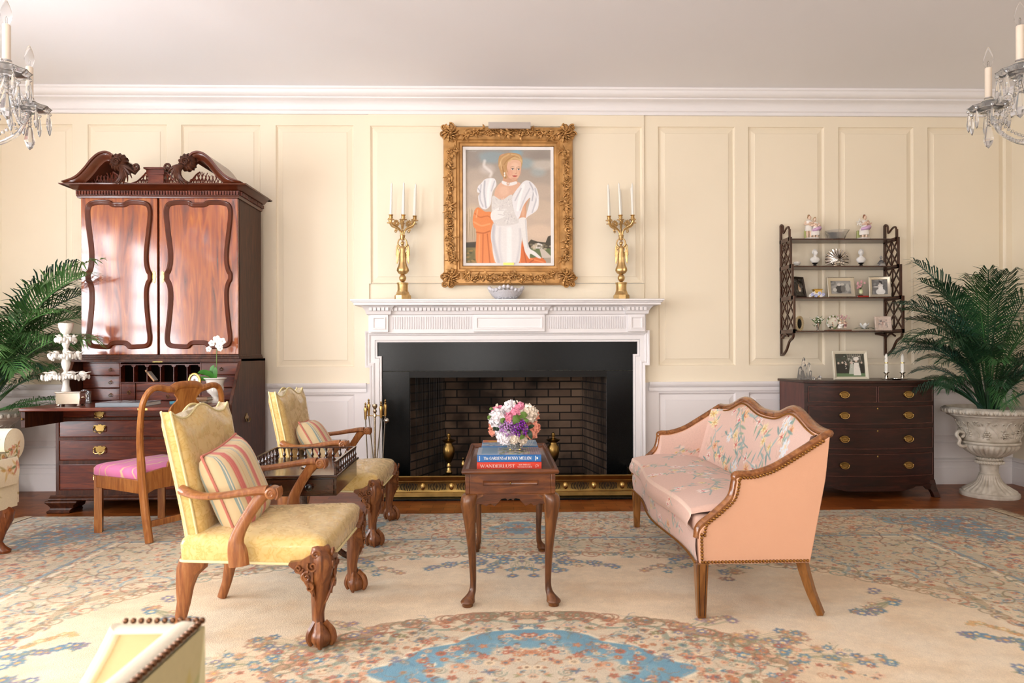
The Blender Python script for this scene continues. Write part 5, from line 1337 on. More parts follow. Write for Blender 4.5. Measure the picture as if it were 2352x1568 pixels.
    # mirror into the whole carpet
    half = P.a; full = np.concatenate([half[:, ::-1], half[:, 1:]], 1)
    bs = np.concatenate([np.linspace(-RHY, -.16, 55), P.ys]); rows = [np.abs(P.ys-abs(b)).argmin() for b in np.linspace(-RHY, -.16, 55)]
    Q = Paint(0, 0, 1, 1, 4, 4); Q.a = np.concatenate([full[rows], full], 0); Q.xs = np.concatenate([-P.xs[::-1], P.xs[1:]]); Q.ys = bs
    m = vcol('wool_pile', rough=.95, noise=.10, nscale=240, bmp=.5, bscale=260, sheen=.25, spec=.15)
    def f(X, Y):
        e = np.minimum(RHX-np.abs(X), RHY-np.abs(Y)); z = RZ*np.clip(e/.02, 0, 1)
        return RCX+X, RCY+Y+.012*np.sin(X*2.1+.5)*(Y > 2)*0+.01*np.sin(X*3)*(np.abs(Y)/RHY)**8, z+.0003
    o = painted('rug', Q, f, m)
    tag(o, 'large cream carpet with blue medallion and floral border covering the parquet', 'rug')
    fr = MB()
    for sg in (-1, 1):
        for k in range(560):
            y = RCY-RHY+2*RHY*(k+.5)/560; x = RCX+sg*RHX; L = r.uniform(.07, .11); w = .0032; dy = r.uniform(-.02, .02)
            fr.add([(x, y-w, .004), (x, y+w, .004), (x+sg*L*.6, y+w+dy*.5, .006), (x+sg*L*.6, y-w+dy*.5, .006), (x+sg*L, y+w*.6+dy, .001), (x+sg*L, y-w*.6+dy, .001)], [(0, 1, 2, 3), (3, 2, 4, 5)])
    q = fr.obj('fringe', plain('cream_fringe', 'e3d2b4', rough=.95), o); q['label'] = 'cream fringe along both ends'
make_rug()
for o in (chA, chB, pA, pB, sch, st, ez, tub): o.location.z += RZ+.0008
# ================================================================== TEA TABLE with books and flowers
M_tea = wood('tea_table_wood', '321808', '5a2d10', '7d461b', 'x', 4, 7, rough=.3, coat=.25)
M_teal = wood('tea_table_leg_wood', '3a1d0b', '63391a', '835228', 'z', 4, 6, rough=.32, coat=.25)
TX, TY = (onY(1069, 1390, 2.86).x+onY(1277, 1390, 2.86).x)/2, 3.25
RZ1 = RZ+.0008
tt = thing('tea_table', 'narrow dark wood tray-top tea table with slender cabriole legs before the hearth', 'table', (TX, TY, RZ1))
hx, hy, zr_ = .200, .415, .575
tr = MB()
prof = [(0, -.022), (-.004, -.012), (0, -.004), (.006, 0), (.014, -.004), (.020, -.018), (.026, -.021)]
rings = [[(-hx+t, -hy+t, zr_+z), (hx-t, -hy+t, zr_+z), (hx-t, hy-t, zr_+z), (-hx+t, hy-t, zr_+z)] for t, z in prof]
tr.loft(rings); tr.obj('tray_top', M_tea, tt, fix=True, bevel=.002)
zf1, zf0 = zr_-.022, .468
fr = MB()
for x in (-1, 1): fr.box(x*(hx-.012), -hy+.014, zf0, x*(hx-.03), hy-.014, zf1)
for y in (-1, 1): fr.box(-hx+.03, y*(hy-.014), zf0, hx-.03, y*(hy-.032), zf1)
fr.obj('frieze', M_tea, tt, bevel=.002)
sl = MB().frame(-.115, zf0+.038, .115, zf0+.058, [(0, 0), (0, .007), (.003, .010), (.006, .008)], y0=-hy+.014).obj('candle_slide', M_tea, tt)
MB().ball((0, -hy+.002, zf0+.048), .004, 8, 6).obj('knob', M_brassd, sl)
ap = [(-hx+.03, zf0), (hx-.03, zf0), (hx-.03, zf0-.055), (hx-.045, zf0-.044), (.12, zf0-.042), (.10, zf0-.052), (.085, zf0-.040), (.065, zf0-.052), (.05, zf0-.038), (.038, zf0-.022), (.02, zf0-.018), (.012, zf0-.028), (0, zf0-.020)]
ap = ap+[(-p, q) for p, q in ap[::-1][1:-2]]+[(-hx+.03, zf0-.055)]
for y in (-hy+.016, hy-.034): MB().prism(ap, y, y+.018, 'xz').obj('apron', M_tea, tt, fix=True, bevel=.002)
ap2 = [(p*1.9, q) for p, q in ap]
for x in (-hx+.014, hx-.032): MB().prism(ap2, x, x+.018, 'yz').obj('apron', M_tea, tt, fix=True, bevel=.002)
for x in (-1, 1):
    for y in (-1, 1):
        q = [(.02, .472, .030), (.004, .462, .034), (-.003, .435, .034), (-.002, .40, .030), (.003, .33, .0235), (.009, .24, .018), (.013, .15, .0145), (.014, .09, .013), (.011, .058, .015), (.002, .04, .020), (-.006, .026, .028), (-.008, .017, .0305), (-.008, .012, .024), (-.008, 0, .022)]
        rings = []
        for o, z, r in spl(q, 3):
            c = (x*(hx-.028-o*1.0), y*(hy-.028-o*1.0)); rings.append([(c[0]+r*cos(2*PI*j/12), c[1]+r*sin(2*PI*j/12), max(0, z)) for j in range(12)])
        l = MB(); l.loft(rings[::-1]); l.obj('leg', M_teal, tt, fix=True, smooth=50)
        for ax in (0, 1):
            p0 = (x*(hx-.055), y*(hy-.022)) if ax == 0 else (x*(hx-.022), y*(hy-.055)); dx = (-x, 0) if ax == 0 else (0, -y)
            MB().tube([(p0[0]+dx[0]*.03, p0[1]+dx[1]*.03, zf0-.004), (p0[0]+dx[0]*.006, p0[1]+dx[1]*.006, zf0-.016), (p0[0]-dx[0]*.004, p0[1]-dx[1]*.004, zf0-.045), (p0[0]-dx[0]*.002, p0[1]-dx[1]*.002, zf0-.12)], [.008, .009, .008, .003], 6).obj('bracket', M_teal, tt)
# ------------------------------------------------------------------ lettering: thick-and-thin serif capitals drawn as strokes
def arc(cx, cy, rx, ry, a0, a1, n=9): return [(cx+rx*cos(math.radians(a0+(a1-a0)*i/n)), cy+ry*sin(math.radians(a0+(a1-a0)*i/n))) for i in range(n+1)]
T, Hh = .17, .06      # thick and thin stroke widths (cap height 1)
GL = {  # advance, [(width, points)]
 'A': (.78, [(Hh, [(.06, 0), (.39, 1)]), (T, [(.39, .97), (.70, 0)]), (Hh, [(.19, .36), (.56, .36)]), (Hh, [(-.02, .02), (.16, .02)]), (Hh, [(.58, .02), (.82, .02)])]),
 'B': (.66, [(T, [(.15, 0), (.15, 1)]), (Hh, [(.02, .98), (.35, .98)]), (T*.8, arc(.34, .75, .17, .22, 90, -90)), (Hh, [(.15, .52), (.36, .52)]), (T*.8, arc(.36, .27, .20, .25, 90, -90)), (Hh, [(.02, .02), (.36, .02)])]),
 'C': (.70, [(T, arc(.42, .5, .32, .48, 110, 250)), (Hh, arc(.42, .5, .30, .48, 40, 110)), (Hh, arc(.42, .5, .30, .48, 250, 320)), (Hh, [(.65, .68), (.65, .95)])]),
 'D': (.76, [(T, [(.15, 0), (.15, 1)]), (Hh, [(.02, .98), (.38, .98)]), (T*.9, arc(.36, .5, .30, .47, 75, -75)), (Hh, [(.02, .02), (.38, .02)])]),
 'E': (.64, [(T, [(.15, 0), (.15, 1)]), (Hh, [(.02, .98), (.55, .98)]), (Hh, [(.15, .52), (.42, .52)]), (Hh, [(.02, .02), (.58, .02)]), (Hh, [(.55, .98), (.55, .76)]), (Hh, [(.58, .02), (.58, .26)]), (Hh, [(.42, .62), (.42, .42)])]),
 'G': (.76, [(T, arc(.42, .5, .32, .48, 110, 250)), (Hh, arc(.42, .5, .30, .48, 45, 110)), (Hh, arc(.42, .5, .28, .48, 250, 300)), (T*.9, [(.62, .03), (.62, .42)]), (Hh, [(.48, .42), (.74, .42)]), (Hh, [(.64, .70), (.64, .95)])]),
 'H': (.80, [(T, [(.15, 0), (.15, 1)]), (T, [(.65, 0), (.65, 1)]), (Hh, [(.15, .52), (.65, .52)]), (Hh, [(.02, .02), (.28, .02)]), (Hh, [(.52, .02), (.78, .02)]), (Hh, [(.02, .98), (.28, .98)]), (Hh, [(.52, .98), (.78, .98)])]),
 'I': (.34, [(T, [(.17, 0), (.17, 1)]), (Hh, [(.03, .02), (.31, .02)]), (Hh, [(.03, .98), (.31, .98)])]),
 'L': (.60, [(T, [(.15, 0), (.15, 1)]), (Hh, [(.02, .98), (.28, .98)]), (Hh, [(.02, .02), (.55, .02)]), (Hh, [(.55, .02), (.55, .28)])]),
 'M': (.94, [(Hh, [(.12, 0), (.12, 1)]), (T, [(.12, 1), (.46, .05)]), (Hh, [(.46, .05), (.78, 1)]), (T, [(.80, 0), (.80, 1)]), (Hh, [(0, .02), (.24, .02)]), (Hh, [(.67, .02), (.93, .02)]), (Hh, [(0, .98), (.14, .98)]), (Hh, [(.78, .98), (.93, .98)])]),
 'N': (.80, [(Hh, [(.12, 0), (.12, 1)]), (T, [(.12, 1), (.66, 0)]), (Hh, [(.66, 0), (.66, 1)]), (Hh, [(0, .02), (.24, .02)]), (Hh, [(.54, .98), (.78, .98)]), (Hh, [(0, .98), (.14, .98)])]),
 'O': (.80, [(T, arc(.40, .5, .31, .47, 60, 300)), (T, arc(.40, .5, .31, .47, -60, 60)), ]),
 'R': (.72, [(T, [(.15, 0), (.15, 1)]), (Hh, [(.02, .98), (.36, .98)]), (T*.8, arc(.35, .74, .19, .23, 90, -90)), (Hh, [(.15, .51), (.36, .51)]), (T, [(.34, .50), (.62, .02)]), (Hh, [(.02, .02), (.28, .02)]), (Hh, [(.58, .02), (.74, .02)])]),
 'S': (.58, [(T*.8, arc(.30, .74, .19, .22, 60, 230)), (T, [(.17, .60), (.44, .40)]), (T*.8, arc(.28, .26, .20, .24, 40, -130)), (Hh, [(.46, .72), (.46, .95)]), (Hh, [(.09, .05), (.09, .30)])]),
 'T': (.68, [(T, [(.33, 0), (.33, 1)]), (Hh, [(.02, .98), (.64, .98)]), (Hh, [(.03, .98), (.03, .74)]), (Hh, [(.63, .98), (.63, .74)]), (Hh, [(.19, .02), (.47, .02)])]),
 'U': (.76, [(T, [(.15, 1), (.15, .28)]), (T*.7, arc(.38, .28, .23, .26, 180, 360)), (Hh, [(.61, .28), (.61, 1)]), (Hh, [(.02, .98), (.28, .98)]), (Hh, [(.50, .98), (.74, .98)])]),
 'W': (1.06, [(T, [(.10, 1), (.32, 0)]), (Hh, [(.32, 0), (.53, .95)]), (T, [(.50, 1), (.73, 0)]), (Hh, [(.73, 0), (.97, 1)]), (Hh, [(-.02, .98), (.22, .98)]), (Hh, [(.85, .98), (1.07, .98)])]),
 'Y': (.74, [(T, [(.08, 1), (.37, .46)]), (Hh, [(.37, .46), (.66, 1)]), (T, [(.37, 0), (.37, .48)]), (Hh, [(-.02, .98), (.20, .98)]), (Hh, [(.55, .98), (.76, .98)]), (Hh, [(.23, .02), (.51, .02)])]),
 'h': (.60, [(T, [(.13, 0), (.13, 1)]), (T, arc(.30, .38, .17, .27, 150, 0)+[(.47, 0)]), (Hh, [(.02, .02), (.24, .02)]), (Hh, [(.36, .02), (.58, .02)])]),
 'e': (.52, [(T*.9, arc(.27, .33, .20, .32, 60, 310)), (Hh, [(.1, .38), (.46, .38)]), (T*.6, arc(.27, .33, .20, .32, 10, 70))]),
 'o': (.56, [(T*.9, arc(.28, .33, .21, .31, 60, 300)), (T*.9, arc(.28, .33, .21, .31, -60, 60))]),
 'f': (.38, [(T, [(.16, 0), (.16, .75)]+arc(.30, .78, .14, .2, 180, 50, 5)), (Hh, [(.02, .62), (.34, .62)]), (Hh, [(.03, .02), (.30, .02)])]),
 ' ': (.30, []),
}
def lettering(name, text, parent, x, y, z, h, mat, caps=None, width=None):
    """letters standing on the xz plane facing -y, starting at x"""
    adv = sum(GL[c][0] for c in text)*h; k = (width/adv) if width else 1; mb = MB(); cx = x
    for c in text:
        a, st_ = GL[c]
        for w, pts in st_:
            for i in range(len(pts)-1):
                p, q = np.array(pts[i]), np.array(pts[i+1]); d = q-p; L = np.hypot(*d)+1e-9; n = np.array([-d[1], d[0]])/L*w/2
                if i: p = p-d/L*.02
                vs = [p-n, q-n, q+n, p+n]; mb.add([(cx+v_[0]*h*k, y-.0006, z+v_[1]*h) for v_ in vs], [(0, 1, 2, 3)])
        cx += a*h*k
    return mb.obj(name, mat, parent, smooth=0)
zt_ = zr_-.021+RZ1
M_ltr = plain('white_lettering', 'f4f1ea', rough=.5); M_ltp = plain('pale_pink_lettering', 'f3c9bc', rough=.5)
bw, bd = .278, .235
bxc = (onY(1093, 1055, 2.93).x+onY(1246, 1055, 2.93).x)/2
red = book('thick red travel book at the bottom of the front stack on the tea table', (bxc, 2.93+bd/2, zt_), bw, bd, .034, 'd8402c')
lettering('title_lettering', 'WANDERLUST', red, -bw/2+.014, -bd/2, .011, .0135, M_ltp, width=.150)
lettering('author_lettering', 'MICHELLE', red, -bw/2+.180, -bd/2, .0195, .0065, M_ltp, width=.052)
lettering('author_lettering', 'NUSSBAUMER', red, -bw/2+.174, -bd/2, .010, .0065, M_ltp, width=.064)
em = MB(); em.tube([(bw/2-.020+.006*cos(a), -bd/2-.0008, .0165+.007*sin(a)) for a in np.linspace(-.6, 4.2, 12)], .0008, 4); em.tube([(bw/2-.026, -bd/2-.0008, .010), (bw/2-.012, -bd/2-.0008, .022)], .0008, 4); em.obj('emblem', M_ltp, red)
blue = book('blue garden book on top of the red book, flower vase standing on it', (bxc, 2.93+bd/2, zt_+.0345), bw-.002, bd, .031, '2668a8')
lettering('title_lettering', 'The GARDENS of BUNNY MELLON', blue, -bw/2+.029, -bd/2, .0105, .0125, M_ltr, width=.206)
em = MB(); em.box(bw/2-.027, -bd/2-.0006, .006, bw/2-.0245, -bd/2, .026); em.add([(bw/2-.020, -bd/2-.0006, .010), (bw/2-.014, -bd/2-.0006, .016), (bw/2-.020, -bd/2-.0006, .023)], [(0, 1, 2)]); em.box(bw/2-.0215, -bd/2-.0006, .011, bw/2-.020, -bd/2, .021); em.obj('emblem', M_ltr, blue)
em = MB()
for k in range(7): em.box(-bw/2+.010, -bd/2-.0006, .006+.003*k, -bw/2+.0135, -bd/2, .0078+.003*k)
em.obj('publisher_lettering', M_ltr, blue)
rb = random.Random(5)
P = Paint(-.138, -.117, .138, .117, 110, 94, 'b9c6d4')
P.poly([(-.138, -.117), (-.03, -.117), (-.03, .117), (-.138, .117)], 'aebfd2'); P.poly([(-.12, -.09), (-.05, -.09), (-.05, .117), (-.12, .117)], '7fa3c0'); P.poly([(.06, -.117), (.138, -.117), (.138, .117), (.06, .117)], 'a58fa0')
for _ in range(170):
    x = rb.uniform(-.04, .09); P.ell(x, rb.uniform(-.117, .117), rb.uniform(.004, .014), rb.uniform(.003, .01), rb.choice(['7d8f4a', '96a35c', '5d7340', 'b7b878', 'c9b0b8', '8d7aa0', '4f6f92', 'd6cdb4']), rb.uniform(0, 3), al=.85)
for k in range(7): P.line([(.07+.01*k, -.1), (.07+.01*k, .1)], .003, 'd3b7b0', .7)
painted('cover_picture', P, lambda X, Y: (X, Y, 0*X+.0315), M_print, blue)
b0 = book('lower book of the rear stack on the tea table, mostly hidden by the blue book', (bxc+.006, 3.30, zt_), .272, .24, .036, '6f7d8a')
ob = book('blue and orange picture book on the rear stack behind the flower vase', (bxc+.006, 3.30, zt_+.0365), .264, .235, .031, '2f6ea6')
P = Paint(-.13, -.115, .13, .115, 100, 90, '9fb3c4')
P.poly([(-.13, .02), (.0, .03), (.0, .115), (-.13, .115)], 'd2784a'); P.ell(-.05, .06, .055, .022, 'e8b34a'); P.ell(-.02, .05, .04, .018, 'f0c765'); P.poly([(-.13, -.03), (.13, -.03), (.13, .03), (-.13, .02)], '7f9bb5')
for _ in range(60): P.ell(rb.uniform(-.13, .13), rb.uniform(-.115, .0), rb.uniform(.006, .02), .006, rb.choice(['c3cdd6', '6f8fb0', '8a97a6', 'd7dade', 'b59ab0']), rb.uniform(0, 3), al=.8)
for k in range(5): P.line(spl([(.05+.012*k, -.1), (.07+.01*k, 0), (.06+.015*k, .1)], 5), .003, 'e1e6ea', .8)
painted('cover_picture', P, lambda X, Y: (X, Y, 0*X+.0315), M_print, ob)
# ------------------------------------------------------------------ glass vase and bouquet
vx, vy, vz = onY(1183, 1020, 3.07).x, 3.07, zt_+.0345+.0318
vs = thing('glass_vase', 'small clear glass vase with gold feet standing on the blue book', 'vase', (vx, vy, vz))
MB().lathe([(.028, .004), (.034, .012), (.036, .03), (.033, .05), (.031, .056), (.0295, .056), (.0315, .05), (.0335, .03), (.031, .014), (.0, .008), (0, .004)], 24, cap=False).obj('bowl', M_clear, vs, fix=True)
for k in range(4): a = PI/4+k*PI/2; MB().ball((.03*cos(a), .03*sin(a), .005), .005, 8, 6).obj('foot', M_gold, vs)
bq = thing('bouquet', 'round bouquet of white peonies, pink buds and purple lilac in the glass vase', 'flowers', (vx, vy, vz+.012))
def petals(mb, c, d, r, n, open_=.7, seed=0, pr=.55):
    q = random.Random(seed); M0 = place(c, d)
    for k in range(n):
        f = (k+.5)/n; th = math.acos(1-f*(1+open_)); ph = k*2.39996; R = r*(.55+.45*f)
        dirv = Vector((sin(th)*cos(ph), sin(th)*sin(ph), cos(th)))
        M = M0 @ Matrix.Translation(dirv*R*.72) @ rot_to(dirv+Vector((0, 0, .7*(1-f)))) @ Matrix.Rotation(q.uniform(0, 6), 4, 'Z')
        w = r*pr*(.7+.5*f)
        vs_ = [(w*a*(1-.15*b*b), w*b, w*.35*(a*a+b*b)+q.uniform(-.05, .05)*w) for b in (-1, -.4, .3, .9) for a in (-.8, 0, .8)]
        mb.add(vs_, [(j*3+i, j*3+i+1, j*3+i+4, j*3+i+3) for j in range(3) for i in range(2)], M)
    mb.ball(c, r*.55, 8, 6)
FC = {'white': plain('peony_white', 'f6eef0', var=.04, rough=.8), 'cream': plain('peony_cream', 'f3e4d2', var=.05, rough=.8), 'pink': plain('bud_pink', 'ea93ac', var=.12, scale=40, rough=.7), 'salmon': plain('petal_salmon', 'f0a48c', var=.08, rough=.75), 'lilac': plain('lilac', 'b182bd', var=.2, scale=60, rough=.8), 'purple': plain('lilac_purple', '7b2a98', var=.25, scale=60, rough=.8), 'palepink': plain('petal_pale_pink', 'f4c4cd', var=.08, rough=.75)}
def bpos(x, y, dy): p = onY(1060+x/7.13, 900+y/7.13, vy+dy); return (p.x-vx, p.y-vy, p.z-vz-.012)
cen = Vector(bpos(860, 480, 0))
flist = [('white', 575, 420, -.05, .042, 30), ('white', 740, 300, .0, .036, 26), ('cream', 1120, 335, -.02, .042, 30), ('white', 690, 745, -.06, .034, 24), ('cream', 860, 765, -.065, .026, 20), ('white', 620, 640, -.03, .03, 20), ('pink', 880, 315, -.075, .022, 14), ('pink', 965, 225, -.02, .020, 14), ('pink', 765, 430, -.07, .020, 12), ('pink', 545, 285, .0, .013, 10), ('pink', 620, 265, .02, .013, 10), ('salmon', 510, 565, -.03, .018, 12), ('salmon', 500, 665, -.03, .015, 10), ('salmon', 1200, 590, -.03, .032, 14), ('salmon', 1150, 690, -.04, .022, 10), ('salmon', 1215, 370, .02, .018, 10), ('palepink', 980, 330, .04, .03, 18), ('cream', 900, 560, .06, .045, 26), ('white', 800, 200, .05, .028, 18), ('palepink', 640, 500, .05, .04, 20), ('salmon', 1080, 520, .03, .03, 14), ('cream', 1000, 790, -.03, .024, 14)]
for k, (c, x, y, dy, r, n) in enumerate(flist):
    p = Vector(bpos(x, y, dy)); f = MB(); petals(f, tuple(p), tuple((p-cen).normalized()+Vector((0, -.35, .25))), r, n, .75 if r > .024 else .5, k, .55 if n > 12 else .75)
    f.obj('flower', FC[c], bq, smooth=60)
for c, x, y, R in (('lilac', 760, 590, .034), ('purple', 965, 590, .034)):
    p = Vector(bpos(x, y, -.075)); f = MB(); q = random.Random(R)
    for _ in range(110):
        d = Vector((q.gauss(0, 1), q.gauss(0, 1), q.gauss(0, 1))).normalized()*R*q.uniform(.75, 1.1); d.x *= 1.05
        f.ball(tuple(p+d), .0042, 5, 4)
    f.obj('lilac_head', FC[c], bq)
f = MB()
for x, y in ((860, 175), (905, 150), (940, 170), (570, 235), (585, 215), (1030, 560), (1050, 620), (1010, 640), (1060, 590)):
    for _ in range(4): p = bpos(x+rb.uniform(-20, 20), y+rb.uniform(-20, 20), -.05 if x > 1000 else 0); f.ball(p, .0032, 5, 4)
f.obj('tiny_buds', plain('bud_cream', 'ede2cf', rough=.8), bq)
M_lf, M_lfd = plain('bouquet_leaf', '5d7a35', var=.25, scale=40, rough=.5), plain('bouquet_dark_leaf', '1e3520', var=.2, scale=30, rough=.5)
for (x0, y0, x1, y1, w, m) in ((960, 400, 850, 520, .020, M_lf), (960, 410, 1080, 380, .018, M_lf), (1060, 430, 1060, 500, .012, M_lf), (720, 470, 640, 500, .014, M_lf), (1090, 600, 1200, 550, .009, M_lfd), (1090, 620, 1150, 780, .011, M_lfd), (1040, 690, 960, 780, .012, M_lf), (560, 620, 510, 610, .010, M_lfd), (520, 290, 455, 285, .007, M_lf), (480, 420, 430, 440, .010, M_lf), (600, 640, 560, 600, .01, M_lfd)):
    a, b_ = Vector(bpos(x0, y0, -.075)), Vector(bpos(x1, y1, -.085)); m_ = MB(); mid = (a+b_)/2+Vector((0, -.008, .004)); blade(spl([tuple(a), tuple(mid), tuple(b_)], 5), w, m_, n=(0, 1, .2)); m_.obj('leaf', m, bq)
f = MB()
for k in range(11): a = k*2.4; f.tube(spl([(.02*cos(a), .02*sin(a), 0), (.022*cos(a+.6), .022*sin(a+.6), .03), (.03*cos(a), .03*sin(a), .09)], 4), .0022, 5)
f.obj('stems', M_lf, bq)
# ================================================================== GALLERIED WORK TABLE between the armchairs
M_reg = wood('dark_rosewood', '1c0d08', '3a1d10', '55301a', 'x', 4, 7, rough=.22, coat=.6)
gx0, gx1, gy0, gy1, gz = -1.205, -.775, 3.16, 3.70, .505
gt = thing('gallery_table', 'small dark galleried pedestal table with drawer between the yellow armchairs', 'table', ((gx0+gx1)/2, (gy0+gy1)/2, RZ1), math.radians(2))
hx, hy = (gx1-gx0)/2, (gy1-gy0)/2; gz -= RZ1
MB().box(-hx-.010, -hy-.012, gz-.014, hx+.010, hy+.012, gz).obj('table_top', M_reg, gt, bevel=.004)
MB().box(-hx, -hy+.012, gz-.10, hx, hy, gz-.014).obj('carcass', M_reg, gt, bevel=.002)
d = MB().box(-hx+.012, -hy, gz-.092, hx-.012, -hy+.015, gz-.02).obj('drawer', M_reg, gt, bevel=.002)
for x in (-.075, .095): MB().lathe([(0, 0), (.007, 0), (.007, .006), (.015, .012), (.017, .018), (.012, .025), (0, .027)], 14, M=Matrix.Translation((x, -hy, gz-.055)) @ Matrix.Rotation(PI/2, 4, 'X')).obj('knob', plain('ebony_knob', '17100c', rough=.25, coat=.4), d)
def baluster(mb, x, y, z, h):
    mb.lathe([(.003, 0), (.007, 0), (.007, .1*h), (.004, .14*h), (.0085, .30*h), (.009, .38*h), (.005, .55*h), (.0038, .75*h), (.006, .86*h), (.004, .9*h), (.007, .94*h), (.007, h), (.003, h)], 8, c=(x, y, z))
def spindle(x, y): g = MB(); baluster(g, x, y, gz, .052); g.obj('baluster', M_reg, gt)
for k in range(12): spindle(-hx+.012+(2*hx-.024)*k/11, hy-.008)
for k in range(10):
    y = -hy+.03+(2*hy-.045)*k/9; spindle(-hx+.006, y); spindle(hx-.006, y)
R_ = MB(); R_.box(-hx, hy-.014, gz+.052, hx, hy-.002, gz+.059)
for s in (-1, 1): R_.box(s*(hx-.012), -hy+.012, gz+.052, s*hx, hy-.002, gz+.060); R_.box(s*(hx-.012), -hy+.012, gz, s*hx, -hy+.024, gz+.05)
R_.obj('gallery_rail', M_reg, gt, bevel=.0015)
MB().lathe([(.07, gz-.115), (.06, gz-.10), (.02, gz-.12)][::-1] if False else [(.016, .10), (.03, .13), (.033, .15), (.02, .19), (.022, .24), (.018, gz-.16), (.022, gz-.13), (.05, gz-.11), (.055, gz-.10)], 16).obj('pedestal', M_reg, gt)
for k, a in enumerate((-1.15, .42, 2.6)):
    q = [(.015, .16, .024), (.07, .15, .022), (.14, .085, .018), (.20, .03, .016), (.235, .018, .02), (.26, .016, .014)]
    MB().tube([(r*cos(a), r*sin(a), z) for r, z, w in spl(q, 4)], [(w*.75, w) for r, z, w in spl(q, 4)], 8, up=(0, 0, 1)).obj('leg', M_reg, gt)
ds = thing('trinket_dish', 'small oval silver-rimmed picture dish lying on the galleried table', 'dish', (onZ(714, 1073, gz+RZ1).x, onZ(714, 1073, gz+RZ1).y, gz+RZ1+.0005))
MB().lathe([(0, 0), (.045, 0), (.05, .004), (.047, .007), (.04, .004), (0, .004)], 24, sy=.75).obj('dish', M_silver, ds)
MB().lathe([(0, .0045), (.036, .0045), (.036, .0055), (0, .0058)], 20, sy=.75).obj('picture', plain('blue_white_enamel', 'aebcdc', var=.4, scale=50, rough=.2), ds)
# ================================================================== HEARTH FURNITURE
fe = thing('fender', 'long pierced brass fender along the black hearth', 'fender', (onY(1167, 1143, 5.0).x, 5.0, .0145))
fx0, fx1 = onY(872, 1143, 5.0).x-fe.location.x, onY(1462, 1143, 5.0).x-fe.location.x
prof = [(0, 0), (-.014, 0), (-.016, .008), (-.010, .016), (.004, .03), (.008, .04), (.006, .10), (.0, .125), (-.006, .14), (-.008, .150), (.0, .156), (.012, .150), (.014, .125), (.02, .04), (.016, 0)]
MB().prism([(y, z) for y, z in prof], fx0, fx1, 'yz').obj('front_panel', M_brassd, fe, fix=True, bevel=.001)
for x, s in ((fx0, 1), (fx1, -1)): MB().prism([(x-s*y*.8, z) for y, z in prof], .0, .34, 'xz').obj('side_panel', M_brassd, fe, fix=True)
pc = MB(); bs_ = MB(); n_ = 9
for k in range(n_):
    x = fx0+(fx1-fx0)*(k+.5)/n_; bs_.ball((x, -.0, .075), (.017, .010, .024), 12, 8); bs_.lathe([(0, 0), (.021, 0), (.020, .004), (0, .005)], 16, sy=1.3, M=Matrix.Translation((x, .006, .075)) @ Matrix.Rotation(PI/2, 4, 'X'))
    for j in range(10):
        for s in (-1, 1):
            xx = x+s*(.040+.0112*j)
            if abs(xx-x) > (fx1-fx0)/n_*.47: continue
            h_ = .030*(1-.05*abs(j-6)); pc.tube([(xx, .0035, .075-h_), (xx+s*.006, .0035, .075), (xx, .0035, .075+h_)], [(.0014, .003)]*3, 5)
bs_.obj('boss', M_brass, fe); pc.obj('pierced_slots', M_soot, fe)
for zz_ in (.036, .116): MB().tube([(fx0, .003, zz_), (fx1, .003, zz_)], .0025, 6).obj('reeding', M_brass, fe)
def andiron(label, x):
    t = thing('andiron', label, 'andiron', (x, 5.19, .0145), 0, 'brass urn andirons in the firebox')
    b = MB(); b.tube([(-.13, 0, .05), (-.06, 0, .045), (0, 0, .05), (.06, 0, .045), (.13, 0, .05)], [.010, .008, .012, .008, .010], 8)
    for s in (-1, 1): b.ball((s*.105, 0, .05), .014, 10, 8); b.ball((s*.125, 0, .052), .01, 8, 6); b.tube([(s*.06, 0, .046), (s*.085, -.01, .025), (s*.10, -.015, .0)], [.012, .010, .013], 8)
    b.obj('base', M_brass, t)
    MB().lathe([(0, .03), (.05, .03), (.055, .045), (.045, .06), (.03, .07), (.02, .09), (.028, .10), (.018, .115), (.024, .135), (.028, .15), (.016, .165), (.014, .185), (.02, .195), (.013, .205), (.012, .22)], 20).obj('stem', M_brass, t)
    MB().lathe([(.010, .215), (.022, .23), (.038, .26), (.046, .30), (.045, .335), (.030, .355), (.026, .37), (.05, .385), (.055, .392), (.03, .398), (.012, .405), (.010, .41), (.015, .425), (.013, .44), (.0, .448)], 22).obj('urn', M_brassd, t)
    g = MB(); g.lathe([(0, 0), (.018, 0), (.016, .02), (.008, .03), (.014, .05), (.018, .07), (.012, .09), (.006, .10), (.01, .115), (.0, .125)], 14, c=(.10 if x < 0 else -.10, .14, .115)); g.obj('log_stop', M_brass, t)
    MB().tube([(0, .02, .06), (.06 if x < 0 else -.06, .10, .10), (.10 if x < 0 else -.10, .14, .115), (.10 if x < 0 else -.10, .30, .115), (.10 if x < 0 else -.10, .36, .0)], .012, 6).obj('billet_bar', M_iron, t)
andiron('brass urn andiron to the left of the tea table', onY(1031, 1090, 5.19).x)
andiron('brass urn andiron to the right of the tea table', onY(1271, 1090, 5.19).x)
fxc, fyc = onY(861, 960, 5.06).x, 5.06
fs = thing('fire_tool_stand', 'brass fire tool stand at the left side of the hearth', 'fire tools', (fxc, fyc, .0145))
MB().lathe([(0, 0), (.085, 0), (.09, .012), (.07, .02), (.03, .03), (.02, .05), (.0, .05)], 20).obj('base', M_brass, fs)
MB().lathe([(.008, .04), (.008, .58), (.013, .585), (.013, .60), (.008, .61), (.016, .625), (.009, .64), (.019, .66), (.017, .675), (0, .682)], 14).obj('post', plain('brass_post', 'c2b49a', rough=.25, metal=1), fs)
MB().tube([(-.075, 0, .592), (.085, 0, .592)], [(.012, .004)]*2, 8).obj('hook_bar', M_brass, fs)
M_steel = plain('polished_steel', 'b9b5ac', rough=.22, metal=1)
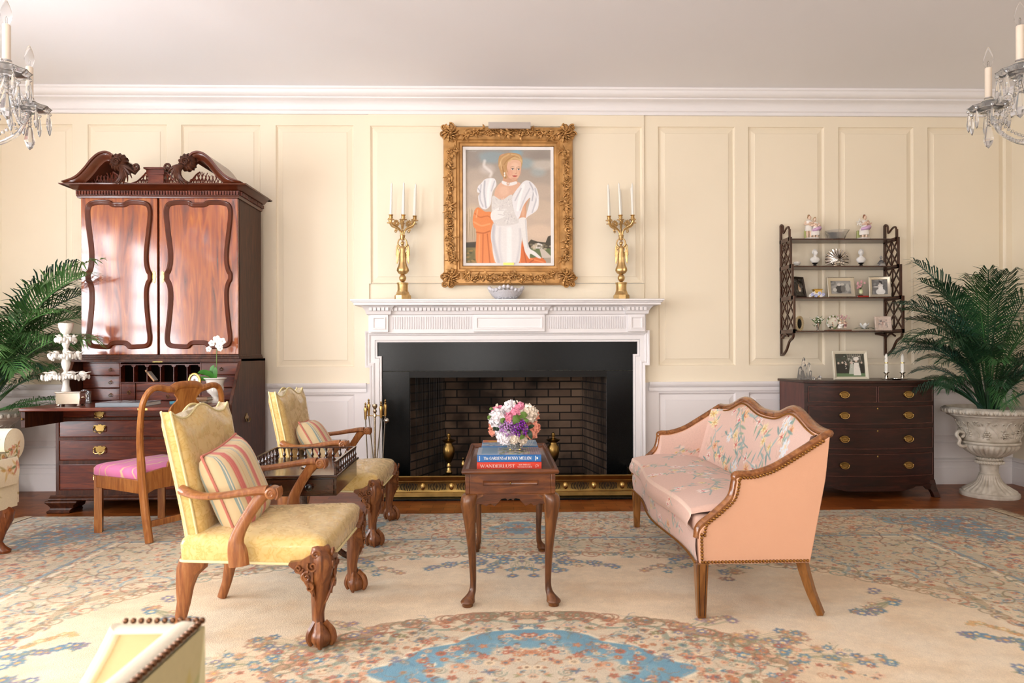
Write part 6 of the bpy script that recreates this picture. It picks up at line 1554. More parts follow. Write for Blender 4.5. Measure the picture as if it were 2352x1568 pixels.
for k, (dx, dy, lean_, lab, kind) in enumerate([(-.062, -.012, .02, 'fire poker with brass handle, outermost on the wall side of the stand', 'poker'), (-.045, .02, .05, 'hearth brush with brass handle hanging close beside the poker', 'brush'), (.052, -.015, -.05, 'fire shovel with brass handle hanging near the granite', 'shovel'), (.078, .016, -.03, 'fire tongs with tall brass finial nearest the granite', 'tongs')]):
    t = thing(kind if kind != 'brush' else 'hearth_brush', lab, 'fire tool', (fxc+dx, fyc+dy-.02, .08))
    hz_ = [.62, .645, .63, .64][k]-.08
    MB().lathe([(.005, 0), (.009, .004), (.011, .05), (.014, .075), (.011, .088), (.006, .092), (.009, .10), (.005, .106), (.008, .116), (.004, .124), (0, .128)], 12, c=(0, 0, hz_-.04)).obj('handle', M_brass, t)
    MB().tube([(0, 0, hz_-.04), (lean_*.5, 0, hz_*.5), (lean_, 0, .04)], .0045, 6).obj('shaft', M_steel, t)
    e = MB()
    if kind == 'shovel': e.box(lean_-.05, -.004, 0, lean_+.05, .004, .09)
    elif kind == 'brush': e.lathe([(.006, .06), (.03, .04), (.034, 0)][::-1], 10, c=(lean_, 0, 0))
    elif kind == 'tongs': e.tube([(lean_-.015, 0, 0), (lean_, 0, .2), (lean_+.015, 0, 0)], .0045, 6); e.ball((.01, 0, hz_-.07), .022, 10, 8)
    else: e.tube([(lean_, 0, .04), (lean_, 0, 0), (lean_+.03, 0, .02)], .005, 6)
    e.obj('head', M_steel if kind != 'brush' else M_soot, t)
# ================================================================== ON THE MANTEL
zm_ = zv(686, S1)+.0005
M_gilt = plain('gilt_bronze', 'c9a873', var=.15, scale=40, rough=.34, metal=.9, bmp=.12, bscale=160)
def make_candelabrum(label):
    t = thing('candelabrum', label, 'candelabrum', (0, 0, 0), 0, 'gilt winged figure candelabra on the mantel')
    h = lambda v: (683-v)/297.5
    b = MB(); b.lathe([(0, 0), (.064, 0), (.064, h(673)), (.056, h(671)), (.050, h(668)), (.046, h(664)), (.046, h(664))], 8); b.obj('base', M_gilt, t, smooth=30)
    MB().lathe([(.042, h(665)), (.042, h(662)), (.040, h(660)), (.040, h(648)), (.044, h(647)), (.046, h(644)), (.03, h(643)), (.012, h(642)), (0, h(642))], 28).obj('drum', M_gilt, t)
    MB().ball((0, 0, h(633)), (.028, .028, .030), 18, 12).obj('globe', M_gilt, t)
    # winged figure: one continuous draped body with arms raised
    f = MB(); prof = [(.012, 625, 0), (.030, 622, 0), (.042, 616, 0), (.040, 611, 0), (.030, 604, 0), (.025, 596, 0), (.023, 587, 0), (.025, 579, 0), (.019, 572, 0), (.022, 566, 0), (.019, 562, 0), (.009, 559, 0), (.008, 557, 0)]
    rings = []
    for r, v, o in prof: rings.append([(r*(1+.10*cos(9*2*PI*j/28)*(v > 575))*cos(2*PI*j/28)*1.05, r*.8*(1+.10*cos(9*2*PI*j/28)*(v > 575))*sin(2*PI*j/28), h(v)) for j in range(28)])
    f.loft(rings); f.ball((0, -.004, h(553)), (.0135, .014, .017), 12, 10); f.ball((0, .006, h(551)), (.0145, .011, .012), 10, 8)
    for s in (-1, 1):
        f.tube(spl([(s*.018, 0, h(562)), (s*.034, -.004, h(556)), (s*.030, -.004, h(547)), (s*.012, -.002, h(541))], 4), [.0075, .007, .0065, .006, .006, .006, .0055, .005, .005, .005, .005, .005, .005][:13], 8)
    f.obj('figure', M_gilt, t, fix=True, smooth=60)
    for s in (-1, 1):
        w = MB()
        for k in range(8):
            a = k/7; x0, z0 = s*(.010+.018*a), h(561-5*a); L = .10+.05*sin(PI*(.2+.6*a)); x1, z1 = s*(.020+.026*(1-a)), z0-L*(.55+.45*(1-a))
            w.tube(spl([(x0, .014, z0), (s*(.044-.008*a), .014, z0-.03), (x1, .014, z1)], 4), [(.011, .0035)]*8+[(.005, .002)], 6)
        w.tube(spl([(s*.014, .012, h(566)), (s*.036, .014, h(555)), (s*.046, .014, h(563)), (s*.050, .014, h(580))], 4), [(.008, .005)]*13, 6); w.obj('wing', M_gilt, t, fix=True)
    MB().lathe([(0, h(547)), (.012, h(546)), (.016, h(543)), (.020, h(537)), (.022, h(535)), (.018, h(534)), (.0, h(534))], 16).obj('socket', M_gilt, t)
    A = []
    for k in range(6):
        a = math.radians(90+12+60*k) ; ca, sa = cos(a), sin(a); R = .104; zc_ = h(502+ (2 if k % 2 else 0))
        br = MB(); br.tube([(r*ca, r*sa, z) for r, z in spl([(.008, h(536)), (.02, h(524)), (.05, h(517)), (.085, h(513)), (.103, h(507)), (R, h(502))], 4)], [.0065]*21, 8)
        br.tube([(ca*(.055+p), sa*(.055+p), h(508)+q) for p, q in spiral(0, 0, .022, .006, -1.6, 1.5, 20)], .004, 6); br.tube([(ca*(.055+p), sa*(.055+p), h(524)+q) for p, q in spiral(0, 0, .013, .004, 1.6, -1.3, 14)], .003, 5)
        for j in range(9): q = 2*PI*j/9; br.ball((ca*(.055+.021*cos(q)), sa*(.055+.021*cos(q)), h(508)+.021*sin(q)), .006, 6, 4)
        br.obj('branch', M_gilt, t)
        MB().lathe([(.004, 0), (.027, .004), (.027, .007), (.010, .009), (.013, .016), (.0155, .026), (.011, .033), (.018, .038), (.018, .041), (.0085, .041)], 16, c=(R*ca, R*sa, zc_-.006)).obj('candle_cup', M_gilt, t); A.append((R*ca, R*sa, zc_+.034))
    return t, A
cA, cups = make_candelabrum('gilt winged figure candelabrum with six candles left of the portrait')
xa, xb = onY(925, 683, 5.285).x, onY(1427, 683, 5.285).x
cA.location = (xa, 5.285, zm_); cB = dup(cA, (xb, 5.285, zm_), math.radians(-24), 'gilt winged figure candelabrum with six candles right of the portrait')
M_wax = plain('white_wax', 'f6f2e9', var=.02, rough=.5, sheen=.1)
tap = MB().lathe([(0, 0), (.0088, 0), (.0085, .06), (.0062, .236), (.003, .244), (0, .247)], 12).obj('taper_candle', M_wax)
MB().tube([(0, 0, .245), (.001, 0, .254)], .0009, 5).obj('wick', plain('wick', 'd8d0c0', rough=.9), tap)
rc = random.Random(8); first = True
for cx_, rz_, side_ in ((xa, 0, 'left'), (xb, math.radians(-24), 'right')):
    for k, (x, y, z) in enumerate(cups):
        lab = 'slim white taper candle standing in the gilt candelabrum %s of the portrait' % side_
        loc = (cx_+x*cos(rz_)-y*sin(rz_), 5.285+x*sin(rz_)+y*cos(rz_), zm_+z)
        if first: o = tag(tap, lab, 'candle', 'taper candles left of the portrait'); o.location = loc; first = False
        else: o = dup(tap, loc, None, lab, 'taper candles %s of the portrait' % side_)
        tl_ = .05 if side_ == 'left' else -.04
        o.rotation_euler = (rc.uniform(-.02, .02), tl_*rc.uniform(.2, 1.3), 0)
bwl = thing('crystal_bowl', 'beaded crystal bowl in the middle of the mantel below the portrait', 'bowl', (onY(1162, 683, 5.29).x, 5.29, zm_))
M_bead = glass('beaded_crystal', 'f4f2f8', rough=.12, ior=1.5, facet=150, trans=.25)
MB().lathe([(.0, 0), (.055, 0), (.075, .008), (.112, .035), (.130, .065), (.124, .067), (.108, .04), (.07, .014), (0, .012)], 32).obj('bowl', M_bead, bwl)
bd_ = MB(); r_ = random.Random(2)
for k in range(26): a = 2*PI*k/26; bd_.ball((.128*cos(a), .128*sin(a), .080+.012*cos(4*a)), .0155, 10, 8)
for k in range(150): a = r_.uniform(0, 6.28); q = r_.random(); R = .066+.062*q**.7; bd_.ball((R*cos(a), R*sin(a), .006+.062*q), .0062, 6, 4)
bd_.obj('beads', M_bead, bwl)
# ================================================================== PORTRAIT
yp_ = 5.355; cx0, cx1 = onY(1015, 470, yp_).x, onY(1320, 470, yp_).x; cz0, cz1 = onY(1167, 657, yp_).z, onY(1167, 287, yp_).z
pf_ = thing('portrait_painting', 'portrait of a lady in a white gown in carved gold frame over the mantel', 'painting', ((cx0+cx1)/2, YW-.018, (cz0+cz1)/2))
w2, h2 = (cx1-cx0)/2-.012, (cz1-cz0)/2-.012
M_gframe = crevice('carved_giltwood', '75481f', 'ad773b', 'cc9a5e', .012, rough=.45, metal=.35)  # gilding with occlusion shade coloured into the carving
fw_ = .155
f = MB().frame(-w2, -h2, w2, h2, [(0, 0), (0, .045), (.012, .066), (.03, .072), (.075, .056), (.10, .062), (.108, .052), (.12, .055), (.128, .042), (.145, .040), (.150, .028), (.155, .026), (.155, 0)], y0=0, fill=False)
f.obj('frame', M_gframe, pf_, fix=True, smooth=40)
rf_ = random.Random(12); orn = MB()
def oscroll(x, z, r, a0, t, rad=.006, y=-.07): orn.tube([(x+p, y-.006*sin(PI*i/17), z+q) for i, (p, q) in enumerate(spiral(0, 0, r, r*.2, a0, t, 18))], [rad*(1-.4*i/18) for i in range(18)], 6); orn.ball((x, y-.004, z), rad*1.25, 7, 5)
def oleaf(x, z, L, a, w=.010, y=-.069): orn.tube([(x+L*t*cos(a+.5*t), y-.010*sin(PI*t), z+L*t*sin(a+.5*t)) for t in np.linspace(0, 1, 6)], [(w*.4, .004), (w, .006), (w*1.1, .007), (w*.9, .006), (w*.6, .004), (w*.15, .002)], 6)
def band(x0, z0, x1, z1, n):
    for k in range(n):
        t = (k+.5)/n; x, z = x0+(x1-x0)*t, z0+(z1-z0)*t; ang = math.atan2(z1-z0, x1-x0)
        oscroll(x+rf_.uniform(-.006, .006), z+rf_.uniform(-.008, .008), rf_.uniform(.016, .026), rf_.uniform(0, 6.28), rf_.choice((-1.5, 1.5)))
        for _ in range(3): oleaf(x+rf_.uniform(-.02, .02), z+rf_.uniform(-.026, .026), rf_.uniform(.03, .05), rf_.uniform(0, 6.28))
        for _ in range(3): orn.ball((x+rf_.uniform(-.03, .03), -.068, z+rf_.uniform(-.03, .03)), rf_.uniform(.004, .008), 6, 4)
m_ = .052
for q_, x, z in (((-w2+.17, h2-m_, w2-.17, h2-m_, 19), 0, h2-.055), ((-w2+.17, -h2+m_, w2-.17, -h2+m_, 19), 0, -h2+.055), ((-w2+m_, -h2+.19, -w2+m_, h2-.19, 24), -w2+.055, 0), ((w2-m_, -h2+.19, w2-m_, h2-.19, 24), w2-.055, 0)):
    orn = MB(); band(*q_)
    for k in range(7): oleaf(x, z, .055, 2*PI*k/7, .013)
    orn.ball((x, -.076, z), (.02, .012, .02), 10, 8)
    orn.obj('carved_scrollwork', M_gframe, pf_, smooth=60)
for sx_ in (-1, 1):
    for sz_ in (-1, 1):
        orn = MB(); x, z = sx_*(w2-.060), sz_*(h2-.060)
        orn.ball((x, -.045, z), (.074, .035, .074), 16, 10)
        for R, n_, w in ((.062, 11, .014), (.042, 9, .012), (.022, 6, .010)):
            for k in range(n_): a = 2*PI*k/n_+R*30; oleaf(x+R*.45*cos(a), z+R*.45*sin(a), R*.75, a, w, -.078 if R < .05 else -.066)
        orn.ball((x, -.084, z), (.014, .010, .014), 8, 6)
        for a, dx, dz in ((0, .062, 0), (1, 0, .062)): oscroll(x+sx_*dx, z+sz_*dz, .026, a*2, 1.5*sx_*sz_, .008, -.055)
        oscroll(x+sx_*.055, z+sz_*.055, .026, 1, 1.5*sx_, .009, -.05)
        for d_ in (0, 1):
            ox_, oz_ = (x-sx_*.115, z+sz_*.005-sz_*.025) if d_ == 0 else (x-sx_*.025, z-sz_*.135)
            oscroll(ox_, oz_, .030, 2*d_, 1.6*sx_*sz_*(1 if d_ else -1), .009, -.066)
            for k in range(5): oleaf(ox_, oz_, .05, 1.2*k+d_, .012, -.066)
        orn.obj('corner_cartouche', M_gframe, pf_, smooth=60)
iw, ih = w2-.152, h2-.152
MB().frame(-iw, -ih, iw, ih, [(0, .0), (0, .034), (.022, .026), (.022, .012)], fill=False).obj('linen_liner', plain('white_liner', 'ece6e2', rough=.8), pf_, fix=True)
# painted canvas: coordinates follow the picture's own layout, x 243..945, y -1245..-300
P = Paint(243, -1245, 945, -300, 236, 318, 'b9aca0'); X_, Y_ = np.meshgrid(P.xs, P.ys); t_ = ((-Y_-300)/800).clip(0, 1)[..., None]
P.a[:] = np.array(hexa('a2988f'))*(1-t_)+np.array(hexa('d6bda6'))*t_
rp = random.Random(4)
def PE(x, y, a, b, c, soft=30, al=.6, ang=0): P.ell(x, -y, a, b, c, ang, soft, al)
for x, y, a, b, c in ((470, 360, 130, 50, '8fa9b5'), (660, 325, 45, 30, '7fb8d6'), (740, 410, 70, 45, '98b2bb'), (840, 480, 60, 40, 'a9b7ba'), (300, 380, 60, 60, '9a9088'), (880, 420, 90, 45, 'd9d0c4'), (340, 520, 110, 60, 'c3b2a2'), (860, 350, 100, 35, '968c84'), (380, 620, 120, 70, 'cdbba8'), (850, 640, 120, 60, 'cbb7a4'), (300, 900, 80, 140, 'd8c3a4'), (860, 800, 110, 90, 'd3bda6'), (850, 980, 110, 60, 'e3c9b0'), (420, 460, 60, 40, 'd8cdc6')): PE(x, y, a, b, c)
P.line(spl([(400, -390), (395, -430), (425, -460), (455, -490), (445, -520)], 5), 22, 'efe9e4', .7, soft=16)
P.poly([(243, -1070), (345, -1062), (345, -1120), (243, -1120)], '463f33'); P.poly([(243, -1112), (345, -1112), (345, -1245), (243, -1245)], 'a5814f', c2='7d7048'); PE(270, 1180, 50, 60, '6b6440', 20, .8)
for _ in range(14): P.ell(rp.uniform(250, 330), -rp.uniform(1130, 1235), 14, 8, rp.choice(['4f4a2e', '8d7a48', 'b08b52']), al=.7)
for k in range(16): x = 250+k*5.5; P.line([(x, -1075), (x+rp.uniform(-6, 10), -rp.uniform(780, 900))], 2.4, '7d6a50', .7)
P.poly([(755, -1075), (780, -1045), (830, -1062), (900, -1070), (920, -1020), (945, -1010), (945, -1130), (755, -1130)], '4a4336'); P.poly([(745, -1120), (945, -1120), (945, -1245), (745, -1245)], '66704a'); P.poly([(850, -1125), (880, -1122), (945, -1185), (945, -1205), (870, -1200)], 'cbbfb2')
P.poly([(795, -1122), (795, -1088), (840, -1074), (880, -1088), (880, -1122)], 'e0d9cf')
for k in range(6): P.line([(802+14*k, -1122), (802+14*k, -1090)], 4, '8a8078')
for _ in range(16): P.ell(rp.uniform(760, 945), -rp.uniform(1085, 1125), 14, 8, rp.choice(['c9b79c', '5b523e', '8a7d62']), al=.7)
P.poly([(885, -1200), (945, -1196), (945, -1245), (885, -1245)], 'a99c8c')
S_ = lambda pts: spl([(x, -y) for x, y in pts], 5, True)
OR = 'e58b52'
P.poly(S_([(300, 880), (318, 800), (350, 778), (400, 812), (455, 820), (475, 900), (455, 990), (458, 1080), (505, 1250), (335, 1250), (330, 990), (308, 940)]), OR)
for pts, c, w in (([(320, 830), (360, 860), (420, 850), (460, 870)], 'c4683a', 9), ([(310, 900), (370, 930), (440, 915)], 'f2a774', 14), ([(330, 985), (390, 992), (440, 975)], 'b55a30', 10), ([(385, 1000), (380, 1240)], 'c4683a', 12), ([(420, 1000), (440, 1240)], 'b55a30', 9), ([(355, 1010), (350, 1240)], 'f2a774', 10), ([(445, 1080), (480, 1240)], 'f2a774', 9), ([(340, 800), (330, 860)], 'f4b083', 10)): P.line([(x, -y) for x, y in spl(pts, 4)], w, c, .75, soft=6)
P.poly(S_([(703, 1050), (722, 1110), (765, 1195), (860, 1192), (893, 1250), (666, 1250), (690, 1120)]), 'd9743f')
for pts, c in (([(715, 1110), (740, 1240)], 'b0532c'), ([(770, 1205), (880, 1235)], 'ef9c68'), ([(690, 1150), (690, 1240)], 'ee9a66'), ([(800, 1215), (760, 1245)], 'a84c28')): P.line([(x, -y) for x, y in spl(pts, 4)], 9, c, .75, soft=6)
P.poly(S_([(480, 905), (450, 990), (456, 1080), (500, 1255), (668, 1255), (700, 1080), (708, 990), (682, 900), (580, 920)]), 'e8e3e1')
for pts, c, w in (([(475, 930), (470, 1050), (515, 1245)], 'b9b5ba', 26), ([(525, 950), (520, 1100), (540, 1245)], 'd3ced0', 18), ([(690, 960), (690, 1080), (660, 1245)], 'cbc6c8', 18), ([(600, 960), (600, 1240)], 'f6f3f1', 40)): P.line([(x, -y) for x, y in spl(pts, 4)], w, c, .7, soft=16)
P.poly(S_([(505, 598), (478, 680), (540, 720), (620, 678), (694, 585), (650, 565), (560, 560)]), 'dfb297'); PE(560, 640, 40, 40, 'ecc6ac', 25, .6); P.poly(S_([(560, 520), (560, 585), (655, 585), (660, 530)]), 'd2a183')
P.poly(S_([(468, 680), (455, 760), (472, 910), (560, 930), (684, 900), (640, 800), (625, 672), (540, 716)]), 'dcd6d2')
for _ in range(240): P.ell(rp.uniform(465, 660), -rp.uniform(700, 915), rp.uniform(3, 7), rp.uniform(2, 4), rp.choice(['f2eeea', 'b9b2b2', 'cfc8c6', 'e8e2de']), rp.uniform(0, 3), al=.6) if 1 else 0
P.poly(S_([(770, 698), (742, 760), (738, 872), (680, 872), (690, 800)]), 'd7a080'); PE(715, 800, 14, 60, 'e8bb9c', 12, .6)
for pts in ([(400, 545), (440, 534), (482, 540), (496, 590), (468, 640), (455, 700), (445, 760), (405, 795), (360, 768), (345, 690), (362, 660), (338, 650), (344, 605), (368, 580)], [(690, 595), (730, 556), (772, 558), (812, 595), (835, 640), (846, 710), (832, 795), (760, 850), (738, 858), (775, 700), (720, 760), (676, 872), (640, 800), (628, 690)]): P.poly(S_(pts), 'e9e6e7')
for pts, c, w in (([(400, 560), (395, 660), (410, 780)], 'a9a8b0', 12), ([(450, 545), (430, 640), (425, 760)], 'f8f6f5', 20), ([(370, 590), (360, 700), (385, 770)], 'b5b3ba', 10), ([(480, 560), (455, 640)], 'b3b0b6', 8), ([(345, 620), (365, 650)], '8f8f98', 6), ([(720, 590), (690, 690), (670, 800)], 'f9f7f6', 22), ([(770, 570), (800, 640), (790, 720)], 'a7a6ae', 9), ([(700, 620), (650, 720)], 'bdbabf', 10), ([(815, 620), (825, 700), (790, 820)], 'b4b2b9', 9), ([(770, 620), (730, 700), (690, 800)], 'c4c1c6', 10), ([(800, 640), (835, 720), (810, 800)], 'f6f4f4', 10)): P.line([(x, -y) for x, y in spl(pts, 4)], w, c, .75, soft=8)
P.poly(S_([(680, 875), (738, 868), (747, 960), (762, 1105), (815, 1150), (862, 1198), (838, 1200), (775, 1165), (768, 1208), (742, 1172), (722, 1120), (698, 960)]), 'e9e5e2'); P.line([(735, -880), (742, -1000), (755, -1110)], 9, 'c2bdbe', .7, soft=6)
P.poly(S_([(452, 822), (512, 778), (520, 800), (572, 788), (550, 828), (566, 852), (500, 880), (456, 882)]), 'ece8e5'); P.line([(505, -805), (560, -800)], 3, 'b9b2b2'); P.line([(510, -835), (560, -845)], 3, 'b9b2b2')
# head and hair
HR = 'c49a6a'
P.poly(S_([(512, 420), (520, 352), (560, 330), (630, 322), (690, 338), (712, 385), (704, 440), (690, 470), (620, 480), (575, 540), (540, 510), (525, 470)]), HR)
P.poly(S_([(585, 425), (600, 390), (650, 380), (695, 395), (700, 440), (694, 490), (672, 535), (640, 552), (605, 535), (578, 490)]), 'e6b99c')
for x, y, a, b_, c, al in ((610, 490, 22, 28, 'dd9c84', .5), (690, 490, 10, 20, 'd79a80', .4), (650, 430, 30, 25, 'f1cdb4', .6), (640, 540, 30, 10, 'c98f74', .5), (590, 500, 12, 40, 'cf9a7c', .5)): PE(x, y, a, b_, c, 14, al)
for x, y in ((630, 459), (679, 461)): PE(x, y, 11, 5, 'f3ebe6', 3, .9); PE(x+1, y, 5.5, 5.5, '3f4a55', 2, 1); P.line([(x-13, -y+4), (x, -y+8), (x+12, -y+4)], 3.4, '4b3328'); P.line([(x-16, -y+17), (x, -y+22), (x+13, -y+18)], 3.4, '8d6344', .8)
P.line([(660, -450), (666, -488), (655, -495)], 3.2, 'c58a70', .8); P.line([(648, -497), (664, -497)], 3, 'b87860', .7)
PE(648, 517, 17, 6, 'b9403c', 3, .95); P.line([(629, -511), (640, -516), (656, -517), (668, -511)], 2.4, '7d2320', .8)
for pts, c, w in (([(600, 395), (640, 365), (700, 385)], 'e0bd8c', 14), ([(520, 430), (545, 370), (600, 335)], 'dcb686', 12), ([(560, 420), (590, 380), (650, 345)], 'a87a4c', 7), ([(545, 440), (560, 500), (572, 530)], '9c7044', 9), ([(530, 400), (540, 460)], 'e3c396', 8), ([(620, 335), (680, 350), (705, 400)], 'dfbb8a', 9), ([(575, 430), (585, 480)], 'b88a58', 9), ([(535, 345), (555, 335)], 'd9a08a', 8)): P.line([(x, -y) for x, y in spl(pts, 4)], w, c, .75, soft=6)
PE(563, 492, 6, 7, 'f4efe9', 3, 1); PE(564, 512, 6, 12, 'ece6e0', 3, 1)
P.poly(S_([(545, 556), (600, 572), (658, 560), (662, 582), (600, 598), (546, 582)]), 'eee9e6'); PE(592, 579, 12, 15, 'c9987a', 3, 1); PE(592, 579, 7, 10, 'e9d3c4', 3, 1)
painted('canvas', P, lambda X, Z: ((X-594)/351*(iw-.020), -.014+0*X, (Z+772.5)/472.5*(ih-.020)), vcol('oil_paint', rough=.38, spec=.4, noise=.03, nscale=90), pf_)
sg_ = MB()
for k in range(9): sg_.tube([(-iw+.035+.008*k, -.0148, ih-.036), (-iw+.039+.008*k, -.0148, ih-.031+.002*(k % 3))], .0007, 4)
sg_.obj('signature', plain('pale_paint', 'd8d2cc', rough=.6), pf_)
MB().box(-.042, -.036, -ih+.003, .042, -.028, -ih+.024).obj('name_plate', M_gold, pf_)
lp = MB(); lx0, lx1 = onY(1122, 290, 5.30).x-pf_.location.x, onY(1218, 290, 5.30).x-pf_.location.x; lz = onY(1170, 290, 5.30).z-pf_.location.z
pl = thing('picture_light', 'pale metal picture light mounted above the gold portrait frame', 'lamp', (pf_.location.x, YW-.018, pf_.location.z))
M_alu = plain('satin_nickel', 'cfc6bf', rough=.35, metal=.7)
lp.prism([(-.16, lz-.034), (-.168, lz-.03), (-.165, lz+.012), (-.12, lz+.030), (-.085, lz+.026), (-.085, lz+.018), (-.15, lz-.03)], lx0, lx1, 'yz'); lp.obj('shade', M_alu, pl, fix=True)
rd = MB(); rd.tube([(lx0-.16, -.02, lz+.002), (lx1+.13, -.02, lz+.002)], .004, 6); rd.tube([(0, -.02, lz+.002), (0, -.10, lz+.016)], .005, 6); rd.tube([(0, .018, lz+.002), (0, -.02, lz+.002)], .005, 6); rd.obj('bracket', M_brassd, pl)
# ================================================================== HANGING WALL SHELF
M_shf = wood('shelf_mahogany', '2a1710', '432619', '5a3624', 'z', 5, 7, rough=.35, coat=.3)
wx0, wx1 = onY(1797, 650, YW-.01).x, onY(2029, 650, YW-.01).x
ws = thing('hanging_shelf', 'dark pierced fretwork wall shelf with four tiers above the chest', 'shelf', ((wx0+wx1)/2, YW-.001, 0))
WX, WY = (wx0+wx1)/2, YW-.001; hw = (wx1-wx0)/2+.012
lv = [onY(1925, v, 5.28).z for v in (549, 612, 684, 760)]; dep = [.185, .205, .235, .265]
ztop, zbot = onY(1925, 514, 5.35).z, onY(1925, 816, 5.35).z
for z, d in zip(lv, dep): MB().box(-hw, -d+.006, z-.010, hw, 0, z).obj('tier', M_shf, ws, bevel=.002)
for s in (-1, 1):
    m = MB(); x = s*hw; t2 = .007
    Z = [lv[3], lv[2], lv[1], lv[0]]; Dp = dep[::-1]
    m.box(x-t2, -.022, zbot, x+t2, 0, ztop)
    for i in range(4):
        z0, z1 = Z[i]-.018, (Z[i+1]+.008 if i < 3 else ztop-.06); d = Dp[i]
        m.box(x-t2, -d, z0, x+t2, -d+.018, z1); m.box(x-t2, -d, z0, x+t2, 0, z0+.030)
        if i < 3:
            zl_, zh_ = z0+.030, z1-.02; y0, y1 = -d+.018, -.022; ym, n_ = (y0+y1)/2, 2
            for a, c in (((y0, zl_), (y1, zh_)), ((y1, zl_), (y0, zh_)), ((y0, (zl_+zh_)/2), (ym, zh_)), ((y1, (zl_+zh_)/2), (ym, zh_)), ((y0, (zl_+zh_)/2), (ym, zl_)), ((y1, (zl_+zh_)/2), (ym, zl_)), ((ym, zl_), (ym, zh_))):
                m.tube([(x, a[0], a[1]), (x, c[0], c[1])], .0062, 4)
    d = Dp[3]
    m.tube(spl([(x, -d+.01, Z[3]+.03), (x, -d+.02, ztop-.045), (x, -d+.06, ztop-.10+.06), (x, -.06, ztop-.07), (x, -.055, ztop-.02), (x, -.03, ztop), (x, -.01, ztop)], 4), .008, 6)
    m.tube(spl([(x, -Dp[0]+.02, Z[0]-.01), (x, -Dp[0]+.03, Z[0]-.05), (x, -.17, Z[0]-.08), (x, -.12, zbot+.05), (x, -.06, zbot+.01), (x, -.01, zbot+.005)], 4), .011, 6)
    m.tube(spl([(x, -.02, Z[0]-.05), (x, -.09, Z[0]-.02), (x, -.15, Z[0]-.04)], 4), .008, 6)
    m.obj('fretwork_side', M_shf, ws)
    br = MB().tube(spl([(x-s*.005, -.03, lv[3]-.055), (x-s*.02, -.03, lv[3]-.03), (x-s*.09, -.03, lv[3]-.014)], 4), [(.01, .012)]*9, 6).obj('corner_bracket', M_shf, ws)
def SX_(u, k, dy): return onY(u, 650, 5.43-dep[k]+dy).x
def at(u, k, dy=.09): return (SX_(u, k, dy), 5.43-dep[k]+dy, lv[k]+.0008)
M_porc = plain('white_porcelain', 'f2ece4', var=.04, scale=30, rough=.25, coat=.5)
M_bisque = plain('white_bisque', 'efebe6', rough=.7)
def mk(c): return plain('porcelain_'+c, c, var=.10, scale=60, rough=.3, coat=.4)
SK = mk('e9c9b0')
def chain(pts, rad, n=8, k=4):
    P_ = spl([(*p, r) for p, r in zip(pts, rad)], k); return [q[:3] for q in P_], [max(.001, q[3]) for q in P_]
def figure(t, x, s, dress, sash, hat, flip=1, h=.19, y=0.0):
    """small porcelain person: continuous body, painted clothes and a face"""
    f = MB(); k = h/.19
    for q in (-1, 1): p, r = chain([(x+q*.012*k, y, .018), (x+q*.013*k, y-.004, .045*k), (x+q*.010*k, y, .085*k)], [.008*k, .010*k, .013*k]); f.tube(p, r, 8)
    p, r = chain([(x, y, .075*k), (x, y, .10*k), (x+.002*flip, y, .125*k), (x+.003*flip, y, .143*k), (x+.004*flip, y, .156*k)], [.022*k, .019*k, .022*k, .018*k, .007*k]); f.tube(p, r, 12)
    for q in (-1, 1): p, r = chain([(x+q*.020*k, y, .142*k), (x+q*.034*k, y-.010*k, .122*k), (x+q*.012*k, y-.028*k, .118*k+.012*(q == flip))], [.009*k, .008*k, .006*k]); f.tube(p, r, 8)
    hx_, hz_ = x+.006*flip, .172*k; f.ball((hx_, y-.002, hz_), (.0125*k, .0135*k, .0155*k), 12, 9)
    f.ball((hx_+.001, y-.0155*k, hz_-.001), .0028*k, 6, 4)
    b = f.obj('figure', SK, t, smooth=70)
    d = MB()
    if sash:
        rg = [[(x+r_*cos(2*PI*j/18)*(1+.12*cos(6*2*PI*j/18)*(z < .1)), y+r_*.9*sin(2*PI*j/18), z*k) for j in range(18)] for z, r_ in ((.04, .034*k), (.055, .036*k), (.08, .032*k), (.10, .023*k), (.115, .022*k), (.145, .021*k), (.153, .010*k))]
        d.loft(rg); d.obj('gown', dress, b, fix=True)
        w = MB(); w.tube(*chain([(x-.03*k, y-.012, .082*k), (x, y-.036*k, .088*k), (x+.03*k, y-.014, .10*k), (x+.026*k, y+.01, .075*k)], [.010*k, .015*k, .016*k, .010*k])); w.obj('sash', sash, b)
    else:
        rg = [[(x+r_*1.1*cos(2*PI*j/14), y+r_*.85*sin(2*PI*j/14), z*k) for j in range(14)] for z, r_ in ((.07, .026*k), (.09, .025*k), (.115, .022*k), (.145, .024*k), (.155, .011*k))]
        d.loft(rg); d.obj('coat', dress, b, fix=True)
    hr = MB(); hr.ball((hx_-.001*flip, y+.003, hz_+.004), (.0142*k, .0145*k, .0142*k), 12, 8); hr.ball((hx_-.004*flip, y+.004, hz_+.015*k), (.010*k, .010*k, .009*k), 8, 6); hr.obj('hair', hat, b)
    e = MB()
    for q in (-1, 1): e.ball((hx_+q*.0045*k, y-.0148*k, hz_+.002*k), .0014*k, 5, 4)
    e.obj('eyes', plain('eye_dark', '3a2a20', rough=.4), b)
LIL = mk('cfa6c9'); GRN = mk('a9b06a'); BRN = mk('9a7048'); YEL = mk('d9c890')
def base_(t, R, c=None): MB().lathe([(0, 0), (R, 0), (R*1.04, .006), (R*.92, .012), (R*.96, .018), (R*.7, .021), (0, .021)], 20, sy=.75).obj('base', M_porc, t)
t = thing('porcelain_couple', 'porcelain group of two figures with lilac skirt on the left of the top shelf', 'figurine', at(1866, 0, .10)); base_(t, .062)
figure(t, -.024, 1, M_porc, None, BRN, 1, .20, .008); figure(t, .024, 1, M_porc, LIL, mk('b08a5a'), -1, .18, -.004)
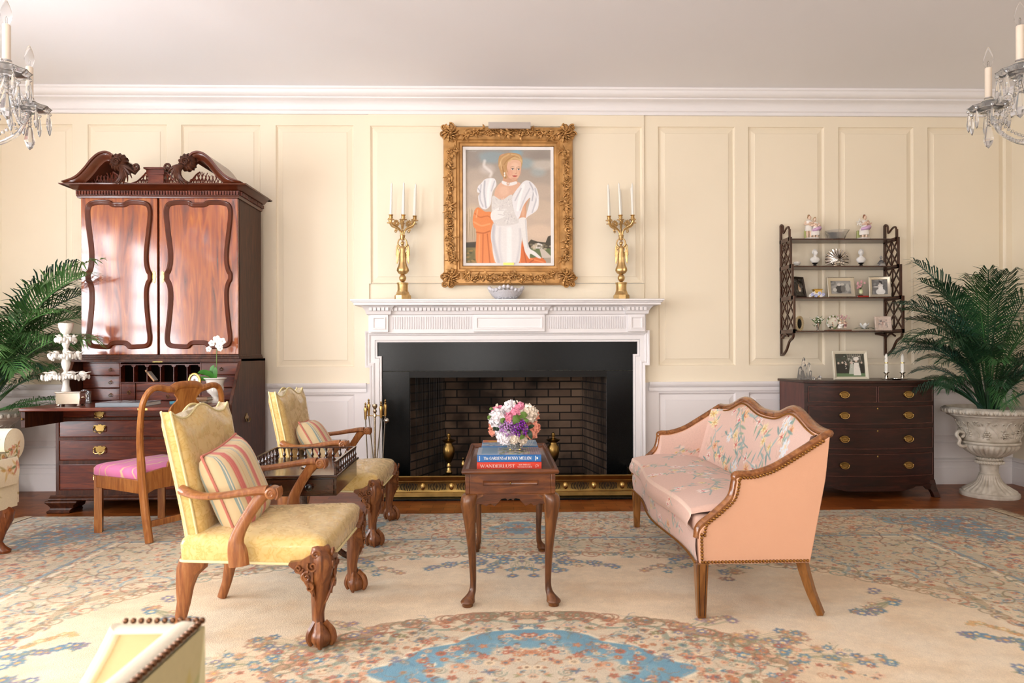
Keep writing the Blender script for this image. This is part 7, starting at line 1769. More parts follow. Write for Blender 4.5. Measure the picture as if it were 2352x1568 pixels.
tr_ = MB(); tr_.tube([(-.045, .015, .02), (-.05, .015, .07), (-.04, .018, .10)], [.012, .010, .006], 8); tr_.obj('tree_stump', GRN, t)
t = thing('porcelain_maiden', 'porcelain figure with lilac sash holding flowers on the right of the top shelf', 'figurine', at(1984, 0, .10)); base_(t, .055)
figure(t, .006, 1, M_porc, LIL, mk('8a5a40'), 1, .20, 0)
fl = MB(); r_ = random.Random(6)
for k in range(40): fl.ball((-.035+r_.gauss(0, .012), -.012+r_.gauss(0, .008), .135+r_.gauss(0, .012)), .005, 6, 4)
fl.obj('basket_of_flowers', M_porc, t)
fl = MB()
for k in range(26): fl.ball((.036+r_.gauss(0, .009), -.010+r_.gauss(0, .006), .12+r_.gauss(0, .016)), .005, 6, 4)
fl.obj('garland', mk('d3a58c'), t); MB().tube([(-.035, .015, .02), (-.04, .015, .08)], [.014, .009], 8).obj('tree_stump', GRN, t)
gb = thing('glass_bowl', 'clear fluted glass bowl between the figurines on the top shelf', 'bowl', at(1923, 0, .10))
MB().lathe([(0, 0), (.052, 0), (.058, .01), (.068, .04), (.088, .075), (.084, .076), (.064, .042), (.05, .012), (0, .010)], 40, rf=lambda i, a, q, z: q*(1+.04*cos(10*a)*(z > .05))).obj('bowl', M_clear, gb)
def bust(label, u, flip):
    t = thing('bust', label, 'bust', at(u, 1, .10), 0, 'small white busts')
    MB().lathe([(0, 0), (.030, 0), (.030, .006), (.014, .010), (.010, .022), (.020, .030), (.022, .034), (0, .034)], 18).obj('socle', plain('ebonised', '15110f', rough=.35, coat=.3), t)
    b = MB(); rg = []
    for z, rx, ry, o in ((.034, .018, .013, 0), (.042, .030, .016, 0), (.054, .038, .018, 0), (.066, .038, .018, 0), (.075, .030, .016, 0), (.081, .017, .013, 0), (.086, .0115, .011, 0), (.094, .0105, .011, -.001)): rg.append([(rx*cos(2*PI*j/18)+o*flip, ry*sin(2*PI*j/18), z) for j in range(18)])
    b.loft(rg)
    b.ball((.002*flip, -.004, .112), (.0175, .020, .0235), 16, 12); b.ball((-.001*flip, .007, .119), (.0185, .018, .0195), 14, 10); b.ball((.008*flip, -.0235, .110), (.0035, .005, .006), 8, 6); b.ball((.006*flip, -.0225, .102), (.005, .002, .0015), 6, 4)
    for k in range(13): a = PI*k/12; b.ball((.0175*cos(a)-.001*flip, .000, .117+.0205*sin(a)), .0048, 6, 5)
    for q in (-1, 1): b.ball((q*.019, .0, .110), (.003, .005, .007), 6, 5)
    b.obj('head_and_shoulders', M_bisque, t, smooth=70)
bust('white bust on a black socle left of the silver shell', 1872, 1); bust('white bust on a black socle right of the silver shell', 1978, -1)
sh = thing('silver_shell_dish', 'large silver scallop shell dish propped up on the second tier', 'dish', at(1923, 1, .09))
def shell(u, v):
    a = PI*(-.12+1.24*u); r = .012+.088*v; q = 1+.035*cos(a*22)*v
    return (r*q*cos(a)*.95, -.012-.035*v*v+.05*v-.02*(1-v)+.003*cos(a*22)*v, .052+r*q*sin(a)*.92)
MB().grid(shell, 180, 10).obj('shell', M_silver, sh)
hg = MB(); hg.tube(spl([(-.05, -.012, .03), (-.025, -.018, .008), (0, -.02, .004), (.025, -.018, .008), (.05, -.012, .03)], 5), .007, 8)
for q in (-1, 1): hg.tube([(q*.03+a, -.02, .02+b) for a, b in spiral(0, 0, .016, .004, 0, 1.4*q, 16)], .004, 6)
for k in range(5): hg.ball(((k-2)*.017, -.03, .026+.004*(2-abs(k-2))), (.009, .005, .012), 8, 6)
hg.obj('scroll_foot', M_silver, sh)
t = thing('porcelain_swan', 'tiny white porcelain shell on a dark foot at the left end of the second tier', 'ornament', at(1831, 1, .09))
MB().lathe([(0, 0), (.022, 0), (.020, .006), (.008, .01), (0, .012)], 14).obj('foot', plain('ebonised', '15110f', rough=.35), t)
MB().lathe([(0, .011), (.014, .014), (.026, .03), (.022, .04), (.018, .032), (0, .018)], 16, sx=1.1).obj('shell', M_porc, t)
t = thing('perfume_bottle', 'small cut glass bottle with stopper at the right end of the second tier', 'bottle', at(2024, 1, .10))
MB().lathe([(0, 0), (.030, 0), (.032, .005), (.028, .03), (.014, .05), (.009, .056), (.009, .062), (0, .062)], 16).obj('flask', M_cryst, t); MB().lathe([(.004, .062), (.008, .066), (.012, .078), (.006, .088), (0, .09)], 8).obj('stopper', M_cryst, t)
def photo_frame(name, label, loc, w, h, bw_, mframe, paint, rz=0, lean=.18, depth=.010, prof=None, thick=None, gl=True):
    t = thing(name, label, 'picture frame', loc, rz)
    M_ = Matrix.Rotation(-lean, 4, 'X')
    f = MB().frame(-w/2, 0, w/2, h, prof or [(0, 0), (0, depth), (bw_*.2, depth*1.25), (bw_*.8, depth*.8), (bw_, depth*.5), (bw_, .001)], fill=False, M=M_)
    f.box(-w/2, 0, 0, w/2, .004, h, M_); fo = f.obj('frame', mframe, t, smooth=30)
    iw_, ih_ = w/2-bw_, h/2-bw_
    X0, X1, Y0, Y1 = paint.xs[0], paint.xs[-1], paint.ys[0], paint.ys[-1]
    def fn(X, Y):
        x = ((X-X0)/(X1-X0)*2-1)*iw_; z = h/2+((Y-Y0)/(Y1-Y0)*2-1)*ih_; y = -.0015+0*X
        c, s = cos(-lean), sin(-lean); return x, y*c-z*s, y*s+z*c
    painted('photograph', paint, fn, M_print, t)
    s = MB(); yb_ = h*sin(lean); s.add([(-.012, yb_*.8+.004, h*.75), (.012, yb_*.8+.004, h*.75), (.016, yb_+.04, .0), (-.016, yb_+.04, .0)], [(0, 1, 2, 3)]); s.obj('easel_back', mframe, t)
    return t
def bw_photo(seed, bg, blobs):
    P = Paint(0, 0, 1, 1, 46, 46, bg); r = random.Random(seed)
    for _ in range(30): P.ell(r.random(), r.random(), r.uniform(.04, .15), r.uniform(.04, .12), r.choice(['6a6a6a', '8d8b88', '4a4a4a', 'a9a7a2', '5c5b59']), al=.35)
    for a in blobs: P.ell(*a)
    return P
M_dkf = plain('dark_frame', '2c2018', var=.2, rough=.35, coat=.2); M_sv2 = plain('silver_frame', 'c9c2b2', var=.08, rough=.25, metal=.85); M_ivf = plain('ivory_frame', 'd8cfba', rough=.5, coat=.2)
P = bw_photo(1, '231b14', [(.55, .38, .16, .14, 'b79a80'), (.5, .5, .08, .12, 'c9a88c'), (.5, .62, .06, .07, '8a6a50'), (.55, .3, .12, .06, 'e3d6c6')])
photo_frame('photo_frame', 'dark framed old portrait leaning at the left end of the third tier', (SX_(1838, 2, .06), 5.43-dep[2]+.055, lv[2]+.001), .125, .165, .014, M_dkf, P, math.radians(28), .2)
P = bw_photo(2, '9a9894', [(.45, .35, .22, .3, '3d3b3a'), (.62, .4, .12, .3, '6d6b68'), (.42, .72, .09, .11, 'c9c4be'), (.6, .74, .09, .10, 'bdb8b0'), (.2, .3, .1, .15, 'c4c0b9'), (.85, .5, .1, .3, 'b1aea8')])
photo_frame('photo_frame', 'wide silver framed photograph of a couple in the middle of the third tier', (SX_(1931, 2, .06), 5.43-dep[2]+.05, lv[2]+.001), .215, .16, .030, M_sv2, P, 0, .16)
P = bw_photo(3, '6d6b69', [(.55, .18, .30, .22, 'dedad4'), (.56, .42, .15, .26, 'e6e2dc'), (.56, .62, .17, .08, 'd9d3cc'), (.54, .78, .075, .10, 'b9b1a8'), (.55, .85, .10, .06, '2f2c2a'), (.62, .80, .04, .10, '2f2c2a'), (.30, .52, .20, .04, 'cfc8c0')])
photo_frame('photo_frame', 'upright silver framed photograph of a woman in white on the third tier', (SX_(2019, 2, .07), 5.43-dep[2]+.055, lv[2]+.001), .158, .165, .024, M_sv2, P, math.radians(-14), .16)
t = thing('gilt_box', 'small square gilt box clock behind the porcelain blossoms on the third tier', 'clock', at(1877, 2, .10))
bxm = MB(); bxm.box(-.028, -.02, .004, .028, .02, .062); bxm.box(-.034, -.026, .062, .034, .026, .070); bxm.box(-.032, -.024, 0, .032, .024, .005); bxm.obj('case', M_gold, t, bevel=.002); MB().box(-.018, -.0215, .014, .018, -.02, .05).obj('plaque', plain('yellow_enamel', 'd9b65a', var=.3, scale=60, rough=.3), t)
t = thing('porcelain_blossoms', 'low spray of white and blue porcelain blossoms at the front of the third tier', 'ornament', at(1876, 2, .035))
for k in range(8):
    P_ = MB(); x, z = -.05+.0143*k, .012+.010*(k % 3)
    for j in range(5): a = 2*PI*j/5; P_.ball((x+.008*cos(a), -.004*(k % 2), z+.008*sin(a)), (.007, .004, .007), 6, 5)
    P_.obj('blossom', [M_porc, mk('b9bce0')][k % 2], t)
M_pl = plain('silk_leaf_green', '4d6b35', var=.25, scale=40, rough=.6)
bt = book('thin red book lying under the little flower vase on the third tier', at(1977, 2, .07), .085, .08, .012, 'a8231d')
t = thing('enamel_flower_vase', 'tiny vase of pink porcelain flowers standing on the thin red book', 'ornament', (at(1977, 2, .075)[0], at(1977, 2, .075)[1], lv[2]+.0133))
MB().lathe([(0, 0), (.018, 0), (.016, .008), (.008, .011), (0, .011)], 12).obj('foot', plain('ebonised', '15110f', rough=.35), t); MB().lathe([(.006, .011), (.016, .02), (.018, .034), (.012, .048), (.015, .052), (0, .052)], 14).obj('vase', mk('cfd3a6'), t)
fm = MB(); lf_ = MB()
for k in range(12): x, z = r_.uniform(-.032, .032), .07+r_.uniform(-.01, .05); fm.ball((x, r_.uniform(-.012, .008), z), (.009, .007, .009), 6, 5); lf_.tube([(0, 0, .05), (x*.7, 0, z-.01)], .0015, 4)
fm.obj('blossoms', mk('d7a0a4'), t); lf_.obj('stems', M_pl, t)
# bottom tier
t = thing('oval_carved_frame', 'oval carved pale frame with a dark cameo at the left end of the bottom tier', 'picture frame', (SX_(1836, 3, .08), 5.43-dep[3]+.08, lv[3]+.001), math.radians(30))
fr = MB(); fr.tube([(.036*cos(a), .006-.0*a, .056+.048*sin(a)) for a in np.linspace(0, 2*PI, 29)[:-1]], [(.013, .009)]*28, 8, closed=True)
for k in range(26): a = 2*PI*k/26; fr.ball((.043*cos(a), -.002, .056+.055*sin(a)), .007, 6, 4)
fr.obj('frame', plain('carved_ivory', 'c9b48c', var=.15, scale=90, rough=.6), t); MB().lathe([(0, 0), (.030, 0), (.028, .003), (0, .004)], 20, sy=1.3, M=Matrix.Translation((0, .004, .056)) @ Matrix.Rotation(PI/2, 4, 'X')).obj('cameo', plain('black_cameo', '1b1714', rough=.3), t)
MB().box(-.01, .01, 0, .01, .04, .05).obj('easel_back', M_dkf, t)
t = thing('silver_bud_vase', 'small silver trumpet vase of white blossoms on the bottom tier', 'vase', at(1878, 3, .09))
MB().lathe([(0, 0), (.014, 0), (.012, .006), (.006, .012), (.009, .03), (.016, .06), (.022, .064), (.014, .062), (0, .05)], 14).obj('vase', M_silver, t)
fm, lf_ = MB(), MB()
for k in range(30): x, z = r_.gauss(0, .024), .082+r_.gauss(0, .016); y = r_.gauss(0, .012); fm.ball((x, y, z), (.0075, .006, .006), 6, 4) if k % 2 else None; blade([(x*.3, y*.3, .06), (x*.7, y, z-.008), (x*1.25, y, z+.012)], .004, lf_, n=(0, 1, 0))
fm.obj('blossoms', M_porc, t); lf_.obj('leaves', M_pl, t)
t = thing('porcelain_mirror', 'round flower-wreathed porcelain mirror with two tiny figures on the bottom tier', 'ornament', at(1922, 3, .075))
MB().box(-.085, -.03, 0, .10, .03, .007).obj('plinth', wood('little_plinth', '4a2414', '6b3820', '80492c', 'x', 6, 6), t)
mr = MB(); mr.tube([(-.03+.046*cos(a), .006, .066+.046*sin(a)) for a in np.linspace(0, 2*PI, 25)[:-1]], .006, 6, closed=True); mr.obj('ring', M_silvd, t)
MB().lathe([(0, 0), (.043, 0), (.042, .003), (0, .003)], 24, M=Matrix.Translation((-.03, .008, .066)) @ Matrix.Rotation(PI/2, 4, 'X')).obj('mirror', plain('pale_mirror', 'e6dfcc', rough=.15), t)
wr = MB(); w2_ = MB()
for k in range(44): a = r_.uniform(.4, 5.2); (wr if k % 2 else w2_).ball((-.03+.048*cos(a), -.002+r_.uniform(-.004, .004), .066+.048*sin(a)), .007, 6, 4)
wr.obj('flower_wreath', M_porc, t); w2_.obj('leaf_wreath', mk('7d8a5a'), t)
figure(t, -.045, 1, mk('4d5a40'), None, BRN, 1, .062, -.014); figure(t, .018, 1, M_porc, M_porc, YEL, 1, .088, -.014); figure(t, .058, 1, mk('8d5a5c'), None, BRN, -1, .088, -.010)
gg = MB()
for k in range(26): gg.ball((.04+r_.gauss(0, .028), -.004+r_.gauss(0, .005), .104+r_.gauss(0, .009)), .0065, 6, 4)
gg.obj('garland', mk('d9b3ae'), t)
t = thing('silk_lily', 'white silk water lily with long green leaves lying on the bottom tier', 'flower', at(1985, 3, .08))
lp_ = MB()
for k in range(11): a = 2*PI*k/11; e = .6 if k % 2 else 1.1; blade(spl([(0, 0, .012), (.030*cos(a), .02*sin(a), .022+.02*e), (.050*cos(a)*(1.1-.3*e), .032*sin(a)*(1.1-.3*e), .022+.036*e)], 4), .012, lp_)
lp_.obj('petals', M_petal, t); lv_ = MB()
for k, a in enumerate((-.3, .2, .9, 2.4, 3.0, 3.5, -.7)): blade(spl([(0, 0, .012), (.045*cos(a), .02*sin(a), .022), (.085*cos(a), .035*sin(a), .014)], 4), .010, lv_)
lv_.obj('leaves', M_pl, t)
P = bw_photo(5, 'd9c3b6', [(.5, .5, .2, .25, 'e9d8cc'), (.45, .45, .12, .2, 'c3a598'), (.5, .66, .1, .1, 'b59486')])
photo_frame('photo_frame', 'square pale pink frame with a faded picture at the right end of the bottom tier', (SX_(2027, 3, .10), 5.43-dep[3]+.09, lv[3]+.001), .125, .112, .026, plain('pale_pink_frame', 'd9c4b4', var=.12, scale=70, rough=.5, bmp=.3, bscale=120), P, math.radians(-6), .16)
# ================================================================== BOW-FRONT CHEST
M_chs = wood('chest_mahogany', '190b07', '2e150d', '452016', 'x', 3, 7, rough=.36, coat=.12, spec=.35); M_chside = wood('chest_side_mahogany', '41201a', '5b2e24', '70402f', 'z', 3, 8, rough=.42, coat=.05)
kx0, kx1 = onY(1849, 980, 4.93).x, onY(2147, 980, 4.93).x; kyf, kyb = 4.93, 5.385; kz = onY(2000, 873, 4.93).z
ck = thing('bow_front_chest', 'dark mahogany bow-front chest of drawers with oval brass handles on the right', 'chest of drawers', ((kx0+kx1)/2, kyf, 0))
hw = (kx1-kx0)/2; BOW = .085
def bow_(x, b=BOW): return -b*(1-(x/hw)**2)
def strip(x0, x1, o, n=24): return [(x, bow_(x)-o) for x in np.linspace(x0, x1, n)]
D_ = kyb-kyf
def bowbox(x0, x1, o, z0, z1, back): return MB().prism(strip(x0, x1, o)+[(x1, back), (x0, back)], z0, z1, 'xy')
bowbox(-hw-.012, hw+.012, .014, kz-.018, kz, D_+.01).obj('top', M_chs, ck, fix=True, bevel=.003)
zb0 = onY(2000, 1113, 4.9).z
mb = MB()
for s in (-1, 1): mb.box(s*hw, .010, zb0, s*(hw-.02), D_, kz-.018)
mb.box(-hw, D_-.012, zb0, hw, D_, kz-.018); mb.obj('side', M_chside, ck, bevel=.002)
bowbox(-hw, hw, -.010, zb0, kz-.018, .012).obj('carcass_front', M_chs, ck, fix=True)
rows = [(887, 923), (932, 973), (983, 1030), (1041, 1093)]
zrow = lambda v: onY(2000, v, 4.88).z
def oval(parent, x, z):
    y = bow_(x)-.006; M_ = Matrix.Translation((x, y, z)) @ Matrix.Rotation(PI/2, 4, 'X')
    h = MB().lathe([(0, 0), (.036, 0), (.034, .003), (.026, .003), (.024, .006), (.018, .005), (0, .007)], 24, sy=.68, M=M_).obj('handle', M_brassd, parent, fix=True)
    b = MB(); b.tube([(x+.030*cos(a), y-.010, z-.003+.021*sin(a)) for a in np.linspace(PI-.25, 2*PI+.25, 15)], .003, 6)
    for q in (-1, 1): b.ball((x+q*.030, y-.007, z+.003), .0055, 8, 6)
    b.obj('bail', M_brass, h)
def ux(u): return onY(u, 950, 4.88).x-ck.location.x
for i, (a, c) in enumerate(rows):
    z1, z0 = zrow(a), zrow(c)
    parts = [(-hw+.022, ux(2010)-.004), (ux(2010)+.004, hw-.022)] if i == 0 else [(-hw+.022, hw-.022)]
    for j, (x0, x1) in enumerate(parts):
        d = bowbox(x0, x1, .0, z0, z1, .03).obj('drawer', M_chs, ck, fix=True, bevel=.002)
        e = MB()
        for zz_ in (z0+.002, z1-.002): e.tube([(x, y-.0, zz_) for x, y in strip(x0+.002, x1-.002, .001, 20)], .0028, 5)
        for x in (x0+.002, x1-.002): e.tube([(x, bow_(x)-.001, z0), (x, bow_(x)-.001, z1)], .0028, 5)
        e.obj('cockbeading', M_chside, d)
        for u in ((1936,) if j == 0 and i == 0 else (2083,) if i == 0 else (1936, 2083)): oval(d, ux(u), (z0+z1)/2)
        if i: MB().lathe([(0, 0), (.006, 0), (0, .003)], 10, sy=1.4, M=Matrix.Translation((ux(2010), bow_(ux(2010)), z1-.018)) @ Matrix.Rotation(PI/2, 4, 'X')).obj('escutcheon', M_brassd, d)
n_ = 40; xs_ = np.linspace(-hw, hw, n_); lowz = lambda x: zb0-.012-.10*max(0, 1-abs(x)/.30)**.6*(.75+.25*cos(x*38))-.10*max(0, (abs(x)-hw+.10)/.10)
mb = MB(); vs = []
for x in xs_: vs += [(x, bow_(x)+.004, zb0), (x, bow_(x)+.004, max(.06, lowz(x))), (x, bow_(x)+.022, max(.06, lowz(x))), (x, bow_(x)+.022, zb0)]
mb.add(vs, [(4*i+j, 4*i+(j+1) % 4, 4*i+4+(j+1) % 4, 4*i+4+j) for i in range(n_-1) for j in range(4)]); mb.obj('apron', M_chs, ck, fix=True)
for sx_ in (-1, 1):
    for y, sy in ((.02, -1), (D_-.02, 1)):
        rings = []
        for z, o, w in ((0, .028, .022), (.03, .022, .023), (.08, .008, .03), (.13, 0, .042), (zb0+.002, 0, .055)):
            cx_ = sx_*(hw-w+o); cy_ = y+sy*o*.7; rings.append([(cx_-w, cy_-.022, z), (cx_+w, cy_-.022, z), (cx_+w, cy_+.022, z), (cx_-w, cy_+.022, z)])
        f = MB(); f.loft(rings); f.obj('foot', M_chs, ck, fix=True, bevel=.003)
def onchest(u, y): return (onY(u, 860, y).x, y, kz+.0008)
cs = thing('crystal_sculpture', 'tall jagged clear crystal sculpture at the left of the chest top', 'ornament', onchest(1847, 5.14))
cm = MB()
for x, y, w, h, tx in ((-.03, 0, .018, .10, .0), (-.012, .006, .016, .17, .01), (.008, -.006, .014, .12, -.005), (.026, .004, .015, .13, .012), (.04, -.004, .012, .07, .006), (-.02, -.014, .014, .07, 0)):
    cm.add([(x-w, y-w, 0), (x+w, y-w, 0), (x+w, y+w, 0), (x-w, y+w, 0), (x-w*.6+tx, y-w*.5, h*.8), (x+w*.6+tx, y-w*.5, h*.9), (x+w*.3+tx, y+w*.5, h), (x-w*.5+tx, y+w*.5, h*.85)], [(0, 3, 2, 1), (4, 5, 6, 7), (0, 1, 5, 4), (1, 2, 6, 5), (2, 3, 7, 6), (3, 0, 4, 7)])
cm.obj('crystal', M_clear, cs)
for lab, u, y, r in (('round faceted crystal beside the tall crystal sculpture', 1868, 5.06, .016), ('small faceted crystal diamond left of the wedding photograph', 1883, 5.05, .018)):
    t = thing('faceted_crystal', lab, 'ornament', onchest(u, y)); MB().lathe([(0, 0), (r*.6, 0), (r, r*.7), (r*.55, r*1.35), (0, r*1.4)] if u < 1880 else [(0, 0), (r*.75, .004), (r, r*.9), (r*.0, r*1.9)], 7).obj('crystal', M_clear, t, smooth=0)
P = Paint(0, 0, 1, 1, 90, 76, '3c3d34')
rp = random.Random(9)
for _ in range(50): P.ell(rp.random(), rp.random(), .07, .06, rp.choice(['2a2c25', '4a4f40', '38443a', '565349']), al=.6)
for k in range(7): x = .42+.07*k; P.line([(x, .98), (x+.05, .70)], .014, 'b9b2a6'); P.line([(x+.08, .98), (x-.02, .72)], .012, 'a9a298')
P.poly([(0, 0), (1, 0), (1, .20), (0, .25)], '5f7a55')
for x, y, c in ((.10, .60, 'c9b4a4'), (.24, .62, 'd3bfae'), (.36, .55, 'c4a896'), (.90, .62, 'c9b4a4')): P.ell(x, y, .035, .05, c); P.poly([(x-.07, y-.06), (x+.07, y-.06), (x+.08, .15), (x-.08, .15)], '23231f')
P.poly([(.50, .55), (.62, .56), (.66, .12), (.44, .12)], 'b9bdb0'); P.poly([(.64, .62), (.80, .62), (.86, .06), (.60, .06)], 'e9e4da'); P.ell(.72, .70, .05, .06, 'd9c2b2'); P.ell(.72, .79, .10, .08, 'e4dfd6'); P.ell(.55, .62, .05, .06, 'cdb5a6')
for _ in range(40): P.ell(rp.uniform(.3, .85), rp.uniform(.35, .9), .018, .014, rp.choice(['efeae2', 'd9d3c9', 'c3bdb2']))
photo_frame('photo_frame', 'large ivory framed wedding photograph standing in the middle of the chest top', onchest(1955, 5.03), .262, .215, .022, M_ivf, P, 0, .15, .012)
def stick(label, u, y):
    t = thing('candlestick', label, 'candlestick', onchest(u, y), 0, 'low silver candlesticks on the chest')
    MB().lathe([(0, 0), (.034, 0), (.035, .005), (.022, .010), (.010, .016), (.014, .026), (.007, .034), (.012, .044), (.022, .052), (.022, .055), (.010, .055), (.010, .05), (0, .05)], 20).obj('stem', M_silver, t); return t
s1, s2 = stick('low silver candlestick with white candle nearer the wedding photograph', 2036, 5.08), stick('low silver candlestick with white candle nearer the palm', 2073, 5.06)
cnd = MB().lathe([(0, 0), (.0125, 0), (.0115, .12), (.006, .138), (0, .142)], 14).obj('pillar_candle', M_wax); MB().tube([(0, 0, .14), (.001, 0, .15)], .001, 5).obj('wick', M_dkf, cnd)
MB().lathe([(.0126, .068), (.0132, .072), (.0126, .076)], 14, cap=False).obj('gold_band', M_gold, cnd)
tag(cnd, 'white candle with a gold band in the silver candlestick nearer the photograph', 'candle', 'white candles on the chest'); cnd.location = Vector(s1.location)+Vector((0, 0, .0515))
dup(cnd, Vector(s2.location)+Vector((0, 0, .0515)), None, 'white candle with a gold band in the silver candlestick nearer the palm')
t = thing('black_dish', 'small low black dish with silver rim between the two candlesticks', 'dish', onchest(2059, 4.985))
MB().lathe([(0, 0), (.026, 0), (.042, .008), (.040, .011), (.024, .005), (0, .005)], 22).obj('dish', plain('black_lacquer', '0f0d0c', rough=.2, coat=.5), t); MB().tube([(.041*cos(a), .041*sin(a), .010) for a in np.linspace(0, 2*PI, 25)[:-1]], .0018, 5, closed=True).obj('rim', M_silver, t)
# ================================================================== URNS AND PALMS
M_urn = crevice('shaded_stone', '4f3e2c', 'b9ac98', 'e0d8cb', .03, rough=.6)  # stone colour darkened by painted occlusion shade in the recesses
M_urnd = plain('urn_shadow_glaze', '5c4a38', rough=.7)
def make_urn(label, loc):
    t = thing('garden_urn', label, 'urn', loc, 0, 'antiqued stone urns holding palms')
    MB().lathe([(0, 0), (.187, 0), (.19, .012), (.187, .028), (.172, .034), (0, .034)], 48).obj('plinth', M_urn, t)
    def fl(n_, d, z0, z1): return lambda i, a, q, z: q*(1+d*(abs(cos(n_*a/2))-.6)) if z0 < z < z1 else q
    foot = MB().lathe([(.172, .032), (.168, .045), (.14, .062), (.105, .085), (.080, .112), (.068, .14), (.064, .158), (.066, .162), (.062, .166)], 112, rf=fl(26, .10, .04, .155)); foot.obj('foot', M_urn, t, smooth=60)
    MB().lathe([(.06, .158), (.058, .175), (.060, .22), (.066, .235), (.09, .243), (.092, .256), (.078, .262), (.082, .270), (.084, .280), (.07, .285)], 40).obj('stem', M_urn, t)
    bd = MB()
    for k in range(30): a = 2*PI*k/30; bd.ball((.088*cos(a), .088*sin(a), .25), (.008, .008, .012), 6, 5)
    for k in range(24): a = 2*PI*k/24; bd.ball((.080*cos(a), .080*sin(a), .277), .009, 6, 5)
    bd.obj('beading', M_urn, t)
    MB().lathe([(.06, .282), (.10, .296), (.145, .325), (.172, .352), (.182, .372), (.178, .384), (.17, .388)], 128, rf=fl(30, .085, .29, .378)).obj('gadrooned_bowl', M_urn, t, smooth=60)
    MB().lathe([(.17, .384), (.192, .388), (.196, .396), (.19, .404), (.176, .408), (.178, .42), (.182, .46), (.19, .50), (.205, .54), (.228, .572), (.255, .592), (.262, .598)], 56, cap=False).obj('bell', M_urn, t)
    rel = MB(); rr_ = random.Random(4)
    def onb(a, z, o=.004): r = np.interp(z, [.42, .46, .50, .54, .572], [.178, .182, .19, .205, .228])+o; return (r*cos(a), r*sin(a), z)
    for k in range(10):
        a0 = 2*PI*k/10+.1
        rel.tube([onb(a0+.26*t_+.07*sin(6*t_), .435+.115*t_+.012*sin(9*t_)) for t_ in np.linspace(0, 1, 16)], .0045, 5)
        rel.tube([onb(a0+.5-.24*t_+.06*sin(5*t_), .44+.10*t_) for t_ in np.linspace(0, 1, 12)], .004, 5)
        for q in range(6): an = q*PI/3; rel.ball(onb(a0+.15+.07*cos(an), .468+.016*sin(an), .002), (.012, .012, .010), 7, 5)
        rel.ball(onb(a0+.15, .468, .006), .008, 6, 5)
        for q in range(7): rel.ball(onb(a0+rr_.uniform(0, .55), rr_.uniform(.43, .56), .001), (.012, .012, .006), 6, 4)
        for q in (0, .4): rel.tube([onb(a0+q+.05*cos(s_)*(1-s_/9), .535+.016*sin(s_)*(1-s_/9)) for s_ in np.linspace(0, 7, 14)], .0035, 5)
    rel.obj('relief_flowers', M_urn, t, smooth=60)
    MB().lathe([(.255, .588), (.268, .594), (.272, .602), (.280, .606), (.298, .622), (.302, .640), (.290, .652), (.274, .656), (.262, .648), (.255, .625), (.24, .60)], 64, cap=False).obj('rim', M_urn, t)
    eg = MB()
    for k in range(38): a = 2*PI*k/38; eg.ball((.293*cos(a), .293*sin(a), .628), (.016, .016, .019), 8, 6); a += PI/38; eg.tube([(.298*cos(a), .298*sin(a), .645), (.296*cos(a), .296*sin(a), .612)], [.005, .003], 5)
    eg.obj('egg_moulding', M_urn, t, smooth=60)
    for s in (-1, 1):
        MB().tube([(s*x, 0, z) for x, z in spl([(.165, .37), (.205, .365), (.228, .385), (.222, .415), (.245, .452), (.225, .475), (.192, .462), (.20, .438), (.214, .445)], 5)], [(.015, .013)]*41, 8).obj('handle', M_urn, t)
    MB().lathe([(0, .625), (.15, .632), (.262, .622)], 32, cap=False).obj('soil', plain('coir_mulch', '7a5a38', var=.35, scale=60, rough=1, bmp=1, bscale=90), t)
    return t
U1_, U2_ = (onZ(2281, 1140, 0).x, 4.97, 0), (-3.80, 5.05, 0)
make_urn('antiqued white stone urn with scroll handles right of the chest, holding a palm', U1_)
make_urn('antiqued white stone urn mostly hidden behind the easy chair at left', U2_)
def frondmat(name, c): return plain(name, c, var=.35, scale=5, rough=.42, spec=.5)
FM = [frondmat('palm_green', '3c6638'), frondmat('palm_mid_green', '527f46'), frondmat('palm_dark_green', '2a4c30'), frondmat('palm_blue_green', '355a48'), frondmat('palm_fresh_green', '6a9a58')]
M_st = plain('palm_stem', '4d6b2e', var=.3, scale=20, rough=.5)
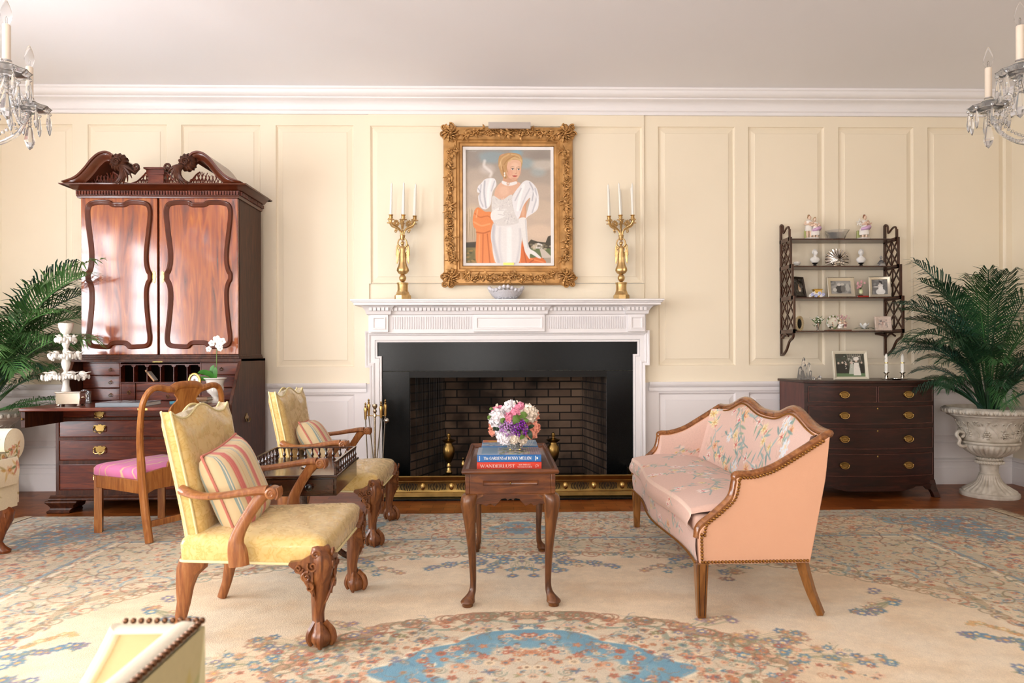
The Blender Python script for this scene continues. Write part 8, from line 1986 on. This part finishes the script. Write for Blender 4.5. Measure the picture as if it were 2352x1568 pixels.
def make_palm(label, loc, fronds, seed, mats):
    t = thing('palm', label, 'plant', loc, 0, 'kentia palms in urns'); r = random.Random(seed)
    for k, (az, L, el, droop) in enumerate(fronds):
        ca, sa = cos(az), sin(az); pts = []; p = Vector((.05*ca*r.uniform(.3, 1.2), .05*sa*r.uniform(.3, 1.2), 0)); e = el; n = 22
        for i in range(n):
            pts.append(p.copy()); q = i/(n-1); e = el-droop*q**1.7; st_ = L/(n-1); p = p+Vector((ca*cos(e), sa*cos(e), sin(e)))*st_
        m = MB(); m.tube([tuple(p_) for p_ in pts], [.0075*(1-.85*i/n)+.001 for i in range(n)], 5)
        side = Vector((-sa, ca, 0)); i0 = int(n*.34); dense = 3
        for i in range(i0*dense, (n-1)*dense):
            q = i/((n-1)*dense); j = i//dense; f_ = i/dense-j; b0 = pts[j].lerp(pts[j+1], f_); tg = (pts[j+1]-pts[j]).normalized(); up = side.cross(tg)*-1
            if up.z < 0: up = -up
            u_ = (q-.34)/.66; ll = L*.25*(sin(PI*(.14+.80*u_))**.7)*r.uniform(.85, 1.1)
            for s in (-1, 1):
                d = (side*s*(1.0-.35*u_)+tg*(.50+.75*u_)+up*r.uniform(.15, .4)).normalized()
                a1 = b0+d*ll*.5; a2 = b0+d*ll+Vector((0, 0, -ll*r.uniform(.22, .50)))
                wd = tg.cross(d).cross(d)*-1; wd = (tg-d*tg.dot(d)).normalized()*.0050*(L/1.2)
                m.add([tuple(b0-wd*.5), tuple(b0+wd*.5), tuple(a1+wd+up*.004), tuple(a1-wd+up*.004), tuple(a1*.35+a2*.65-wd*.7), tuple(a1*.35+a2*.65+wd*.7), tuple(a2)], [(0, 1, 2, 3), (3, 2, 5, 4), (4, 5, 6)])
        m.obj('frond', mats[k % len(mats)], t, smooth=70)
    return t
def fan(seed, n, azc, spread, Lr, elr, drr):
    r = random.Random(seed); return [(azc+spread*((k+.5)/n*2-1)+r.uniform(-.2, .2), r.uniform(*Lr), r.uniform(*elr), r.uniform(*drr)) for k in range(n)]
FR = fan(7, 9, PI+.5, 1.7, (.58, .72), (.72, 1.0), (1.5, 2.1)) + fan(1, 9, PI, 1.2, (1.05, 1.25), (1.40, 1.5), (.9, 1.8)) + fan(2, 10, PI, 2.2, (.75, .92), (1.15, 1.35), (1.3, 2.1)) + fan(3, 10, -PI/2, 2.2, (.62, .82), (.95, 1.25), (1.5, 2.1)) + [(PI, 1.12, 1.40, 1.5), (PI+.2, 1.0, 1.3, 1.9), (.2, 1.35, 1.45, .9), (0, 1.25, 1.3, 1.2), (-.6, .9, 1.2, 1.6), (PI-.1, .9, 1.22, 1.9), (-2.0, 1.2, 1.42, 1.2)]
def clampwall(fr, x0, y0, x1, y1):
    return [f for f in fr]
def wall_safe(fr, dyw, dxw, sgn):
    """turn fronds that would grow through the walls back into the room"""
    out = []
    for az, L, el, dr in fr:
        reach = L*.80; lim = sin(az)*reach > dyw or sgn*cos(az)*reach > dxw
        if lim: L *= .82; el = min(1.5, el+.12); reach = L*.75
        if sin(az)*reach > dyw: az = math.asin(dyw/reach) if cos(az) > 0 else PI-math.asin(dyw/reach)
        if sgn*cos(az)*reach > dxw: c = dxw/reach; az = (math.acos(c) if sgn > 0 else PI-math.acos(c))*(1 if sin(az) > 0 and math.sqrt(1-c*c)*reach < dyw else -1)
        out.append((az, L, el, dr))
    return out
make_palm('dark green palm growing from the stone urn right of the chest', (U1_[0], U1_[1], .628), wall_safe(FR, .26, .36, 1), 5, [FM[2], FM[0], FM[2], FM[3], FM[2]])
FL_ = fan(4, 9, 0, .9, (1.05, 1.35), (1.15, 1.32), (1.1, 1.9)) + fan(5, 10, -.3, 1.8, (.9, 1.15), (.9, 1.2), (1.2, 1.8)) + fan(6, 8, -PI/2+.4, 1.6, (.6, .85), (.6, 1.0), (1.1, 1.6)) + [(-.15, 1.50, 1.22, 1.05), (-.35, 1.45, 1.12, 1.0), (-.1, 1.35, 1.3, .9), (.0, .72, .35, .7), (-.25, .80, .25, .75), (-.3, 1.2, .9, 1.2), (PI, 1.0, 1.3, 1.0)]
make_palm('bright green palm at the left edge beside the secretary', (U2_[0], U2_[1], .628), wall_safe(FL_, .26, .22, -1), 9, [FM[1], FM[0], FM[4], FM[1], FM[3]])
# ================================================================== CHANDELIERS
M_sleeve = plain('ivory_candle_sleeve', 'ead9c6', var=.02, rough=.5); M_bulb = glass('bulb_glass', 'ffffff', ior=1.12)
M_prism = glass('crystal_drops', 'ffffff', rough=0, ior=1.5, trans=.84); M_cham = plain('chandelier_silver', 'b5b2ae', rough=.2, metal=1)
def make_chandelier(label, loc, rz):
    t = thing('chandelier', label, 'chandelier', loc, rz, 'crystal chandeliers')
    zc = ZC-loc[2]
    MB().lathe([(0, zc-.03), (.06, zc-.03), (.07, zc-.01), (.06, zc-.0015), (0, zc-.0015)], 20).obj('canopy', M_cham, t)
    ch = MB()
    for k in range(int((zc-.55)/.032)): z = .52+.032*k; ch.tube([(.010*cos(a)*(k % 2), .010*cos(a)*((k+1) % 2), z+.022*sin(a)) for a in np.linspace(0, 2*PI, 9)[:-1]], .0025, 4, closed=True)
    ch.obj('chain', M_cham, t)
    MB().lathe([(0, -.20), (.02, -.19), (.035, -.16), (.05, -.11), (.03, -.07), (.06, -.03), (.085, 0), (.07, .03), (.03, .06), (.045, .12), (.03, .18), (.04, .24), (.07, .30), (.03, .34), (.02, .42), (.035, .46), (.015, .50), (0, .52)], 16).obj('stem', M_prism, t, smooth=0)
    def drop(mb, p, L, w):
        x, y, z = p; k = [(0, 0), (w*.5, -.1*L), (w, -.62*L), (w*.55, -.88*L), (0, -L)]; mb.lathe([(r, z_) for r, z_ in k][::-1], 6, c=p, cap=False)
    def beads(mb, p, q, sag, n, r=.0075):
        for i in range(n+1):
            t_ = i/n; mb.ball((p[0]+(q[0]-p[0])*t_, p[1]+(q[1]-p[1])*t_, p[2]+(q[2]-p[2])*t_-sag*4*t_*(1-t_)), (r, r, r), 6, 4)
    pins = MB(); tips = []
    for k in range(6):
        a = 2*PI*k/6; ca, sa = cos(a), sin(a); up = k % 2; R, zp = (.47, .12) if not up else (.47, .12)
        pth = spl([(.03, .0), (.14, -.07), (.30, -.09), (.41, -.02), (.455, .07), (R, zp)], 5)
        am = MB(); am.tube([(r*ca, r*sa, z) for r, z in pth], .010, 7); arm = am.obj('arm', M_prism, t)
        M_ = Matrix.Translation((R*ca, R*sa, zp))
        MB().lathe([(.01, -.01), (.035, -.012), (.075, .0), (.088, .016), (.082, .017), (.06, .006), (.02, .004), (.016, .02), (.03, .04), (.014, .055)], 20, M=M_, rf=lambda i, q_, r, z: r*(1+.05*cos(10*q_)*(r > .05)), cap=False).obj('drip_pan', M_prism, t, smooth=20)
        MB().lathe([(.015, .05), (.019, .052), (.019, .058), (.012, .06)], 12, M=M_).obj('socket', M_cham, t)
        MB().lathe([(0, .058), (.0155, .058), (.0155, .205), (.013, .208), (0, .208)], 16, M=M_).obj('candle_sleeve', M_sleeve, t)
        bl = MB().lathe([(.011, .208), (.013, .215), (.021, .240), (.020, .262), (.012, .290), (.004, .308), (.0, .312)], 14, M=M_, cap=False); bo = bl.obj('bulb', M_bulb, t, smooth=80)
        MB().tube([(R*ca+x, R*sa, zp+z) for x, z in ((-.003, .212), (-.004, .235), (0, .242), (.004, .235), (.003, .212))], .0012, 4).obj('filament', M_cham, bo)
        dp = MB(); 
        for j in range(8):
            b_ = 2*PI*j/8+.2; p = (R*ca+.084*cos(b_), R*sa+.084*sin(b_), zp+.012)
            dp.ball((p[0], p[1], p[2]-.012), (.009, .009, .009), 8, 6); drop(dp, (p[0], p[1], p[2]-.024), .095, .0105); pins.ball((p[0], p[1], p[2]-.002), .0028, 5, 4); pins.ball((p[0], p[1], p[2]-.022), .0028, 5, 4)
        drop(dp, (R*ca, R*sa, zp-.075), .12, .024); beads(dp, (R*ca, R*sa, zp-.01), (R*ca, R*sa, zp-.072), 0, 4, .010)
        dp.obj('crystal_drops', M_prism, t, smooth=0); tips.append((R*ca, R*sa, zp+.005))
        sc_ = MB(); sc_.tube([((R-.02-.05*u)*ca, (R-.02-.05*u)*sa, zp+.02+.06*sin(PI*u)) for u in np.linspace(0, 1, 8)], .007, 6); sc_.tube([((R-.08+p)*ca, (R-.08+p)*sa, zp+.03+q) for p, q in spiral(0, 0, .028, .008, 0, 1.3, 14)], .006, 6); sc_.obj('glass_scroll', M_prism, t)
    for k in range(6):
        g = MB(); a, b_ = tips[k], tips[(k+1) % 6]; beads(g, a, b_, .13, 24, .009); beads(g, (a[0]*.97, a[1]*.97, a[2]-.01), (0, 0, .30), .10, 22, .008); g.obj('bead_swag', M_prism, t)
        an = 2*PI*(k+.5)/6; d = MB(); x, y = .30*cos(an), .30*sin(an); beads(d, (.08*cos(an), .08*sin(an), .02), (x, y, -.09), .03, 12); drop(d, (x, y, -.10), .13, .026); beads(d, (x, y, -.09), tips[k], .08, 14); d.obj('crystal_pendant', M_prism, t, smooth=0)
    pins.obj('wire_pins', M_cham, t)
    bs_ = MB(); bs_.ball((0, 0, -.235), (.04, .04, .045), 12, 8); bs_.obj('finial', M_prism, t, smooth=0)
    return t
# left one: two candle tips seen at the frame's edge
pA_, pB_ = onY(15, 138, 2.92), onY(53, 170, 3.38)
mid = (pA_+pB_)/2; dv = pB_-pA_; dv.z = 0; Lc = dv.length
# centre so that two neighbouring arms (radius .47) end at those two points
h_ = math.sqrt(max(0, .47**2-(Lc/2)**2)); nrm = Vector((-dv.y, dv.x, 0)).normalized()
cl = Vector((mid.x, mid.y, 0))+nrm*h_*(1 if nrm.x < 0 else -1)
cl.z = onY(15, 138, 2.92).z-.178
ang = math.atan2(pA_.y-cl.y, pA_.x-cl.x)
make_chandelier('crystal chandelier cut by the left edge', tuple(cl), ang)
qA, qB = onY(2343, 138, 2.92), onY(2286, 202, 3.40)
cr_ = Vector((qA.x+qB.x, qA.y+qB.y, 0))/2; dv = qB-qA; dv.z = 0; h_ = math.sqrt(max(0, .47**2-(dv.length/2)**2)); nrm = Vector((-dv.y, dv.x, 0)).normalized()
cr_ = cr_+nrm*h_*(1 if nrm.x > 0 else -1); cr_.z = qA.z-.178
make_chandelier('crystal chandelier cut by the right edge', tuple(cr_), math.atan2(qA.y-cr_.y, qA.x-cr_.x))
print('CHAND', cl, cr_, (pB_-pA_).length, (qB-qA).length)
